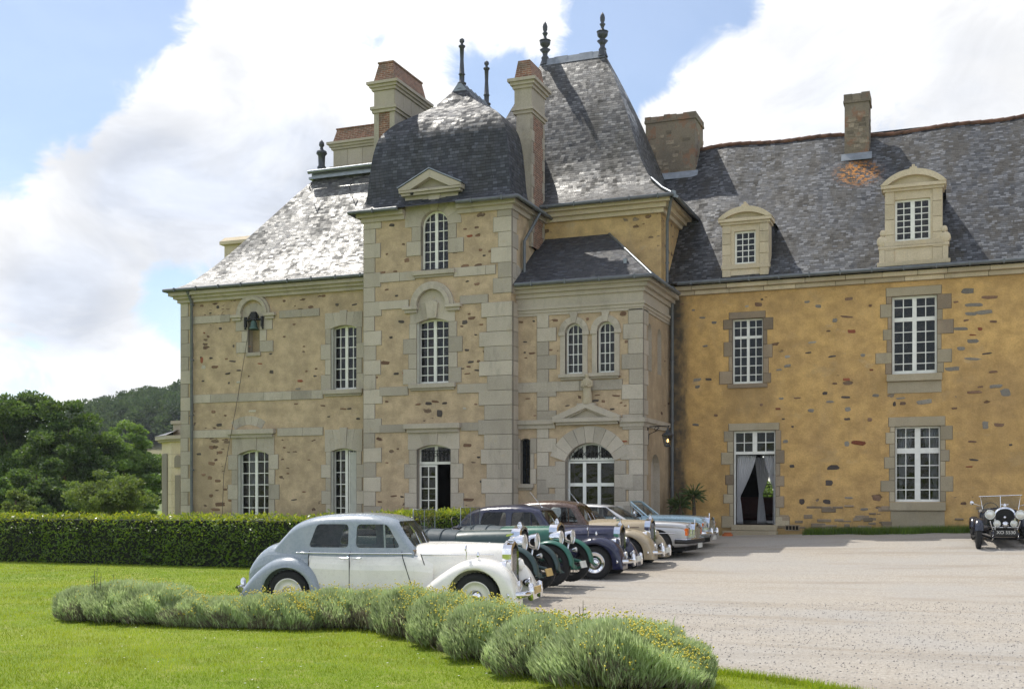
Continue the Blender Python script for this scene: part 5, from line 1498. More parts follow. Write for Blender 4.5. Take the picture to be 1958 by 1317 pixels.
# ------------------------------------------------------------------ cars
M_CHROME = m_plain('chrome', (.78, .78, .80), .08, 1.0, var=.05)
M_TYRE = m_plain('tyre rubber', (.018, .018, .019), .8, bump=.2)
M_BLACKP = m_plain('black trim', (.012, .012, .013), .5)
M_UNDER = m_plain('underbody', (.010, .010, .010), .9)
M_CGLASS = m_glass('car glass', .55, (.62, .65, .63))
M_LENS = m_plain('lamp lens', (.62, .62, .58), .12, .35, coat=1.0)
M_AMBER = m_plain('amber lens', (.80, .16, .01), .25, coat=1.0)
M_TANL = m_plain('tan leather', (.30, .20, .11), .6)
M_DKL = m_plain('dark leather', (.05, .032, .025), .6)
M_PLATEY = m_plain('yellow number plate', (.55, .38, .14), .5)
M_PLATEW = m_plain('pale number plate', (.62, .62, .58), .5)
M_WHITE_B = m_paint('cream white paint', (.86, .82, .75), .24, .8); M_SILVBL = m_paint('grey blue paint', (.27, .31, .35), .22, .8)
M_NAVY = m_paint('navy paint', (.012, .014, .045), .15); M_BROWN = m_paint('brown paint', (.085, .045, .030), .2); M_SAND = m_paint('sand beige paint', (.36, .29, .19), .25)
M_SILVER = m_paint('silver paint', (.48, .48, .49), .3, 1.0, .35); M_ICE = m_paint('ice blue paint', (.36, .50, .57), .25, 1.0, .2)
M_EMER = m_paint('emerald paint', (.006, .105, .070), .28, .25); M_DKGRN = m_paint('dark green paint', (.018, .046, .046), .32, .15); M_SLATEL = m_plain('slate coachwork fabric', (.060, .078, .088), .55, spec=.3)
M_BLKBL = m_paint('blue black paint', (.008, .012, .026), .14)
M_LINE = m_plain('panel gap', (.02, .02, .02), .9)

def crom(P, n):
    out = []
    P = [np.array(p, float) for p in P]
    for i in range(len(P) - 1):
        a, b_, c, d = P[max(i - 1, 0)], P[i], P[i + 1], P[min(i + 2, len(P) - 1)]
        for k in range(n):
            t = k / n
            out.append(.5 * ((2 * b_) + (c - a) * t + (2 * a - 5 * b_ + 4 * c - d) * t * t + (3 * b_ - a - 3 * c + d) * t ** 3))
    out.append(P[-1])
    return out
def sring(x, w, z0, z1, et=2.6, eb=5.0, n=32, tum=0.0, yc=0.0):
    zc, h = (z0 + z1) / 2, (z1 - z0) / 2
    r = []
    for k in range(n):
        a = 2 * math.pi * (k + .5) / n
        c, s_ = math.cos(a), math.sin(a)
        e = et if s_ > 0 else eb
        y = w * math.copysign(abs(c) ** (2 / e), c)
        z = zc + h * math.copysign(abs(s_) ** (2 / e), s_)
        y *= 1 - tum * max(0, (z - zc) / max(h, 1e-6))
        r.append((x, yc + y, z))
    return r
def hull(mb, stations, sub=4, et=2.6, eb=5.0, n=32, mi=None, tum=0.0):
    """stations (x, half width, z bottom, z top[, top exponent])"""
    st = crom([tuple(s_[:4]) + ((s_[4],) if len(s_) > 4 else (et,)) for s_ in stations], sub)
    rings = [sring(s_[0], max(s_[1], .01), s_[2], s_[3], s_[4], eb, n, tum) for s_ in st]
    if mi is None:
        mb.loft(rings)
        return
    nn = len(rings[0])
    for i in range(len(rings) - 1):
        for k in range(nn):
            P = [rings[i][k], rings[i][(k + 1) % nn], rings[i + 1][(k + 1) % nn], rings[i + 1][k]]
            c = np.mean(np.array(P), 0)
            mb.add(P, [(0, 1, 2, 3)], smooth=True, mi=mi(c))
    mb.add(rings[0], [tuple(range(nn - 1, -1, -1))], mi=mi(np.mean(np.array(rings[0]), 0))); mb.add(rings[-1], [tuple(range(nn))], mi=mi(np.mean(np.array(rings[-1]), 0)))
def fender(mb, prof, y0, y1, ax, R_, zb=.26, side=1, sub=5, nx=9, taper=.0):
    """pontoon wing: prof (x, top z); wheel arch of radius R_ round (ax, zc)"""
    st = crom(prof, sub)
    zc = .36
    rings = []
    for x, zt in [(s_[0], s_[1]) for s_ in st]:
        d = abs(x - ax)
        bot = zb
        if d < R_: bot = max(bot, zc + math.sqrt(R_ * R_ - d * d))
        zt = max(zt, bot + .012)
        h = zt - bot
        rr = min(.17, h)
        w = y1 - y0
        ring = [(x, side * y1, bot)]
        for k in range(nx):
            a = math.pi / 2 * k / (nx - 1)
            ring.append((x, side * (y1 - w * .62 * (1 - math.cos(a))), zt - rr * (1 - math.sin(a))))
        ring.append((x, side * y0, zt - .01)); ring.append((x, side * y0, bot))
        rings.append(ring)
    mb.loft(rings if side < 0 else [r[::-1] for r in rings], closed=False)
    for e, fl in ((rings[0], 0), (rings[-1], 1)): mb.add(e, [tuple(range(len(e))) if (fl ^ (side > 0)) else tuple(range(len(e) - 1, -1, -1))])
    # rolled lip of the arch
    N = 16
    mb.tube([(ax + R_ * math.cos(math.pi * k / N), side * (y1 - .012), max(zb, zc + R_ * math.sin(math.pi * k / N))) for k in range(N + 1)], .012, 5, caps=False)
def carve(mb, cutters, name):
    tmp = []
    def mk(b_, lining=0):
        b_.M = [lining] * len(b_.M)
        me = b_.mesh('tmp'); me.materials.append(M_LINE); me.materials.append(M_UNDER); o = bpy.data.objects.new('tmp', me); COL.objects.link(o); tmp.append(o)
        import bmesh as bmm
        bm = bmm.new(); bm.from_mesh(me); bmm.ops.remove_doubles(bm, verts=bm.verts, dist=1e-5); bmm.ops.recalc_face_normals(bm, faces=bm.faces); bm.to_mesh(me); bm.free()
        return o
    base = mk(mb)
    for c in cutters:
        o = mk(c, 1)
        md = base.modifiers.new('b', 'BOOLEAN'); md.operation = 'DIFFERENCE'; md.solver = 'EXACT'; md.object = o
    dg = bpy.context.evaluated_depsgraph_get()
    dg.update()
    me = bpy.data.meshes.new_from_object(base.evaluated_get(dg))
    me.name = name
    for o in tmp: bpy.data.objects.remove(o, do_unlink=True)
    return me
def from_mesh(me, name, mats, parent, angle=35):
    me.materials.clear()
    for m in mats: me.materials.append(m)
    me.polygons.foreach_set('use_smooth', np.ones(len(me.polygons), bool))
    me.set_sharp_from_angle(angle=R(angle))
    o = bpy.data.objects.new(name, me); COL.objects.link(o); o.parent = parent
    return o
def rounded(pts, r=.05, n=4):
    """round the corners of an outline"""
    out = []
    P = [Vector(p) for p in pts]
    for i in range(len(P)):
        a, b_, c = P[i - 1], P[i], P[(i + 1) % len(P)]
        d0, d1 = (a - b_), (c - b_)
        rr = min(r, d0.length * .45, d1.length * .45)
        p0, p1 = b_ + d0.normalized() * rr, b_ + d1.normalized() * rr
        for k in range(n + 1):
            t = k / n
            q = p0 * (1 - t) ** 2 + b_ * 2 * t * (1 - t) + p1 * t * t
            out.append((q.x, q.y))
    return out
def wheel(car, x, y, side, r=.365, w=.17, disc=None, style='disc', ring=None, cap=.11, name='wheel'):
    root = bpy.data.objects.new(name, None); COL.objects.link(root); root.parent = car; root.location = (x, y, r); root.empty_display_size = .1
    mb = MB()
    ri = r * (.64 if style != 'wire' else .70)
    prof = [(ri, -w / 2 * .8), (r * .86, -w / 2), (r * .97, -w / 2 * .78), (r, -w / 2 * .45), (r, w / 2 * .45), (r * .97, w / 2 * .78), (r * .86, w / 2), (ri, w / 2 * .8)]
    rings = [[(rr * math.cos(2 * math.pi * k / 36), h, rr * math.sin(2 * math.pi * k / 36)) for k in range(36)] for rr, h in prof]
    rings.append(rings[0]); mb.loft(rings, caps=False)
    for k in range(36):
        a = 2 * math.pi * k / 36
        mb.obox((r * math.cos(a), 0, r * math.sin(a)), (.004 * math.cos(a), 0, .004 * math.sin(a)), (0, w * .36, 0), (-.009 * math.sin(a), 0, .009 * math.cos(a)))
    mb.build('tyre', M_TYRE, root)
    mb = MB()
    s = side
    if style == 'wire':
        mb.lathe([(ri * .99, -w * .35), (ri, -w * .35), (ri, w * .35), (ri * .96, w * .35), (ri * .94, 0)], (0, 0, 0), 30, axis='y')if False else None
        ring_ = [[(rr * math.cos(2 * math.pi * k / 32), h, rr * math.sin(2 * math.pi * k / 32)) for k in range(32)] for rr, h in ((ri * 1.02, -w * .36), (ri * 1.02, w * .36), (ri * .93, w * .30), (ri * .93, -w * .30), (ri * 1.02, -w * .36))]
        mb.loft(ring_, caps=False)
        for k in range(40):
            a = 2 * math.pi * k / 40; b_ = a + (.28 if k % 2 else -.28)
            mb.tube([(.055 * math.cos(b_), s * w * (.62 if k % 2 else .1), .055 * math.sin(b_)), (ri * .95 * math.cos(a), 0, ri * .95 * math.sin(a))], .0045, 4, caps=False)
        mb.lathe([(0, s * w * .74), (.05, s * w * .72), (.06, s * w * .5), (.055, -s * w * .1), (.13, -s * w * .16), (.13, -s * w * .3), (0, -s * w * .3)][::s], (0, 0, 0), 16, axis='y')
        mb.build('rim', disc or M_BLACKP, root)
    else:
        mb.lathe([(0, s * w * .20), (ri * .60, s * w * .26), (ri * .86, s * w * .20), (ri * .92, s * w * .40), (ri * 1.02, s * w * .46), (ri * 1.02, 0), (0, 0)][::s], (0, 0, 0), 32, axis='y')
        mb.build('rim', disc or M_BLACKP, root)
        if ring:
            mb = MB(); mb.lathe([(ri * .66, s * w * .27), (ri * .90, s * w * .43), (ri * .99, s * w * .49), (ri * .99, s * w * .30), (ri * .66, s * w * .1)][::s], (0, 0, 0), 32, axis='y'); mb.build('trim_ring', ring, root)
        mb = MB(); mb.lathe([(0, s * w * .60), (cap * .45, s * w * .58), (cap * .5, s * w * .5), (cap * .95, s * w * .42), (cap, s * w * .22), (0, s * w * .2)][::s], (0, 0, 0), 20, axis='y'); mb.build('hubcap', M_CHROME, root)
    return root
def lamp(car, x, y, z, r, depth, name='headlight', shell=None, tilt=0, lens=None, bowl=True):
    mb = MB()
    if bowl:
        mb.lathe([(0, -depth), (r * .30, -depth * .95), (r * .62, -depth * .72), (r * .88, -depth * .35), (r * 1.0, 0), (r * 1.04, .012), (r * .97, .022), (r * .93, .010)], (x, y, z), 20, axis='x', smooth=True)
    else:
        mb.lathe([(0, -depth), (r * 1.0, -depth), (r * 1.0, 0), (r * 1.06, .012), (r * .97, .022), (r * .93, .01)], (x, y, z), 20, axis='x')
    o = mb.build(name, shell or M_CHROME, car)
    mb = MB(); mb.lathe([(0, .030), (r * .5, .024), (r * .90, .012), (r * .90, 0), (0, 0)][::-1], (x, y, z), 20, axis='x'); mb.build('lens', lens or M_LENS, o)
    return o
def radiator(car, x, w, z0, z1, depth=.12, peak=.05, slats=16, grille=None, arch=False, name='grille'):
    def outline(s_, dz=0):
        W = w * s_
        if arch: return [(-W, z0)] + [(-W * math.cos(math.pi * k / 12) , z1 - W * .75 + W * .75 * math.sin(math.pi * k / 12) - dz) for k in range(13)] + [(W, z0)]
        return [(-W, z0), (-W, z1 - .16 - dz), (-W * .93, z1 - .07 - dz), (-W * .72, z1 - .015 - dz), (0, z1 + peak - dz), (W * .72, z1 - .015 - dz), (W * .93, z1 - .07 - dz), (W, z1 - .16 - dz), (W, z0)]
    mb = MB()
    o_, i_ = outline(1), outline(.86, .05)
    n = len(o_)
    P = [(x - depth, y, z) for y, z in o_] + [(x, y * .98, z) for y, z in o_] + [(x + .012, y, z) for y, z in i_] + [(x - .05, y, z) for y, z in i_]
    for a in range(3):
        mb.add(P, [(a * n + k, a * n + k + 1, (a + 1) * n + k + 1, (a + 1) * n + k) for k in range(n - 1)], smooth=False)
    mb.box(x - depth, x + .012, -w, w, z0 - .03, z0 + .02)
    mb.add([(x - depth, y, z) for y, z in o_], [tuple(range(n))])
    o = mb.build(name, M_CHROME, car)
    mb = MB()
    mb.add([(x - .045, y, z) for y, z in i_], [tuple(range(n))[::-1]], mi=1)
    W = w * .86
    for k in range(slats):
        y = -W + 2 * W * (k + .5) / slats
        zt = max(z for yy, z in i_) if arch else z1 - .08
        if arch: zt = z1 - W * .75 + W * .75 * math.sqrt(max(0, 1 - (y / W) ** 2)) - .06
        mb.box(x - .04, x - .005, y - W / slats * .33, y + W / slats * .33, z0 + .02, zt)
    mb.build('slats', [grille or M_CHROME, M_BLACKP], o)
    return o
def plate(car, x, y, z, w=.42, h=.13, mat=None, tilt=.0):
    mb = MB(); mb.obox((x, y, z), (.008, 0, 0), (0, w / 2, 0), (-tilt * h / 2, 0, h / 2)); return mb.build('number_plate', mat or M_PLATEY, car)
def seat(car, x, y, w=.5, h=.62, z=.35, mat=None):
    mb = MB()
    hull(mb, [(x - .12, w / 2 * .8, z + .10, z + h * .9), (x - .06, w / 2, z + .02, z + h), (x + .06, w / 2, z + .02, z + h * .97), (x + .1, w / 2 * .9, z + .04, z + h * .85)], 2, 4, 5, 16)
    hull(mb, [(x, w / 2, z, z + .2), (x + .25, w / 2, z, z + .24), (x + .5, w / 2 * .96, z, z + .22)], 2, 4, 5, 16)
    for k in range(0, len(mb.V)): mb.V[k] = (mb.V[k][0], mb.V[k][1] + y, mb.V[k][2])
    mb.build('seat', mat or M_TANL, car)
def steering(car, x, y, z, r=.20):
    mb = MB(); mb.tube([(x - .10 * math.sin(a), y + r * math.cos(a), z + r * math.sin(a)) for a in np.linspace(0, 2 * math.pi, 21)], .012, 6, caps=False); mb.tube([(x, y, z), (x + .5, y, z - .25)], .02, 6); mb.obox((x, y, z), (.01, 0, 0), (0, r, 0), (0, 0, .01)); mb.build('steering_wheel', M_BLACKP, car)
def car_root(name, label, px, D, head, group, z=None, ax=1.525, side_y=-.72, cat='car'):
    """px, D: where the near front hub shows and how far it is"""
    hx, hy = FD(px, D)
    ca, sa = math.cos(head), math.sin(head)
    x = hx - (ax * ca - side_y * sa); y = hy - (ax * sa + side_y * ca)
    return empty(name, label, cat, (x, y, z if z is not None else gz(hx, hy) + .02), head, group)

GROUP = 'vintage cars parked in a row on the gravel'
def classic_saloon(label, px, D, head, up, low, wing_r, wing_f, bonnet_m, boot_m, disc, ring=None, window_z=(1.09, 1.455), roof=1.62, plate_m=None, fogs=True, zofs=0.0):
    car = car_root('saloon_car', label, px, D, head, GROUP)
    car.location.z += zofs
    mats = [up, low]
    mb = MB()
    hull(mb, [(-2.38, .40, .46, .62), (-2.30, .54, .38, .82), (-2.14, .60, .33, 1.03), (-1.92, .64, .31, 1.15), (-1.65, .70, .30, 1.14), (-1.2, .765, .28, 1.09), (-.6, .79, .27, 1.065), (0, .79, .27, 1.06), (.45, .74, .27, 1.06), (.8, .62, .30, .98)], 4, 3.2, 6, 40,
         mi=lambda c: 1 if (c[2] < .975 and c[0] > -1.18) else 0)
    mb.build('body', mats, car)
    mb = MB()
    hull(mb, [(.42, .63, .5, 1.135, 2.4), (.55, .62, .5, 1.16, 2.2), (.95, .55, .5, 1.165, 2.1), (1.4, .43, .5, 1.155, 2.1), (1.83, .275, .46, 1.14, 2.1)], 5, 2.2, 5, 36)
    mb.tube([(.55, 0, 1.162), (.95, 0, 1.168), (1.83, 0, 1.145)], .008, 5)
    mb.build('bonnet', bonnet_m, car)
    mb = MB()
    hull(mb, [(.6, .60, .30, .96), (1.2, .52, .30, .90), (1.86, .40, .34, .80)], 3, 4, 5, 24)
    mb.build('scuttle', low, car)
    # cabin shell with the window openings cut out
    outer, inner = MB(), MB()
    prof = [(-1.99, .94, .50, .52), (-1.88, 1.06, .56, .59), (-1.72, 1.26, .60, .64), (-1.56, 1.43, .61, .665), (-1.36, 1.53, .62, .685), (-1.05, 1.595, .628, .70), (-.6, roof, .63, .705), (-.2, roof - .01, .63, .70), (.08, roof - .06, .615, .69), (.20, roof - .13, .605, .68), (.34, 1.29, .59, .665), (.50, 1.05, .575, .65)]
    def cring(x, zt, wt, wb, ins=0):
        zt -= ins; wt -= ins; wb -= ins
        z0_ = .90
        h = zt - z0_
        r_ = [(x, -wb, z0_)]
        K = 12
        wt2 = wb + (wt - wb) * min(1, max(0, h / .68))
        rc = min(.20, h * .45)
        for k in range(K + 1):
            a = math.pi / 2 * k / K
            r_.append((x, -(wt2 - rc * 1.35 * (1 - math.cos(a))), zt - rc * .62 * (1 - math.sin(a)) - .04 * (1 - k / K)))
        r_.append((x, 0, zt + .012))
        return r_ + [(p[0], -p[1], p[2]) for p in r_[-2::-1]]
    st = crom(prof, 4)
    outer.loft([cring(*s_) for s_ in st])
    st2 = [(s_[0] * .96 - .01 if s_[0] > 0 else s_[0] * .965, s_[1], s_[2], s_[3]) for s_ in st]
    inner.loft([[(p[0], p[1], p[2] if abs(p[2] - .90) > 1e-6 else .8) for p in cring(s_[0], s_[1], s_[2], s_[3], .035)] for s_ in st2])
    z0w, z1w = window_z
    def sidecut(pts):
        c = MB(); c.prism(rounded(pts, .07), -1, 1); return c
    rw = [(-1.23, z0w), (-.56, z0w), (-.57, z1w), (-1.10, z1w)]
    fw = [(-.44, z0w), (.285, z0w), (.06, z1w), (-.43, z1w)]
    wsc = MB(); wsc.prism(rounded([(-.50, 1.10), (.50, 1.10), (.45, roof - .12), (-.45, roof - .12)], .09), .12, .8, axis='x')
    rwc = MB(); rwc.prism(rounded([(-.30, 1.27), (.30, 1.27), (.27, 1.43), (-.27, 1.43)], .07), -2, -1.2, axis='x')
    me = carve(outer, [inner, sidecut(rw), sidecut(fw), wsc, rwc], 'cabin')
    from_mesh(me, 'cabin', [up, M_UNDER], car, 40)
    mb = MB()
    yb, yt = .675, .628
    yy = lambda z: yb + (yt - yb) * (z - 1.0) / .5
    for sg in (-1, 1):
        for poly in (rw, fw):
            q = rounded(poly, .07)
            mb = MB(); mb.add([(p[0], sg * (yy(p[1]) - .022), p[1]) for p in q], [tuple(range(len(q)))]); mb.build('pane', M_CGLASS, car)
    q = rounded([(-.50, 1.10), (.50, 1.10), (.45, roof - .12), (-.45, roof - .12)], .09)
    mb = MB(); mb.add([(.463 - .26 * (z - 1.10) / .4, y, z) for y, z in q], [tuple(range(len(q)))]); mb.build('windscreen', M_CGLASS, car)
    q = rounded([(-.30, 1.27), (.30, 1.27), (.27, 1.43), (-.27, 1.43)], .07)
    mb = MB(); mb.add([(-1.70 + .14 * (z - 1.27) / .16, y, z) for y, z in q], [tuple(range(len(q)))])
    mb.build('pane', M_CGLASS, car)
    for sg in (-1, 1): mb = MB(); mb.obox((.03, sg * .645, 1.27), (.012, 0, 0), (0, .012, 0), (-.01, 0, .19)); mb.build('window_bar', up, car)
    mb = MB()
    mb.obox((.325, 0, 1.30), (.012, 0, 0), (0, .010, 0), (-.14, 0, .20))
    mb.tube([(.49, -.2, 1.10), (.36, -.12, 1.32)], .008, 4); mb.tube([(.49, .15, 1.10), (.36, .22, 1.32)], .008, 4)
    mb.build('window_bar', M_CHROME, car)
    # wings
    for sg in (-1, 1):
        mb = MB(); fender(mb, [(.30, .30), (.62, .46), (.95, .70), (1.25, .88), (1.55, .945), (1.80, .90), (2.0, .77), (2.12, .58), (2.18, .36)], .42, .875, 1.525, .43, .24, sg); mb.build('wing', wing_f, car)
        mb = MB(); fender(mb, [(-.96, .30), (-1.0, .52), (-1.10, .74), (-1.28, .89), (-1.5, .945), (-1.78, .90), (-2.0, .77), (-2.2, .58), (-2.33, .42)], .50, .865, -1.525, .42, .26, sg); mb.build('wing', wing_r, car)
        mb = MB(); mb.box(-1.05, .45, sg * .55, sg * .84, .24, .28); mb.box(-1.05, .45, sg * .70, sg * .80, .28, .34); mb.build('running_board', low, car)
        wheel(car, 1.525, sg * .72, sg, disc=disc, ring=ring); wheel(car, -1.525, sg * .72, sg, disc=disc, ring=ring)
        lamp(car, 1.93, sg * .47, .80, .105, .22)
        if fogs: lamp(car, 2.12, sg * .36, .52, .085, .12, 'fog_lamp')
        mb = MB(); mb.lathe([(0, -.16), (.06, -.10), (.11, 0), (.10, .06), (0, .1)], (1.92, sg * .47, .78), 14, axis='x'); mb.build('headlight_pod', wing_f, car)
        mb = MB(); mb.lathe([(0, 0), (.022, .01), (.026, .06), (.012, .10), (0, .11)], (1.55, sg * .72, .94), 8); mb.build('side_lamp', M_CHROME, car)
        # door lines, handles and belt strip
        sy = lambda x: float(np.interp(x, [-1.2, -.6, 0, .45], [.765, .79, .79, .74]))
        mb = MB()
        for x0, x1 in ((-.50, -.50), (.33, .56), (-1.19, -1.19)):
            mb.tube([(x0 + (x1 - x0) * k / 8, sg * (sy(x0 + (x1 - x0) * k / 8) - .006 * (k / 8) - (.0 if k else .05)), 1.03 - .72 * k / 8) for k in range(9)], .008, 4)
        mb.tube([(.62, sg * .655, 1.0), (.80, sg * .60, .45)], .008, 4)
        mb.build('door_seam', M_LINE, car)
        mb = MB()
        mb.tube([(x, sg * (sy(x) - .02), 1.005) for x in (-1.4, -1.1, -.8, -.4, 0, .3, .5)], .014, 6)
        mb.tube([(.6, sg * .565, .985), (1.1, sg * .50, .985), (1.7, sg * .32, .985)], .009, 5)
        mb.build('belt_strip', M_CHROME if up is not low else up, car)
        mb = MB()
        for x in (-.58, -.36): mb.tube([(x - .06, sg * (sy(x) + .03), .93), (x + .06, sg * (sy(x) + .035), .93)], .013, 6); mb.tube([(x + .05, sg * (sy(x) - .02), .93), (x + .05, sg * (sy(x) + .035), .93)], .011, 6)
        mb.build('door_handle', M_CHROME, car)
        mb = MB(); mb.tube([(1.36, sg * .70, .92), (1.37, sg * .72, 1.05)], .009, 5); mb.lathe([(0, -.03), (.05, -.015), (.058, .0), (0, .002)], (1.37, sg * .73, 1.09), 12, axis='x'); mb.build('wing_mirror', M_CHROME, car)
    radiator(car, 1.96, .27, .42, 1.15, .14, .045, 18)
    mb = MB(); mb.lathe([(.05, 0), (.05, .02), (.02, .035), (.022, .06), (.012, .07)], (1.90, 0, 1.19), 10); mb.obox((1.88, 0, 1.285), (.05, 0, .012), (0, .045, .0), (0, 0, .016)); mb.build('bonnet_mascot', M_CHROME, car)
    mb = MB()
    mb.tube([(2.02, -.86, .40), (2.20, -.70, .40), (2.27, -.35, .40), (2.285, 0, .40), (2.27, .35, .40), (2.20, .70, .40), (2.02, .86, .40)], .052, 8)
    for sg in (-1, 1): mb.lathe([(.0, -.14), (.045, -.12), (.055, 0), (.045, .12), (0, .14)], (2.29, sg * .33, .42), 10)
    mb.build('bumper', M_CHROME, car)
    mb = MB()
    mb.tube([(-2.30, -.86, .42), (-2.44, -.66, .42), (-2.50, 0, .42), (-2.44, .66, .42), (-2.30, .86, .42)], .048, 8)
    for sg in (-1, 1): mb.lathe([(.0, -.13), (.04, -.1), (.05, 0), (.04, .1), (0, .13)], (-2.50, sg * .35, .45), 10); mb.tube([(-2.2, sg * .4, .40), (-2.46, sg * .4, .42)], .03, 6)
    mb.build('bumper', M_CHROME, car)
    plate(car, 2.33, 0, .44, .46, .11, plate_m)
    mb = MB(); mb.box(-2.1, 1.8, -.55, .55, .20, .34); mb.box(-1.95, -1.1, -.62, .62, .3, .8); mb.box(1.12, 1.93, -.40, .40, .3, .8); mb.build('chassis', M_UNDER, car)
    for sg in (-1, 1): seat(car, -.45, sg * .30, .52, .62, .42, M_DKL)
    seat(car, -1.25, 0, 1.15, .66, .42, M_DKL)
    mb = MB(); mb.box(.36, .50, -.60, .60, .88, 1.06); mb.build('dashboard', M_TANL, car)
    steering(car, .18, -.32, 1.03)
    return car

near = classic_saloon('two-tone saloon, cream white with grey blue roof and rear wings, nearest in the row', 911, 17.45, R(8.5), M_SILVBL, M_WHITE_B, M_SILVBL, M_WHITE_B, M_WHITE_B, M_SILVBL, M_WHITE_B, None)
navy = classic_saloon('shiny navy blue saloon between the emerald tourer and the beige saloon', 1138, 25.0, R(2), M_NAVY, M_NAVY, M_NAVY, M_NAVY, M_NAVY, M_NAVY, M_NAVY, M_CHROME, plate_m=M_PLATEW)
beige = classic_saloon('sand beige saloon with a brown roof, beside the navy saloon', 1200, 27.2, R(1), M_BROWN, M_BROWN, M_SAND, M_SAND, M_SAND, M_BROWN, M_SAND, None, plate_m=M_PLATEW)

def tourer(label, px, D, head, bonnet_m, cowl_m, wing_m, tub_m, group=GROUP, scale=1.0, wing='sweep', plate_m=None, z=None, text=None, name='vintage_tourer', screen='upright', strapped=True, lampshell=None, fold=False, lampr=.135):
    car = car_root(name, label, px, D, head, group, ax=1.5 * scale, side_y=-.70 * scale, z=z)
    car.scale = (scale,) * 3
    RW = .41
    mb = MB()
    hull(mb, [(.30, .40, .52, 1.13, 2.6), (.55, .375, .52, 1.145, 2.5), (1.0, .325, .52, 1.15, 2.4), (1.42, .27, .52, 1.15, 2.4)], 4, 2.4, 5, 36)
    for sg in (-1, 1):
        for k in range(14): mb.obox((.45 + k * .065, sg * (.41 - .0085 * k * 1.0), .74), (.012, 0, 0), (0, .012, 0), (0, 0, .10))
    mb.tube([(.3, 0, 1.135), (1.42, 0, 1.155)], .010, 5)
    mb.build('bonnet', bonnet_m, car)
    if strapped:
        mb = MB()
        for x in (.62, 1.18):
            rg = sring(x, .385 if x < 1 else .318, .50, 1.158, 2.45, 5, 36)
            mb.tube([Vector(p) + Vector((0, p[1] * .02, .004)) for p in rg if p[2] > .6], .016, 4)
        mb.build('bonnet_strap', M_DKL, car)
    mb = MB()
    hull(mb, [(-.50, .56, .48, 1.14, 2.7), (-.30, .52, .48, 1.165, 2.6), (0, .46, .50, 1.16, 2.6), (.30, .405, .52, 1.14, 2.6)], 4, 2.6, 5, 36)
    for x in (-.28, .02): mb.tube([Vector(p) * 1.0 for p in sring(x, .515 if x < -.1 else .46, .5, 1.17, 2.6, 5, 36) if p[2] > .6], .012, 4)
    mb.build('cowl', cowl_m, car)
    mb = MB()      # open tub
    st = crom([(-1.85, .40, .62, .98), (-1.70, .52, .52, 1.02), (-1.2, .60, .46, 1.02), (-.5, .58, .46, 1.02)], 4)
    rings = []
    for x, w, z0, z1 in st:
        rings.append([(x, -w, z1), (x, -w * 1.0, z0 + .1), (x, -w * .8, z0), (x, w * .8, z0), (x, w, z0 + .1), (x, w, z1), (x, w - .06, z1 + .01), (x, w - .08, z0 + .12), (x, -w + .08, z0 + .12), (x, -w + .06, z1 + .01)])
    mb.loft(rings)
    mb.build('body', tub_m, car)
    mb = MB(); hull(mb, [(-2.0, .42, .88, 1.06), (-1.85, .56, .86, 1.14), (-1.65, .58, .9, 1.14), (-1.55, .55, .92, 1.06)], 3, 3, 3, 20); mb.build('folded_hood', M_BLACKP, car)
    for sg in (-1, 1): seat(car, -.85, sg * .27, .46, .62, .46, M_DKL)
    seat(car, -1.55, 0, 1.0, .56, .46, M_DKL)
    steering(car, -.62, -.26, 1.10, .22)
    # windscreen
    if screen == 'upright':
        mb = MB(); x = -.44
        mb.tube([(x, -.54, 1.14), (x, -.54, 1.52), (x, .54, 1.52), (x, .54, 1.14), (x, -.54, 1.14)], .008, 6); mb.tube([(x, 0, 1.14), (x, 0, 1.52)], .008, 5); mb.tube([(x - .02, -.3, 1.5), (x + .03, -.2, 1.25)], .006, 4)
        o = mb.build('windscreen_frame', M_ZINC, car)
        mb = MB(); mb.add([(x, -.53, 1.15), (x, .53, 1.15), (x, .53, 1.51), (x, -.53, 1.51)], [(0, 1, 2, 3)]); mb.build('pane', M_CGLASS, o)
    else:
        mb = MB(); x = -.40
        mb.tube([(x, -.50, 1.12), (x - .05, -.56, 1.50), (x - .05, .56, 1.54), (x, .50, 1.12)], .012, 6); mb.tube([(x - .05, -.60, 1.50), (x - .05, .60, 1.545)], .017, 6); mb.tube([(x, 0, 1.15), (x - .05, 0, 1.52)], .010, 5)
        o = mb.build('windscreen_frame', M_CHROME, car)
        mb = MB(); mb.add([(x, -.49, 1.15), (x, .49, 1.15), (x - .05, .55, 1.51), (x - .05, -.55, 1.49)], [(0, 1, 2, 3)]); mb.build('pane', M_CGLASS, o)
        for sg in (-1, 1):
            mb = MB(); mb.tube([(-.5, sg * .5, 1.20), (-.45, sg * .78, 1.30)], .010, 5); mb.lathe([(0, -.04), (.055, -.02), (.06, 0), (0, .004)], (-.45, sg * .80, 1.31), 12, axis='x'); mb.build('mirror', M_CHROME, car)
    radiator(car, 1.50, .285, .50, 1.20, .16, .03, 20, grille=M_BLACKP, arch=(screen != 'upright'))
    mb = MB(); mb.lathe([(.045, 0), (.05, .03), (.03, .05), (.03, .075), (0, .085)], (1.42, 0, 1.215), 12); mb.tube([(1.42, -.10, 1.265), (1.42, .10, 1.265)], .012, 5); mb.build('radiator_cap', M_CHROME, car)
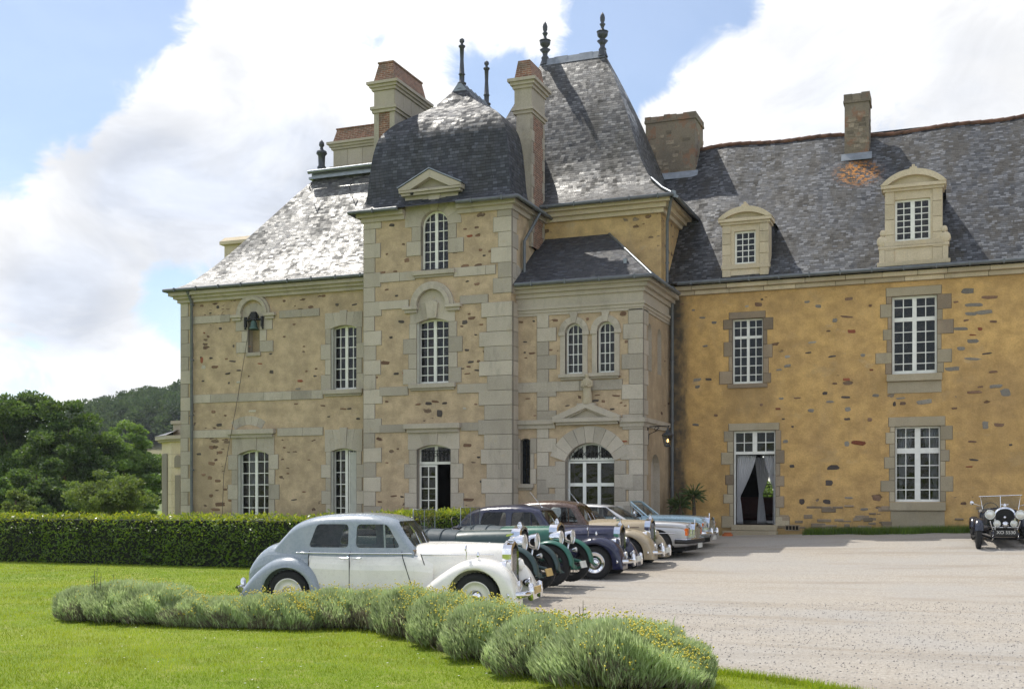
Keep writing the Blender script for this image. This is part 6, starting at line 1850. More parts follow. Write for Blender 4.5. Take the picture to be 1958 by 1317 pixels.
    for sg in (-1, 1):
        lamp(car, 1.62, sg * .40, .93 if screen == 'upright' else .98, lampr, .26, shell=lampshell)
        mb = MB(); mb.tube([(1.55, sg * .40, .80), (1.52, sg * .32, .55)], .018, 6); mb.build('lamp_bracket', M_CHROME, car)
        if screen != 'upright': lamp(car, 1.72, sg * .22, .73, .095, .12, 'fog_lamp', M_CHROME)
        else: lamp(car, 1.66, sg * .55, .66, .055, .10, 'side_lamp')
        # mudguard
        mb = MB()
        rg = []
        a0, a1 = (-8, 150) if wing != 'cycle' else (15, 165)
        path = []
        for k in range(17):
            a = R(a0 + (a1 - a0) * k / 16)
            path.append((1.5 + (RW + .075) * math.cos(a), RW + (RW + .075) * math.sin(a)))
        if wing == 'sweep': path += [(.98, .46), (.80, .36), (.55, .30)]
        for i, (px_, pz_) in enumerate(path):
            q0, q1 = path[max(i - 1, 0)], path[min(i + 1, len(path) - 1)]
            tx, tz = q1[0] - q0[0], q1[1] - q0[1]
            L_ = math.hypot(tx, tz); nx_, nz_ = tz / L_, -tx / L_
            if nz_ * 1 + 0 < 0 and i < 10: nx_, nz_ = -nx_, -nz_
            ring_ = []
            for j in range(9):
                t_ = j / 8 * 2 - 1
                d_ = -.055 * t_ * t_
                ring_.append((px_ + nx_ * d_, sg * (.70 + .125 * t_), pz_ + nz_ * d_))
            for j in range(8, -1, -1):
                t_ = j / 8 * 2 - 1
                d_ = -.055 * t_ * t_ - .010
                ring_.append((px_ + nx_ * d_, sg * (.70 + .12 * t_), pz_ + nz_ * d_))
            rg.append(ring_)
        mb.loft(rg)
        mb.build('mudguard', wing_m, car)
        mb = MB()
        rg = []
        for k in range(15):
            a = R(20 + 150 * k / 14); rr = RW + .08
            rg.append([(-1.5 + (rr - .05 * (j / 6 * 2 - 1) ** 2) * math.cos(a), sg * (.70 + .12 * (j / 6 * 2 - 1)), RW + (rr - .05 * (j / 6 * 2 - 1) ** 2) * math.sin(a)) for j in range(7)] + [(-1.5 + (rr - .01 - .05 * (j / 6 * 2 - 1) ** 2) * math.cos(a), sg * (.70 + .12 * (j / 6 * 2 - 1)), RW + (rr - .01 - .05 * (j / 6 * 2 - 1) ** 2) * math.sin(a)) for j in range(6, -1, -1)])
        mb.loft(rg); mb.build('mudguard', wing_m, car)
        wheel(car, 1.5, sg * .70, sg, RW, .15, style='wire'); wheel(car, -1.5, sg * .70, sg, RW, .15, style='wire')
        mb = MB()      # dumb iron and leaf spring
        mb.tube([(.9, sg * .33, .50), (1.5, sg * .33, .50), (1.80, sg * .33, .44), (1.92, sg * .33, .36)], [.04, .04, .035, .02], 8); mb.tube([(1.05, sg * .33, .34), (1.5, sg * .33, .26), (1.9, sg * .33, .34)], .025, 6)
        mb.build('dumb_iron', wing_m, car)
        mb = MB(); mb.box(-1.0, .75, sg * .52, sg * .80, .28, .32); mb.build('running_board', M_BLACKP, car)
    mb = MB(); mb.tube([(1.5, -.62, .40), (1.5, -.35, .30), (1.5, .35, .30), (1.5, .62, .40)], .032, 8); mb.tube([(1.88, -.34, .38), (1.88, .34, .38)], .022, 6); mb.box(-1.8, 1.35, -.34, .34, .36, .50); mb.tube([(-1.5, -.65, .41), (-1.5, .65, .41)], .05, 8); mb.build('chassis', M_UNDER, car)
    if text:
        p = plate(car, 1.93, 0, .48, .62, .14, M_BLACKP)
        fc = bpy.data.curves.new('plate_text', 'FONT'); fc.body = text; fc.size = .125; fc.align_x = 'CENTER'; fc.align_y = 'CENTER'; fc.extrude = .002
        to = bpy.data.objects.new('tmp', fc); COL.objects.link(to)
        dg = bpy.context.evaluated_depsgraph_get(); dg.update()
        me = bpy.data.meshes.new_from_object(to.evaluated_get(dg)); bpy.data.objects.remove(to, do_unlink=True)
        me.materials.clear(); me.materials.append(M_PLATEW)
        t_ = bpy.data.objects.new('lettering', me); COL.objects.link(t_); t_.parent = p
        t_.location = (1.941, 0, .48); t_.rotation_euler = (R(90), 0, R(90)); t_.scale = (1.05, 1, 1)
        mb = MB(); mb.tube([(1.68, -.34, .62), (1.68, .34, .62)], .014, 6); mb.lathe([(0, 0), (.045, 0), (.05, .01), (0, .012)], (1.49, 0, .90), 12, axis='x'); mb.lathe([(0, 0), (.085, 0), (.09, .012), (0, .016)], (1.69, 0, .70), 14, axis='x'); mb.build('badge_bar', M_CHROME, car)
    else: plate(car, 1.97, 0, .40, .40, .13, plate_m, .3)
    return car
tourer('dark green open tourer with big chrome headlights and a slate cowl, behind the cream saloon', 980, 20.1, R(4), M_DKGRN, M_SLATEL, M_DKGRN, M_DKGRN, strapped=False, lampr=.16, z=.20)
tourer('emerald green open tourer with a tall chrome radiator and green mudguards', 1052, 22.3, R(2), M_EMER, M_SLATEL, M_EMER, M_EMER, plate_m=M_PLATEW, strapped=False, lampr=.15, z=.22)
tourer('blue black open vintage car facing forward alone before the ochre wall', 1871, 28.4, R(-88), M_BLKBL, M_BLKBL, M_BLKBL, M_BLKBL, group='open vintage cars', scale=.86, wing='cycle', text='XO 5530', screen='racing', strapped=False)

def modern(label, px, D, head, paint, open_top=False, style=0, name='saloon_car', zofs=0.0):
    car = car_root(name, label, px, D, head, GROUP, side_y=-.78)
    car.location.z += zofs
    mb = MB()
    zt = .86
    hull(mb, [(-2.62, .70, .42, .84, 6), (-2.50, .82, .34, .90, 5), (-2.0, .88, .28, .925, 5), (-1.0, .905, .24, .93, 5), (0, .91, .24, .92, 5), (.9, .905, .24, .91, 5), (1.6, .895, .26, .90, 5), (2.15, .875, .30, .875, 6), (2.28, .85, .36, .84, 7)], 4, 5, 6, 44)
    body_me = None
    cuts = []
    for ax in (1.525, -1.525):
        for sg in (-1, 1):
            c = MB(); c.lathe([(0, -.2), (.40, -.2), (.40, .25), (0, .25)], (ax, sg * .84, .36), 28, axis='y'); cuts.append(c)
    me = carve(mb, cuts, 'body')
    from_mesh(me, 'body', [paint, M_UNDER], car, 40)
    mb = MB(); hull(mb, [(.55, .70, .80, .955, 5), (1.2, .66, .80, .965, 4.5), (1.9, .60, .78, .945, 4.5), (2.24, .55, .72, .90, 5)], 3, 4, 4, 28); mb.build('bonnet', paint, car)
    for sg in (-1, 1):
        mb = MB(); hull(mb, [(.8, .10, .80, .92), (1.5, .11, .78, .935), (2.1, .11, .74, .915), (2.27, .10, .68, .87)], 3, 2.5, 3, 20)
        for k in range(len(mb.V)): mb.V[k] = (mb.V[k][0], mb.V[k][1] + sg * .76, mb.V[k][2])
        mb.build('wing_crown', paint, car)
        wheel(car, 1.525, sg * .78, sg, .35, .19, disc=paint, ring=M_CHROME, cap=.12); wheel(car, -1.525, sg * .78, sg, .35, .19, disc=paint, ring=M_CHROME, cap=.12)
        if style == 0:
            mb = MB(); mb.box(2.22, 2.292, sg * .36, sg * .70, .60, .80); o = mb.build('headlight', M_CHROME, car)
            mb = MB(); mb.box(2.292, 2.302, sg * .37, sg * .69, .615, .785); mb.build('lens', M_LENS, o)
            mb = MB(); mb.box(2.10, 2.30, sg * .70, sg * .862, .605, .79); mb.build('indicator', M_AMBER, car)
        else:
            for yy in (.50, .70): lamp(car, 2.29, sg * yy, .70, .088, .1, bowl=False)
            mb = MB(); mb.box(2.2, 2.31, sg * .80, sg * .85, .66, .74); mb.build('indicator', M_AMBER, car)
        mb = MB(); mb.tube([(-2.3, sg * .905, .66), (-1, sg * .918, .66), (.8, sg * .918, .66), (2.0, sg * .885, .66)], .012, 5); mb.build('side_strip', M_CHROME, car)
        mb = MB()
        for x in (.62, -.42, -1.3): mb.tube([(x, sg * .903, .90), (x - .02, sg * .911, .55), (x, sg * .905, .34)], .006, 4)
        mb.build('door_seam', M_LINE, car)
        mb = MB()
        for x in (-.30, -1.18): mb.tube([(x - .09, sg * .93, .80), (x + .09, sg * .93, .80)], .014, 6)
        mb.build('door_handle', M_CHROME, car)
        mb = MB(); mb.tube([(.45, sg * .86, .92), (.47, sg * .96, .98)], .012, 5); mb.lathe([(0, -.05), (.07, -.02), (.075, .02), (0, .024)], (.45, sg * 1.0, 1.0), 12, axis='x'); mb.build('wing_mirror', M_CHROME, car)
    o = radiator(car, 2.36, .27, .46, .90, .14, .02, 16, grille=m_bar)
    mb = MB(); mb.lathe([(.02, 0), (.012, .03), (.02, .07), (0, .09)], (2.30, 0, .92), 8); mb.build('bonnet_mascot', M_CHROME, car)
    bm_ = M_BLACKP if style == 0 else M_CHROME
    for sx, xa in ((1, 2.34), (-1, -2.70)):
        mb = MB()
        mb.tube([(xa - sx * .35, -.91, .46), (xa - sx * .06, -.86, .46), (xa + sx * .06, -.45, .46), (xa + sx * .07, .45, .46), (xa - sx * .06, .86, .46), (xa - sx * .35, .91, .46)], .065, 8)
        if style:
            for sg in (-1, 1): mb.lathe([(.0, -.14), (.045, -.11), (.055, 0), (.045, .11), (0, .14)], (xa + sx * .10, sg * .36, .47), 10)
        o = mb.build('bumper', bm_, car)
        if style == 0:
            mb = MB(); mb.tube([(xa - sx * .35, -.925, .50), (xa - sx * .05, -.88, .50), (xa + sx * .075, -.45, .515), (xa + sx * .085, .45, .515), (xa - sx * .05, .88, .50), (xa - sx * .35, .925, .50)], .022, 6); mb.build('bumper_strip', M_CHROME, o)
    plate(car, 2.44, 0, .34, .50, .12, M_PLATEW)
    mb = MB(); mb.box(-2.3, 2.2, -.6, .6, .2, .34); mb.box(1.1, 1.95, -.85, .85, .3, .78); mb.box(-1.95, -1.1, -.85, .85, .3, .78); mb.build('chassis', M_UNDER, car)
    top = 1.39
    if not open_top:
        outer, inner = MB(), MB()
        prof = [(-2.02, .92, .55, .74), (-1.80, 1.06, .58, .76), (-1.45, 1.30, .60, .78), (-1.15, 1.375, .62, .785), (-.6, top, .63, .79), (-.1, top - .015, .625, .785), (.10, top - .06, .62, .78), (.45, 1.14, .60, .77), (.80, .90, .58, .75)]
        def cr(x, zt_, wt, wb, ins=0, zb_=.86):
            zt_ -= ins; wt -= ins; wb -= ins
            r_ = [(x, -wb, zb_)]
            h = max(zt_ - zb_, .01)
            f = min(1, h / .5)
            wt2 = wb + (wt - wb) * f
            rc = min(.12, h * .4)
            for k in range(9):
                a = math.pi / 2 * k / 8
                r_.append((x, -(wt2 - rc * 1.2 * (1 - math.cos(a))), zt_ - rc * .7 * (1 - math.sin(a)) - .02 * (1 - k / 8)))
            r_.append((x, 0, zt_ + .012))
            return r_ + [(p[0], -p[1], p[2]) for p in r_[-2::-1]]
        st = crom(prof, 4)
        outer.loft([cr(*s_) for s_ in st])
        inner.loft([cr(s_[0] * .965, s_[1], s_[2], s_[3], .03, .80) for s_ in st])
        def sc_(pts): c = MB(); c.prism(rounded(pts, .05), -1, 1); return c
        fw = [(-.38, .97), (.55, .97), (.11, 1.315), (-.38, 1.325)]; rw = [(-1.20, .97), (-.48, .97), (-.48, 1.325), (-1.02, 1.30)]
        wsc = MB(); wsc.prism(rounded([(-.66, .96), (.66, .96), (.55, 1.32), (-.55, 1.32)], .06), .08, 1.0, axis='x')
        rwc = MB(); rwc.prism(rounded([(-.56, 1.02), (.56, 1.02), (.5, 1.30), (-.5, 1.30)], .06), -2.2, -1.32, axis='x')
        me = carve(outer, [inner, sc_(fw), sc_(rw), wsc, rwc], 'cabin')
        from_mesh(me, 'cabin', [paint, M_UNDER], car, 40)
        mb = MB()
        for sg in (-1, 1):
            for q in (fw, rw):
                q = rounded(q, .05)
                mb = MB(); mb.add([(p[0], sg * (.755 - .30 * (p[1] - .92)), p[1]) for p in q], [tuple(range(len(q)))]); mb.build('pane', M_CGLASS, car)
        mb = MB(); mb.add([(.70, -.64, .965), (.70, .64, .965), (.16, .55, 1.315), (.16, -.55, 1.315)], [(0, 1, 2, 3)]); mb.build('windscreen', M_CGLASS, car)
        mb = MB(); mb.add([(-1.86, -.55, 1.02), (-1.86, .55, 1.02), (-1.44, .5, 1.29), (-1.44, -.5, 1.29)], [(0, 1, 2, 3)])
        mb.build('pane', M_CGLASS, car)
        mb = MB()
        for sg in (-1, 1):
            q = fw + [fw[0]]
            mb.tube([(p[0], sg * (.765 - .30 * (p[1] - .92)), p[1]) for p in q], .009, 4)
            q = rw + [rw[0]]
            mb.tube([(p[0], sg * (.765 - .30 * (p[1] - .92)), p[1]) for p in q], .009, 4)
        mb.build('window_trim', M_CHROME, car)
    else:
        mb = MB()
        mb.tube([(.74, -.70, .90), (.24, -.60, 1.30), (.20, -.5, 1.325), (.20, .5, 1.325), (.24, .60, 1.30), (.74, .70, .90)], .026, 8)
        for sg in (-1, 1): mb.tube([(.60, sg * .74, .93), (.22, sg * .66, 1.26), (.30, sg * .72, .95)], .014, 5)
        o = mb.build('windscreen_frame', paint, car)
        mb = MB(); mb.add([(.72, -.68, .92), (.72, .68, .92), (.21, .57, 1.31), (.21, -.57, 1.31)], [(0, 1, 2, 3)]); mb.build('pane', M_CGLASS, o)
        mb = MB(); hull(mb, [(-1.75, .60, .88, .98), (-1.60, .70, .86, 1.05), (-1.3, .72, .86, 1.05), (-1.2, .68, .88, .98)], 3, 3, 3, 20); mb.build('folded_hood', M_DKL, car)
        mb = MB(); mb.box(-1.2, .55, -.68, .68, .922, .940); mb.build('cockpit', M_BLACKP, car)
    for sg in (-1, 1): seat(car, -.35, sg * .36, .56, .64 if open_top else .6, .46, M_TANL)
    seat(car, -1.12, 0, 1.2, .6, .46, M_TANL)
    mb = MB(); mb.box(.50, .72, -.66, .66, .86, .955); mb.build('dashboard', M_BLACKP, car)
    steering(car, .34, -.36, .98, .19)
    return car
m_bar = m_plain('satin grille bars', (.60, .54, .44), .3, .6)
for c_ in (navy, beige):
    mb = MB(); mb.tube([(.16, -.25, 1.56), (-.12, -.30, 1.92)], [.008, .004], 5); mb.lathe([(0, 0), (.022, 0), (.018, .03), (0, .035)], (.16, -.25, 1.55), 8); mb.build('aerial', M_CHROME, c_)
modern('silver saloon with amber indicators between the beige saloon and the pale blue convertible', 1258, 29.2, R(0), M_SILVER, name='saloon_car')
modern('pale blue open convertible with raked windscreen, closest to the porch', 1291, 31.3, R(0), M_ICE, True, 1, name='convertible_car')
# ------------------------------------------------------------------ plants
rng = np.random.default_rng(7)
def blades(name, base, tip, width, tint, mats, parent=None, off=(0, 0, 0), shape='leaf', flat=None, mi=None):
    """many separate small leaves, each from base to tip; 'leaf' = pointed diamond, 'blade' = tapering triangle"""
    n = len(base)
    off = np.array(off)
    base = base - off; tip = tip - off
    d = tip - base
    L = np.linalg.norm(d, axis=1, keepdims=True); d = d / np.maximum(L, 1e-9)
    r = rng.normal(size=(n, 3)) if flat is None else flat
    w = np.cross(d, r); w /= np.maximum(np.linalg.norm(w, axis=1, keepdims=True), 1e-9)
    width = np.broadcast_to(np.asarray(width, float), (n,))[:, None]
    if shape == 'leaf':
        m = base + d * L * .45
        V = np.stack([base, m + w * width / 2, tip, m - w * width / 2], 1).reshape(-1, 3); k = 4
    else:
        V = np.stack([base - w * width / 2, base + w * width / 2, tip], 1).reshape(-1, 3); k = 3
    me = bpy.data.meshes.new(name)
    me.vertices.add(len(V)); me.vertices.foreach_set('co', V.astype(np.float32).ravel())
    me.loops.add(n * k); me.loops.foreach_set('vertex_index', np.arange(n * k, dtype=np.int32))
    me.polygons.add(n); me.polygons.foreach_set('loop_start', np.arange(0, n * k, k, dtype=np.int32))
    me.update(calc_edges=True)
    ca = me.color_attributes.new('tint', 'FLOAT_COLOR', 'CORNER')
    t = np.repeat(np.asarray(tint, np.float32), k)
    ca.data.foreach_set('color', np.stack([t, t, t, np.ones_like(t)], 1).ravel())
    for m_ in (mats if isinstance(mats, (list, tuple)) else [mats]): me.materials.append(m_)
    if mi is not None: me.polygons.foreach_set('material_index', np.asarray(mi, np.int32))
    o = bpy.data.objects.new(name, me); COL.objects.link(o)
    if parent is not None: o.parent = parent
    return o
def unit(v): return v / np.maximum(np.linalg.norm(v, axis=1, keepdims=True), 1e-9)

M_BARK = m_plain('bark', (.09, .065, .045), .95, var=.35, vscale=3, bump=.6, bscale=18)
M_TREE = m_leaf('tree leaves', (.042, .078, .030), (.120, .175, .062), .38, .55)
M_TREE2 = m_leaf('bright tree leaves', (.10, .165, .055), (.19, .265, .09), .38, .55)
M_BUSHY = m_leaf('yellow green leaves', (.105, .15, .045), (.19, .23, .08), .35, .6)
M_FAR = m_leaf('far wood leaves', (.048, .082, .040), (.090, .130, .060), .25, .65)
M_HEDGE = m_leaf('laurel leaves', (.075, .140, .022), (.17, .25, .035), .42, .36, .5, (1.8, 1.7, .4))
M_HTOP = m_leaf('sunlit tone laurel leaves', (.19, .24, .025), (.33, .36, .05), .5, .3, .6, (1.5, 1.45, .4))  # lighter tone puts the sunlit hedge top into the leaf colour
M_HCORE = m_plain('hedge twigs', (.010, .014, .006), .95)
M_SANT = m_leaf('grey green stems', (.36, .44, .23), (.53, .59, .39), .45, .8, .15, (1.15, 1.2, .85))
M_SCORE = m_plain('woody stems', (.055, .045, .035), .95, var=.4, vscale=14, bump=.6, bscale=40)
M_DRY = m_leaf('dry stems', (.17, .15, .11), (.28, .25, .18), .2, .9, .1, (1, 1, 1))
M_FLOW = m_plain('yellow flowers', (.60, .51, .07), .7)
M_DAISY = m_plain('white daisies', (.8, .8, .76), .7)
M_GRASS = m_leaf('grass blades', (.19, .29, .016), (.37, .41, .055), .38, .65, .2, (1.3, 1.35, .5))
M_YUCCA = m_leaf('yucca leaves', (.055, .095, .035), (.12, .17, .06), .2, .45)

# hedge
def hedge_run(name, pts, hw, height, n_front, n_top, label):
    h = empty(name, label, 'hedge', (pts[0][0], pts[0][1], gz(*pts[0])))
    o_ = np.array(h.location)
    core = MB()
    rg = []
    P = [Vector((*p, 0)) for p in pts]
    fine = []
    for a, b_ in zip(P[:-1], P[1:]):
        n = max(2, int((b_ - a).length / .6))
        for k in range(n): fine.append(a + (b_ - a) * k / n)
    fine.append(P[-1])
    B, T, TI, MI = [], [], [], []
    for i, p in enumerate(fine):
        d = (fine[min(i + 1, len(fine) - 1)] - fine[max(i - 1, 0)]).normalized()
        q = Vector((d.y, -d.x, 0))
        z = gz(p.x, p.y)
        w = hw * .80; hh = height - .10
        rg.append([(p.x + q.x * s_ * w, p.y + q.y * s_ * w, z + zz) for s_, zz in ((1, 0), (1, hh), (-1, hh), (-1, 0))])
    core.loft(rg, smooth=False)
    core.build('twigs', M_HCORE, h, 'world')
    seg = np.array([[p.x, p.y] for p in fine])
    ln = len(seg) - 1
    def sample(n, face):
        i = rng.integers(0, ln, n); f = rng.random(n)[:, None]
        p = seg[i] * (1 - f) + seg[i + 1] * f
        d = unit(seg[i + 1] - seg[i]); q = np.stack([d[:, 1], -d[:, 0]], 1)
        z0 = np.array([gz(a, c) for a, c in p])
        lump = .035 * np.sin(p[:, 0] * 3.1 + p[:, 1]) + .03 * np.sin(p[:, 0] * 7.7) + rng.normal(0, .025, n)
        if face == 'top':
            s_ = rng.uniform(-1, 1, n)
            pos = np.column_stack([p + q * (s_ * hw)[:, None], z0 + height - .02 + lump + rng.normal(0, .035, n)])
            nd = np.column_stack([q * rng.normal(0, .6, n)[:, None] + d * rng.normal(0, .7, n)[:, None], np.abs(rng.normal(.55, .35, n))])
            ti = rng.uniform(.75, 1.3, n)
        else:
            sg = 1 if face == 'front' else -1
            zz = rng.random(n) * (height - .03)
            pos = np.column_stack([p + q * (sg * (hw * .84 + .10 + lump * .9))[:, None], z0 + zz])
            nd = np.column_stack([q * (sg * np.abs(rng.normal(.45, .35, n)))[:, None] + d * rng.normal(0, .7, n)[:, None], rng.normal(-.05, .55, n)])
            ti = rng.uniform(.65, 1.15, n) + .25 * (rng.random(n) < .06)
        return pos, unit(nd), ti
    for n, fc in ((n_front, 'front'), (n_front // 3, 'back'), (n_top, 'top')):
        pos, nd, ti = sample(n, fc)
        L = rng.uniform(.07, .125, n)[:, None]
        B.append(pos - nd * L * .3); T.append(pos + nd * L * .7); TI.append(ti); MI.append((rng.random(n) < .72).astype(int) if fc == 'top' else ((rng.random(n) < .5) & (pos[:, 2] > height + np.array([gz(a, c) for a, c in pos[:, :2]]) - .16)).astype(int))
    # end faces
    for p, sgn in ((seg[0], -1), (seg[-1], 1)):
        dd = unit((seg[1] - seg[0])[None])[0] if sgn < 0 else unit((seg[-1] - seg[-2])[None])[0]
        q = np.array([dd[1], -dd[0]]); n = 900
        pos = np.column_stack([p + q * rng.uniform(-hw, hw, n)[:, None] + dd * sgn * rng.normal(.03, .03, n)[:, None], gz(*p) + rng.random(n) * height])
        nd = unit(np.column_stack([dd * sgn * .5 + rng.normal(0, .5, (n, 2)), rng.normal(0, .5, n)])); L = rng.uniform(.07, .12, n)[:, None]
        B.append(pos - nd * L * .3); T.append(pos + nd * L * .7); TI.append(rng.uniform(.7, 1.2, n)); MI.append(np.zeros(n, int))
    B, T, TI = np.concatenate(B), np.concatenate(T), np.concatenate(TI)
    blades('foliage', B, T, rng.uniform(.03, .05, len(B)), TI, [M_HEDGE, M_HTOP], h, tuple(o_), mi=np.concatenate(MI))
    return h
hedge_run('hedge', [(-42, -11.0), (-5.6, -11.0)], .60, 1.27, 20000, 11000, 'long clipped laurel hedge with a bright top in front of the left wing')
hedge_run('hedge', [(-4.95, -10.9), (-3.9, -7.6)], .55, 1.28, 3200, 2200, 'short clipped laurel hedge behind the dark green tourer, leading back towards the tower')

# herb border: grey green lavender cotton bushes with yellow flowers
def bush(px, by, wpx, ty, seed, flowers, dry=.08, tall=1.0, label=''):
    r0 = random.Random(seed)
    D = (1.9 - .02) * FPX / (by - HOR)
    rad = wpx / 2 / FPX * D * 1.24
    D += rad * .8
    x, y = FD(px, D)
    z0 = gz(x, y)
    h = ((CAMZ - (ty - HOR) / FPX * D) - z0) * (.90 if px < 800 else .84)
    b_ = empty('lavender_cotton_bush', label, 'bush', (x, y, z0), 0, 'grey green bushes of the herb border')
    g = np.random.default_rng(seed)
    core = MB()
    prof = [(rad * .45, 0), (rad * .66, h * .2), (rad * .74, h * .45), (rad * .62, h * .68), (rad * .35, h * .80), (0, h * .84)]
    core.lathe(prof, (0, 0, 0), 14)
    for k in range(len(core.V)):
        v = core.V[k]; w = 1 + .10 * math.sin(v[0] * 9 + seed) * math.cos(v[1] * 8); core.V[k] = (v[0] * w, v[1] * w, v[2])
    core.build('woody_base', M_SCORE, b_)
    n = int(13000 + 14000 * rad)
    az = g.uniform(0, 2 * np.pi, n)
    el = np.arcsin(np.clip(g.uniform(-.18, 1.0, n), -1, 1))
    lump = 1 + .16 * np.sin(az * 3 + seed) * np.cos(el * 3) + .11 * np.sin(az * 7 + seed * 2 + el * 5) + .05 * np.sin(az * 13 + el * 9 + seed)
    ce, se = np.cos(el), np.sin(el)
    S = np.stack([1.10 * rad * ce * np.cos(az) * lump, .95 * rad * ce * np.sin(az) * lump, h * (.30 + .70 * np.maximum(se, -.4)) * (.92 + .10 * lump)], 1)
    S[:, 2] = np.maximum(S[:, 2], .05)
    S *= g.normal(.99, .045, n)[:, None]
    dirn = unit(np.stack([ce * np.cos(az) * .55, ce * np.sin(az) * .55, .75 + .3 * se], 1) + g.normal(0, .20, (n, 3)))
    L = g.uniform(.07, .17, n)
    tip = S + dirn * (L * .28)[:, None]; base = S - dirn * (L * .72)[:, None]
    base[:, 2] = np.maximum(base[:, 2], .01)
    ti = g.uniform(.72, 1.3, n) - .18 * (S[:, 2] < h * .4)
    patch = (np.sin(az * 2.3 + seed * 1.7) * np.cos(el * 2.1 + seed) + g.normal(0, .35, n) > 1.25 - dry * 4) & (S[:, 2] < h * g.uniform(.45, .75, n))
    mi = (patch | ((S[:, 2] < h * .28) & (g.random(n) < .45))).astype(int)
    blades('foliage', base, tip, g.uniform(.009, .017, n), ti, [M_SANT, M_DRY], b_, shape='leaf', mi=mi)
    nf = flowers
    if nf:
        cl = np.sin(az * 2.0 + seed * .9) + .6 * np.sin(az * 5 + el * 4 + seed) + g.normal(0, 1.0, n)
        pick = np.argsort(-(cl + (se > .0) * 1.2 + (se > .3) * .5))[:nf * 5]
        pick = g.choice(pick, nf, replace=False)
        c = tip[pick] + dirn[pick] * .05 + np.array([0, 0, .015])
        mb = MB()
        for p in c:
            s_ = g.uniform(.009, .0145)
            mb.add([(p[0] + s_, p[1], p[2]), (p[0], p[1] + s_, p[2]), (p[0] - s_, p[1], p[2]), (p[0], p[1] - s_, p[2]), (p[0], p[1], p[2] + s_), (p[0], p[1], p[2] - s_)], [(0, 1, 4), (1, 2, 4), (2, 3, 4), (3, 0, 4), (1, 0, 5), (2, 1, 5), (3, 2, 5), (0, 3, 5)], smooth=True)
        f_ = mb.build('flower', M_FLOW, b_); f_['kind'] = 'stuff'
    return b_
BUSH = [
    (168, 1190, 96, 1118, 60, .10, 'round grey green bush at the far left end of the herb border'),
    (240, 1194, 118, 1106, 120, .06, 'broad grey green bush, second from the left end of the border'),
    (310, 1198, 120, 1112, 160, .10, 'grey green bush with a brown gap, third from the border\'s left end'),
    (378, 1202, 98, 1136, 170, .22, 'small sparse bush with brown stems left of the cream saloon'),
    (440, 1204, 98, 1138, 160, .14, 'low bush in front of the saloon\'s rear bumper'),
    (505, 1206, 96, 1134, 200, .10, 'bush in front of the rear wing of the cream saloon'),
    (562, 1208, 92, 1130, 420, .08, 'small bush thick with yellow flowers below the saloon\'s rear wheel'),
    (640, 1205, 124, 1122, 120, .30, 'bush with dark bare lower stems below the saloon\'s doors'),
    (716, 1207, 110, 1124, 140, .30, 'bush with bare stems below the saloon\'s front door'),
    (785, 1222, 112, 1118, 420, .10, 'flowering bush below the front end of the saloon\'s running board'),
    (858, 1242, 126, 1122, 560, .12, 'bush full of yellow flowers in front of the saloon\'s front wing'),
    (942, 1268, 150, 1136, 420, .12, 'flowering bush in front of the saloon\'s front wheel and bumper'),
    (1050, 1300, 176, 1162, 300, .08, 'large grey green bush left of a dark upright weed'),
    (1188, 1326, 226, 1168, 420, .06, 'largest grey green bush, nearest the viewer at the bottom edge'),
    (1272, 1320, 140, 1206, 160, .14, 'bush with a brown foot at the gravel end of the border')]
for k, (px, by, w, ty, nf, dry, lab) in enumerate(BUSH):
    bush(px, by, w, ty, 31 + k * 7, int(nf * 1.1), dry, 1.0, lab)
def weed(px, D, h, n, spread, label, leafy=True, name='tall_weed', mat=None, leaf=.07):
    x, y = FD(px, D); z = gz(x, y)
    o = empty(name, label, 'weed', (x, y, z))
    st = MB(); B, T = [], []
    for k in range(n):
        a = rng.uniform(0, 6.28); q = (spread * math.cos(a) * rng.random(), spread * math.sin(a) * rng.random())
        hh = h * rng.uniform(.75, 1)
        pts = [(q[0] * (1 + t * .8), q[1] * (1 + t * .8), hh * t) for t in (0, .35, .7, 1)]
        st.tube(pts, [.010, .008, .006, .003], 5)
        for j in range(16):
            t = rng.uniform(.35, 1); c = np.array([q[0] * (1 + t * .8), q[1] * (1 + t * .8), hh * t]); a2 = rng.uniform(0, 6.28)
            d = np.array([math.cos(a2), math.sin(a2), rng.uniform(.2, 1.0)]); B.append(c); T.append(c + d / np.linalg.norm(d) * leaf * rng.uniform(.6, 1.1))
    st.build('stem', M_DRY, o)
    blades('leaf', np.array(B), np.array(T), .022, rng.uniform(.8, 1.2, len(B)), mat or M_TREE2, o)['kind'] = 'stuff'
weed(182, 17.6, .86, 5, .18, 'tall leafy green weed standing out of the left end of the border')
weed(212, 17.9, .74, 4, .16, 'shorter thin weed right of the tall weed at the left end of the border')
weed(1114, 12.6, .82, 3, .07, 'thin dark upright weed in the gap between the two largest bushes')
weed(645, 27.6, 1.52, 5, .2, 'yellowish shoot sticking out of the hedge top behind the cream saloon', mat=M_BUSHY, leaf=.12, name='hedge_shoot')

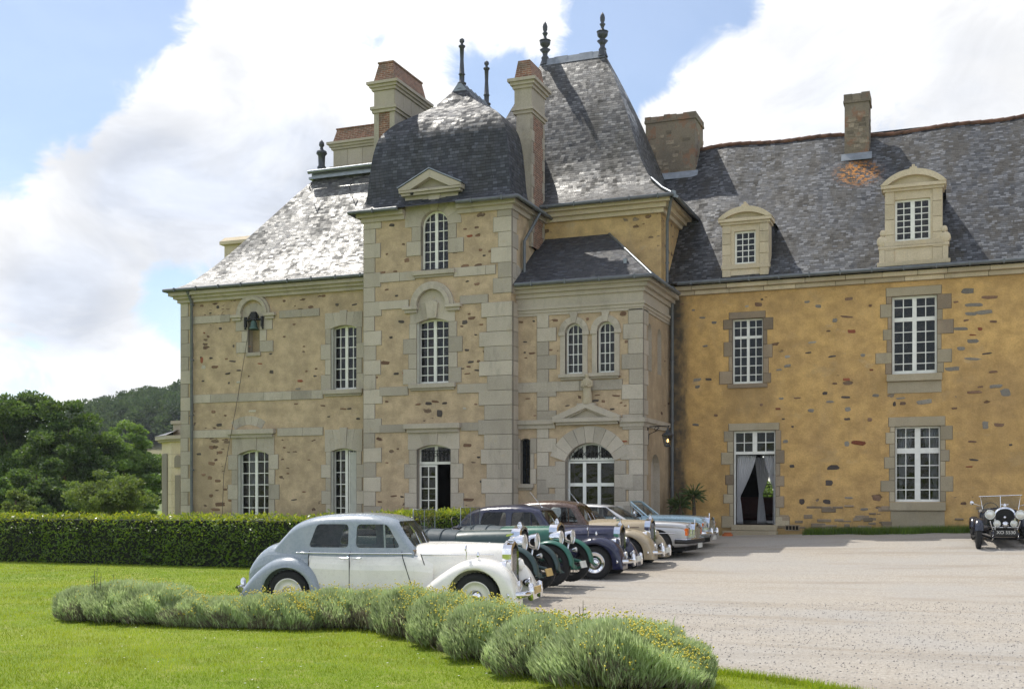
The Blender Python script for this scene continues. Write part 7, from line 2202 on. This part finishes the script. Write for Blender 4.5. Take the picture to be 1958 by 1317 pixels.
# grass: short blades over the near lawn, a tufted strip along the wall
def lawn_blades(n):
    u = np.where(rng.random(n) < .84, rng.uniform(-.50, .34, n), rng.uniform(-.85, -.50, n)); D = 9.5 + 22.5 * rng.random(n) ** 1.6
    x = CAMX + D * (FWD.x + RGT.x * u); y = CAMY + D * (FWD.y + RGT.y * u)
    return x, y, D
x, y, D = lawn_blades(245000)
poly = np.array(COURT)
def inside_np(x, y, poly):
    c = np.zeros(len(x), bool)
    for i in range(len(poly)):
        x1, y1 = poly[i - 1]; x2, y2 = poly[i]
        with np.errstate(divide='ignore', invalid='ignore'):
            m = ((y1 > y) != (y2 > y)) & (x < (x2 - x1) * (y - y1) / (y2 - y1) + x1)
        c ^= m
    return c
keep = ~inside_np(x, y, poly)
x, y, D = x[keep], y[keep], D[keep]
z = np.interp(y, GY, GZ) + .024 * np.clip(x, 0, 12) * np.clip((y + 14) / 9, 0, 1)
den = np.sin(x * .9 + np.sin(y * 1.3) * 1.2) * np.sin(y * .8 + 1.1 * np.sin(x * .7))
hgt = rng.uniform(.018, .040, len(x)) * (1.1 + .35 * den)
base = np.stack([x, y, z], 1)
tip = base + np.stack([rng.normal(0, .012, len(x)), rng.normal(0, .012, len(x)), hgt], 1)
g_ = blades('grass', base, tip, rng.uniform(.005, .010, len(x)) * np.maximum(1, D / 14), np.clip(1.0 + .22 * den + rng.normal(0, .14, len(x)), .6, 1.45), M_GRASS, shape='blade')
tag(g_, 'short mown grass blades over the near lawn', 'grass', kind='stuff')
n = 16000
x = rng.uniform(4.3, 11.8, n); y = -rng.uniform(.02, 1.05, n) * (0.85 + .15 * np.sin(x * 2.1) + .1 * np.sin(x * 5.3))
z = np.array([gz(a, c) for a, c in zip(x, y)])
base = np.stack([x, y, z], 1); tip = base + np.stack([rng.normal(0, .03, n), rng.normal(0, .03, n), rng.uniform(.10, .27, n)], 1)
g_ = blades('grass_strip', base, tip, .014, rng.uniform(.6, 1.15, n), M_HEDGE, shape='blade')  # darker hedge green paints the wall-foot shade into this grass
tag(g_, 'strip of rough grass along the foot of the ochre wall', 'grass', kind='stuff')
# longer tufts round the border and along the gravel edge
BX = []
for i in range(1, 12):
    (x1, y1), (x2, y2) = COURT[i], COURT[i + 1]
    m_ = int(math.hypot(x2 - x1, y2 - y1) * 1100)
    f = rng.random(m_)
    BX.append(np.stack([x1 + (x2 - x1) * f + rng.normal(-.05, .06, m_), y1 + (y2 - y1) * f + rng.normal(-.05, .06, m_)], 1))
BX = np.concatenate(BX)
z = np.array([gz(a, c) for a, c in BX])
base = np.column_stack([BX, z]); tip = base + np.stack([rng.normal(0, .03, len(z)), rng.normal(0, .03, len(z)), rng.uniform(.03, .10, len(z))], 1)
g_ = blades('grass_edge', base, tip, .009, rng.uniform(.75, 1.3, len(z)), M_GRASS, shape='blade')
tag(g_, 'ragged longer grass along the edge of the gravel', 'grass', kind='stuff')
mb = MB()
for k in range(90):
    u = rng.uniform(-.48, .1); D = rng.uniform(10.5, 29 if k < 40 else 17)
    x, y = CAMX + D * (FWD.x + RGT.x * u), CAMY + D * (FWD.y + RGT.y * u)
    if inside((x, y), COURT): continue
    z = gz(x, y) + .035; s_ = rng.uniform(.007, .012)
    mb.add([(x + s_ * math.cos(a), y + s_ * math.sin(a), z + .004 * (k_ % 2)) for k_, a in enumerate(np.linspace(0, 6.28, 7)[:6])], [(0, 1, 2, 3, 4, 5)])
tag(mb.build('daisies', M_DAISY), 'tiny white daisies dotted over the lawn', 'flowers', kind='stuff')
# loose stones on the gravel
mb = MB()
ms = m_plain('loose stones', (.30, .28, .26), .9, var=.4, vscale=8)
for k in range(5200):
    u = rng.uniform(.03, .50); D = math.sqrt(rng.uniform(10.2 ** 2, 20 ** 2))
    x, y = CAMX + D * (FWD.x + RGT.x * u), CAMY + D * (FWD.y + RGT.y * u)
    if not inside((x, y), COURT): continue
    s_ = rng.uniform(.006, .016); z = gz(x, y) + .024
    a = rng.uniform(0, 3); ca, sa = math.cos(a) * s_, math.sin(a) * s_ * .75
    mb.add([(x + ca, y + sa, z), (x - sa, y + ca, z), (x - ca, y - sa, z), (x + sa, y - ca, z), (x + .2 * s_, y, z + s_ * .8)], [(0, 1, 4), (1, 2, 4), (2, 3, 4), (3, 0, 4)], tint=1)
tag(mb.build('loose_gravel', ms), 'loose grey stones lying on the gravel court', 'gravel', kind='stuff')

# trees beyond the hedge
def tree(px, D, ty, wpx, seed, mat, label, name='tree', z0=None, leaf=.34, clumps=90, per=150, low=.12, group='trees beyond the hedge', lobes=6, cat='tree', squash=1.0):
    g = np.random.default_rng(seed)
    x, y = FD(px, D)
    z0 = gz(x, y) - .3 if z0 is None else z0
    H = (HOR - ty) / FPX * D + CAMZ - z0
    Rr = wpx / 2 / FPX * D
    t_ = empty(name, label, cat, (x, y, z0), 0, group)
    mb = MB()
    tr = max(.10, H * .028)
    mb.tube([(0, 0, 0), (tr * .3, 0, H * .2), (-tr * .4, tr * .2, H * .45), (0, 0, H * .75)], [tr * 1.25, tr, tr * .7, tr * .25], 9)
    lob = []
    for k in range(lobes):
        a = k * 2 * math.pi / lobes + g.uniform(-.4, .4); e = g.uniform(.35, .85)
        lob.append(np.array([Rr * .52 * math.cos(a) * g.uniform(.7, 1.15), Rr * .52 * math.sin(a) * g.uniform(.7, 1.15), H * (low + (.92 - low) * e * .78)]))
    lob.append(np.array([0, 0, H * .74])); lob.append(np.array([g.uniform(-.2, .2) * Rr, 0, H * .52]))
    for c in lob:
        s_ = H * g.uniform(.18, .35)
        mb.tube([(0, 0, s_), (c[0] * .5, c[1] * .5, (s_ + c[2]) / 2 + .1 * H * .3), tuple(c)], [tr * .5, tr * .32, tr * .1], 6)
    mb.build('trunk', M_BARK, t_)
    B, T, TI = [], [], []
    for k in range(clumps):
        c = lob[k % len(lob)]
        lr = Rr * g.uniform(.48, .62) if k % len(lob) < lobes else Rr * .62
        dv = unit(g.normal(size=(1, 3)))[0]
        dv[2] = dv[2] * .9 + .12
        rr = lr * g.uniform(.55, 1.0)
        cc = c + dv * rr * np.array([1, 1, min(1.0, H * .26 / max(lr, .1)) * squash])
        cc[2] = min(cc[2], H * .96)
        if cc[2] < H * low: cc[2] = H * low + g.uniform(0, .08) * H
        cs = Rr * g.uniform(.14, .26)
        n = int(per * g.uniform(.7, 1.2))
        p = g.normal(size=(n, 3)); p = unit(p) * (g.random(n) ** .45)[:, None] * cs * np.array([1.15, 1.15, .62])
        nd = unit(unit(p + 1e-6) * .7 + np.array([0, 0, .25]) + g.normal(0, .55, (n, 3)))
        L = g.uniform(.6, 1.15, n)[:, None] * leaf
        B.append(cc + p - nd * L * .4); T.append(cc + p + nd * L * .6)
        TI.append(g.uniform(.75, 1.2, n) + g.uniform(-.15, .2))
    B, T, TI = np.concatenate(B), np.concatenate(T), np.concatenate(TI)
    blades('crown', B, T, g.uniform(.4, .62, len(B)) * leaf, TI, mat, t_)
    return t_
tree(40, 64, 728, 235, 3, M_TREE, 'tallest dark green tree at the left edge beyond the hedge', clumps=150, per=330, leaf=.21)
tree(132, 60, 752, 178, 9, M_TREE, 'broad dark green tree right of the tallest one', clumps=130, per=330, leaf=.20, low=.06)
tree(240, 70, 802, 150, 14, M_TREE2, 'lighter green tree in front of the wooded hill', clumps=150, per=280, leaf=.21, low=.05)
tree(283, 84, 850, 70, 15, M_TREE2, 'narrow green tree half hidden by the garden pavilion', clumps=50, per=150, leaf=.30, low=.03)
tree(70, 54, 872, 150, 16, M_TREE, 'dark low tree under the two big trees', clumps=80, per=150, leaf=.24, low=.02)
tree(212, 50, 896, 165, 18, M_BUSHY, 'round yellow green bush before the garden pavilion', 'large_bush', clumps=110, per=190, leaf=.15, low=.06, cat='bush')
tree(30, 47, 934, 90, 22, M_BUSHY, 'low pale bush just above the hedge at the left edge', 'large_bush', clumps=50, per=140, leaf=.15, low=.04, cat='bush')
tree(-8, 52, 888, 90, 23, M_TREE2, 'green bush cut off by the left edge of the picture', 'large_bush', clumps=60, per=140, leaf=.18, low=.04, cat='bush')
tree(150, 56, 925, 120, 24, M_TREE, 'dark undergrowth bush between the trees and the round bush', 'large_bush', clumps=70, per=140, leaf=.20, low=.03, cat='bush')
tree(272, 58, 930, 60, 25, M_TREE2, 'small green bush at the corner of the garden pavilion', 'large_bush', clumps=40, per=130, leaf=.18, low=.03, cat='bush')
# wooded hill far left
hc = FD(200, 330)
def hillz(x, y):
    dx, dy = (x - hc[0]), (y - hc[1])
    a = dx * RGT.x + dy * RGT.y; d = dx * FWD.x + dy * FWD.y
    return 27 * math.exp(-((a - 50) / (62 if a < 50 else 100)) ** 2 - (d / 110) ** 2)
xs = np.linspace(hc[0] - 260, hc[0] + 300, 50); ys = np.linspace(hc[1] - 220, hc[1] + 260, 46)
b = MB()
b.add([(x, y, hillz(x, y) - .6 + .74) for y in ys for x in xs], [(j * 50 + i, j * 50 + i + 1, (j + 1) * 50 + i + 1, (j + 1) * 50 + i) for j in range(45) for i in range(49)], smooth=True)
mh = NT('hill meadow'); oh = mh.obj()
M_HILL = mh.fin(mh.mix(mh.ramp(mh.noise(oh, .02, 4), .4, .6), (.10, .14, .04), (.16, .15, .07)), .95)
struct(b.build('hill', M_HILL))
B, T, TI = [], [], []
g = np.random.default_rng(77)
for k in range(420):
    px = g.uniform(140, 480); D = g.uniform(235, 330)
    x, y = FD(px, D); z = hillz(x, y) + .1
    hh = g.uniform(5, 9); rr = g.uniform(2.2, 4.0)
    n = 330
    for s_ in range(3):
        c = np.array([x, y, z + hh * (.45 + .2 * s_)]) + g.normal(0, rr * .35, 3) * np.array([1, 1, .3])
        p = unit(g.normal(size=(n, 3))) * (g.random(n) ** .4)[:, None] * np.array([rr * (1 - .2 * s_), rr * (1 - .2 * s_), hh * .28])
        nd = unit(unit(p) + np.array([0, 0, .4]) + g.normal(0, .4, (n, 3)))
        B.append(c + p); T.append(c + p + nd * g.uniform(.35, .8, n)[:, None]); TI.append(g.uniform(.7, 1.2, n) + g.uniform(-.2, .3))
B, T, TI = np.concatenate(B), np.concatenate(T), np.concatenate(TI)
fw_ = blades('far_wood', B, T, g.uniform(.3, .6, len(B)), TI, M_FAR)
tag(fw_, 'dark wood covering the far hill', 'wood', kind='stuff')
for px, D, ty, w, sd in ((262, 262, 750, 44, 41), (288, 265, 744, 40, 42)):
    x, y = FD(px, D)
    tree(px, D, ty, w, sd, M_FAR, 'tall tree on the skyline of the wooded hill, ' + ('left one of the pair' if sd == 41 else 'taller right one of the pair'), z0=hillz(x, y), leaf=.6, clumps=40, per=110, group='trees on the skyline', low=.3)

tree(1468, 52, 905, 150, 91, M_TREE2, 'green bush in the garden behind the house, seen through the open door', 'large_bush', clumps=50, per=120, leaf=.2, low=.05, group=None, cat='bush')
# yuccas in the corner by the porch
def yucca(px, py, y, h, label, n=130, L=.75):
    x, z = F(px, py, y)
    g0 = gz(x, y)
    o = empty('yucca', label, 'plant', (x, y, g0), 0, 'yuccas in the corner')
    hc_ = z - g0
    mb = MB(); mb.tube([(0, 0, -.02), (.03, 0, hc_ * .5), (0, 0, hc_)], [.07, .06, .05], 8); mb.build('trunk', M_BARK, o)
    d = unit(np.stack([rng.normal(0, 1, n), rng.normal(0, 1, n), rng.uniform(-.5, 1.4, n)], 1))
    ln = rng.uniform(.7, 1.0, n)[:, None] * L
    b0 = np.array([0, 0, hc_]) + d * .04
    mid_ = b0 + d * ln * .6
    tip = mid_ + unit(d + np.array([0, 0, -.45])) * ln * .4
    B = np.concatenate([b0, mid_ - d * .04]); T = np.concatenate([mid_ + d * .03, tip])
    blades('leaf', B, T, .045, rng.uniform(.7, 1.3, len(B)), M_YUCCA, o)['kind'] = 'stuff'
yucca(1326, 948, -.75, 1.0, 'taller spiky yucca against the ochre wall', L=.50)
yucca(1300, 968, -1.0, .6, 'lower spiky yucca beside the drainpipe', L=.5)
# ------------------------------------------------------------------ small things
# lantern on the porch corner
lx, lz = .62, F(1254, 843, -2.6)[1]
ly = -2.75
lan = empty('wall_lantern', 'old glass lantern with a warm lit lamp on an iron bracket at the porch corner', 'lantern', (lx, ly, lz))
mb = MB()
mb.tube([(-lx, 0, .42), (-.2, 0, .44), (.06, 0, .44), (.0, 0, .40)], .014, 6); mb.tube([(-lx + .02, 0, -.05), (-lx + .05, 0, .20), (-.35, 0, .30), (-.28, 0, .40)], .012, 6); mb.tube([(-.33 + .07 * math.cos(a), 0, .36 + .06 * math.sin(a)) for a in np.linspace(0, 5.5, 12)], .009, 5)
mb.box(-lx - .01, -lx + .03, -.025, .025, -.12, .52)
mb.build('bracket', M_IRON, lan)
mb = MB()
for a in range(6):
    A = a * math.pi / 3
    mb.tube([(.10 * math.cos(A), .10 * math.sin(A), -.16), (.165 * math.cos(A), .165 * math.sin(A), .16)], .010, 4)
mb.lathe([(0, -.19), (.06, -.19), (.11, -.165), (.11, -.15), (0, -.15)], (0, 0, 0), 6); mb.lathe([(.19, .155), (.19, .17), (.10, .24), (.07, .25), (.075, .30), (.03, .32), (.02, .38), (0, .38)], (0, 0, 0), 6, smooth=False)
mb.build('lantern_frame', M_LEADF, lan)
mb = MB(); mb.lathe([(.098, -.15), (.160, .155)], (0, 0, 0), 6, smooth=False)
mb.F = mb.F[:6]; mb.T = mb.T[:6]; mb.S = mb.S[:6]; mb.M = mb.M[:6]; mb.UV = mb.UV[:6]
mb.build('pane', M_GLASS, lan)
t = NT('lamp flame'); t.fin((1, .6, .2), .5); t.b.inputs['Emission Color'].default_value = (1, .55, .16, 1); t.b.inputs['Emission Strength'].default_value = 6
mb = MB(); mb.lathe([(0, -.06), (.022, -.04), (.030, 0), (.018, .04), (0, .055)], (0, 0, 0), 10); mb.build('bulb', t.m, lan)

# bell in its niche, and the bell rope
bx, bz = F(484, 612, YL - .1)
bell = empty('bell', 'green bronze bell hanging from a dark iron yoke in the wall niche', 'bell', (bx, YL - .06, bz))
mb = MB()
mb.tube([(-.36, 0, .02), (.36, 0, .02)], .035, 8); mb.box(-.12, .12, -.07, .07, .0, .22); mb.box(-.09, .09, -.06, .06, .22, .28)
for sg in (-1, 1): mb.box(sg * .33 - .04, sg * .33 + .04, -.04, .20, -.22, .12); mb.tube([(sg * .33, .0, -.22), (sg * .36, 0, -.30)], .03, 6)
mb.build('yoke', M_IRON, bell)
mb = MB(); mb.lathe([(0, 0), (.07, -.01), (.10, -.06), (.115, -.18), (.145, -.26), (.185, -.31), (.17, -.315), (.12, -.25), (0, -.2)], (0, 0, 0), 20); mb.build('bell_body', m_plain('bronze patina', (.07, .12, .10), .5, .6), bell)
mb = MB()
p0 = Vector((bx - .12, YL - .10, bz - .05)); q_ = F(428, 905, YL - .22)
p1 = Vector((q_[0], YL - .22, q_[1])); p2 = Vector((q_[0] - .1, YL - .22, .6))
mb.tube([p0, p0.lerp(p1, .5) + Vector((.03, 0, 0)), p1, p2], .010, 5)
tag(mb.build('bell_rope', m_plain('rope', (.10, .085, .07), .95)), 'thin rope hanging slantwise from the bell down the wall', 'rope')

# little weathered statue over the porch pediment
sx, szz = F(1123, 770, YB - .1)
st = MB()
H_ = .92
hh = [(0, .15), (.03, .16), (.10, .15), (.30, .135), (.45, .12), (.55, .125), (.66, .145), (.74, .15), (.80, .11), (.83, .055), (.86, .06), (.90, .078), (.95, .075), (.99, .045), (1.0, .01)]
rings = []
for f, r_ in hh:
    dp = .72 if f < .8 else .95
    rings.append([(sx + r_ * math.cos(2 * math.pi * k / 18) * (1 + .06 * math.sin(3 * 2 * math.pi * k / 18 + f * 4) * (f < .6)), YB - .12 + r_ * dp * math.sin(2 * math.pi * k / 18), szz - .03 + f * H_) for k in range(18)])
st.loft(rings)
for sg in (-1, 1):
    st.tube([(sx + sg * .13, YB - .12, szz + .66), (sx + sg * .16, YB - .15, szz + .50), (sx + sg * .05, YB - .24, szz + .48)], [.045, .04, .03], 8)
st.lathe([(0, 0), (.035, .01), (.05, .05), (.035, .09), (0, .10)], (sx + .03, YB - .25, szz + .47), 10)
tag(st.build('statue', M_GRANG), 'small worn stone figure standing on the porch pediment', 'statue')

# sheer curtains in the open door, dim room behind
def m_sheer():
    t = NT('sheer curtain'); t.fin(t.scale((.82, .82, .84), t.ramp(t.noise(t.mapv(t.obj(), (40, 1, 2)), 2, 3), .3, .7, .85, 1.1)), .9)
    tl = t.n('ShaderNodeBsdfTranslucent', {0: (.7, .7, .72)}); tr = t.n('ShaderNodeBsdfTransparent', {0: (.9, .9, .9)})
    m1 = t.n('ShaderNodeMixShader', {0: .35, 1: t.b.outputs[0], 2: tl.outputs[0]}); m2 = t.n('ShaderNodeMixShader', {0: .12, 1: m1.outputs[0], 2: tr.outputs[0]})
    t.t.links.new(m2.outputs[0], t.out.inputs[0]); return t.m
M_SHEER = m_sheer()
def curtain(x_top0, x_top1, z_top, tie_x, tie_z, x_bot0, x_bot1, z_bot, y, label, tie_w=.10, folds=9):
    mb = MB(); n = 60; rows = 24
    V = []
    for j in range(rows + 1):
        f = j / rows; z = z_top + (z_bot - z_top) * f
        ft = (z_top - tie_z) / (z_top - z_bot)
        if f < ft:
            t_ = f / ft; s_ = t_ ** 1.3
            a = x_top0 + (tie_x - tie_w / 2 - x_top0) * s_; c = x_top1 + (tie_x + tie_w / 2 - x_top1) * s_
        else:
            t_ = (f - ft) / (1 - ft); s_ = t_ ** .7
            a = tie_x - tie_w / 2 + (x_bot0 - tie_x + tie_w / 2) * s_; c = tie_x + tie_w / 2 + (x_bot1 - tie_x - tie_w / 2) * s_
        for i in range(n + 1):
            g_ = i / n
            V.append((a + (c - a) * g_, y + .03 * math.sin(g_ * folds * 2 * math.pi + f), z))
    mb.add(V, [(j * (n + 1) + i, j * (n + 1) + i + 1, (j + 1) * (n + 1) + i + 1, (j + 1) * (n + 1) + i) for j in range(rows) for i in range(n)], smooth=True)
    o = mb.build('curtain', M_SHEER)
    o.modifiers.new('s', 'SOLIDIFY').thickness = .002
    return tag(o, label, 'curtain', 'sheer curtains in the doorway')
zt2 = zt_ - .02
xL_, xR_ = rd[0] + .055, rd[1] - .055
curtain(xL_, xL_ + .62, zt2, xL_ + .05, F(1406, 950, .3)[1], xL_, xL_ + .20, rd[2] + .02, .30, 'sheer white curtain tied to the left side of the open door')
curtain(xR_ - .36, xR_, zt2, xR_ - .03, F(1480, 935, .3)[1], xR_ - .08, xR_, rd[2] + .02, .30, 'sheer white curtain narrow along the right side of the open door', .06, 6)
curtain(xL_ + .45, xL_ + 1.05, zt2 - .05, xL_ + .62, F(1440, 945, .3)[1], xL_ + .50, xL_ + .80, rd[2] + .02, 1.1, 'greyish sheer curtain hanging further inside the doorway')
sofa = empty('sofa', 'dark red sofa inside the dim room behind the open door', 'sofa', (2.6, 2.4, rd[2]))
mr_ = m_plain('dark red velvet', (.055, .012, .010), .8)
mb = MB(); hull(mb, [(-.9, .10, .3, .86), (-.85, .12, .28, .88), (.85, .12, .28, .88), (.9, .10, .3, .86)], 3, 3, 4, 20); mb.build('backrest', mr_, sofa)
mb = MB(); mb.box(-.9, .9, .1, .75, .12, .45); mb.build('seat', mr_, sofa, bevel=.04)
for sg in (-1, 1):
    mb = MB(); mb.box(sg * .9, sg * .74, -.05, .75, .1, .62); mb.build('arm', mr_, sofa, bevel=.04)
tie = lambda x: None
# small orange thing and dark block on the ground by the step
x, z = F(1391, 1019, -.75)
mb = MB(); mb.prism([(-.16, 0), (.16, 0), (.14, .07), (-.13, .075)], -.08, .08); mb.box(-.10, .12, -.06, .06, .075, .11, .8)
o = mb.build('brick', m_plain('orange brick', (.45, .13, .04), .85, var=.3), bevel=.01); o.location = (x, -.75, gz(x, -.75) + .02)
tag(o, 'broken orange brick lying at the foot of the doorstep', 'brick')
# window side curtains in the ochre wing's lower right window
for sg in (-1, 1):
    a = rw4[0] + .08 if sg < 0 else rw4[1] - .08
    curtain(min(a, a - sg * .42), max(a, a - sg * .42), rw4[3] - .05, a - sg * .06, rw4[2] + .45, min(a, a - sg * .18), max(a, a - sg * .18), rw4[2] + .03, .42, 'sheer curtain drawn to the %s of the lower window in the ochre wall' % ('left' if sg < 0 else 'right'), .08, 7)
a, c = lw_f[0] + .08, lw_f[1] - .08
curtain(a, a + .34, lw_f[3] - .1, a + .10, 1.6, a, a + .25, .9, YL + .5, 'pale curtain behind the left side of the tall ground floor window', .14, 7)

_sheer = M_SHEER
M_SHEER = m_plain('dark red curtain', (.10, .025, .020), .9)
curtain(tw_m[0] + .14, tw_m[0] + .36, tw_m[3] - .15, tw_m[0] + .24, tw_m[2] + .9, tw_m[0] + .14, tw_m[0] + .34, tw_m[2] + .1, YT + .45, 'dark red curtain behind the left side of the middle tower window', .16, 5)
M_SHEER = _sheer
# thin summer air that pales the far wood
hz = MB(); hz.box(-430, 430, -60, 420, -1.2, 46)
mh_ = bpy.data.materials.new('thin haze'); mh_.use_nodes = True
nt_ = mh_.node_tree; nt_.nodes.clear()
vo_ = nt_.nodes.new('ShaderNodeVolumePrincipled'); vo_.inputs['Color'].default_value = (.86, .91, 1, 1); vo_.inputs['Density'].default_value = .00022; vo_.inputs['Anisotropy'].default_value = .2
ou_ = nt_.nodes.new('ShaderNodeOutputMaterial'); nt_.links.new(vo_.outputs[0], ou_.inputs['Volume'])
struct(hz.build('haze', mh_), 'stuff')
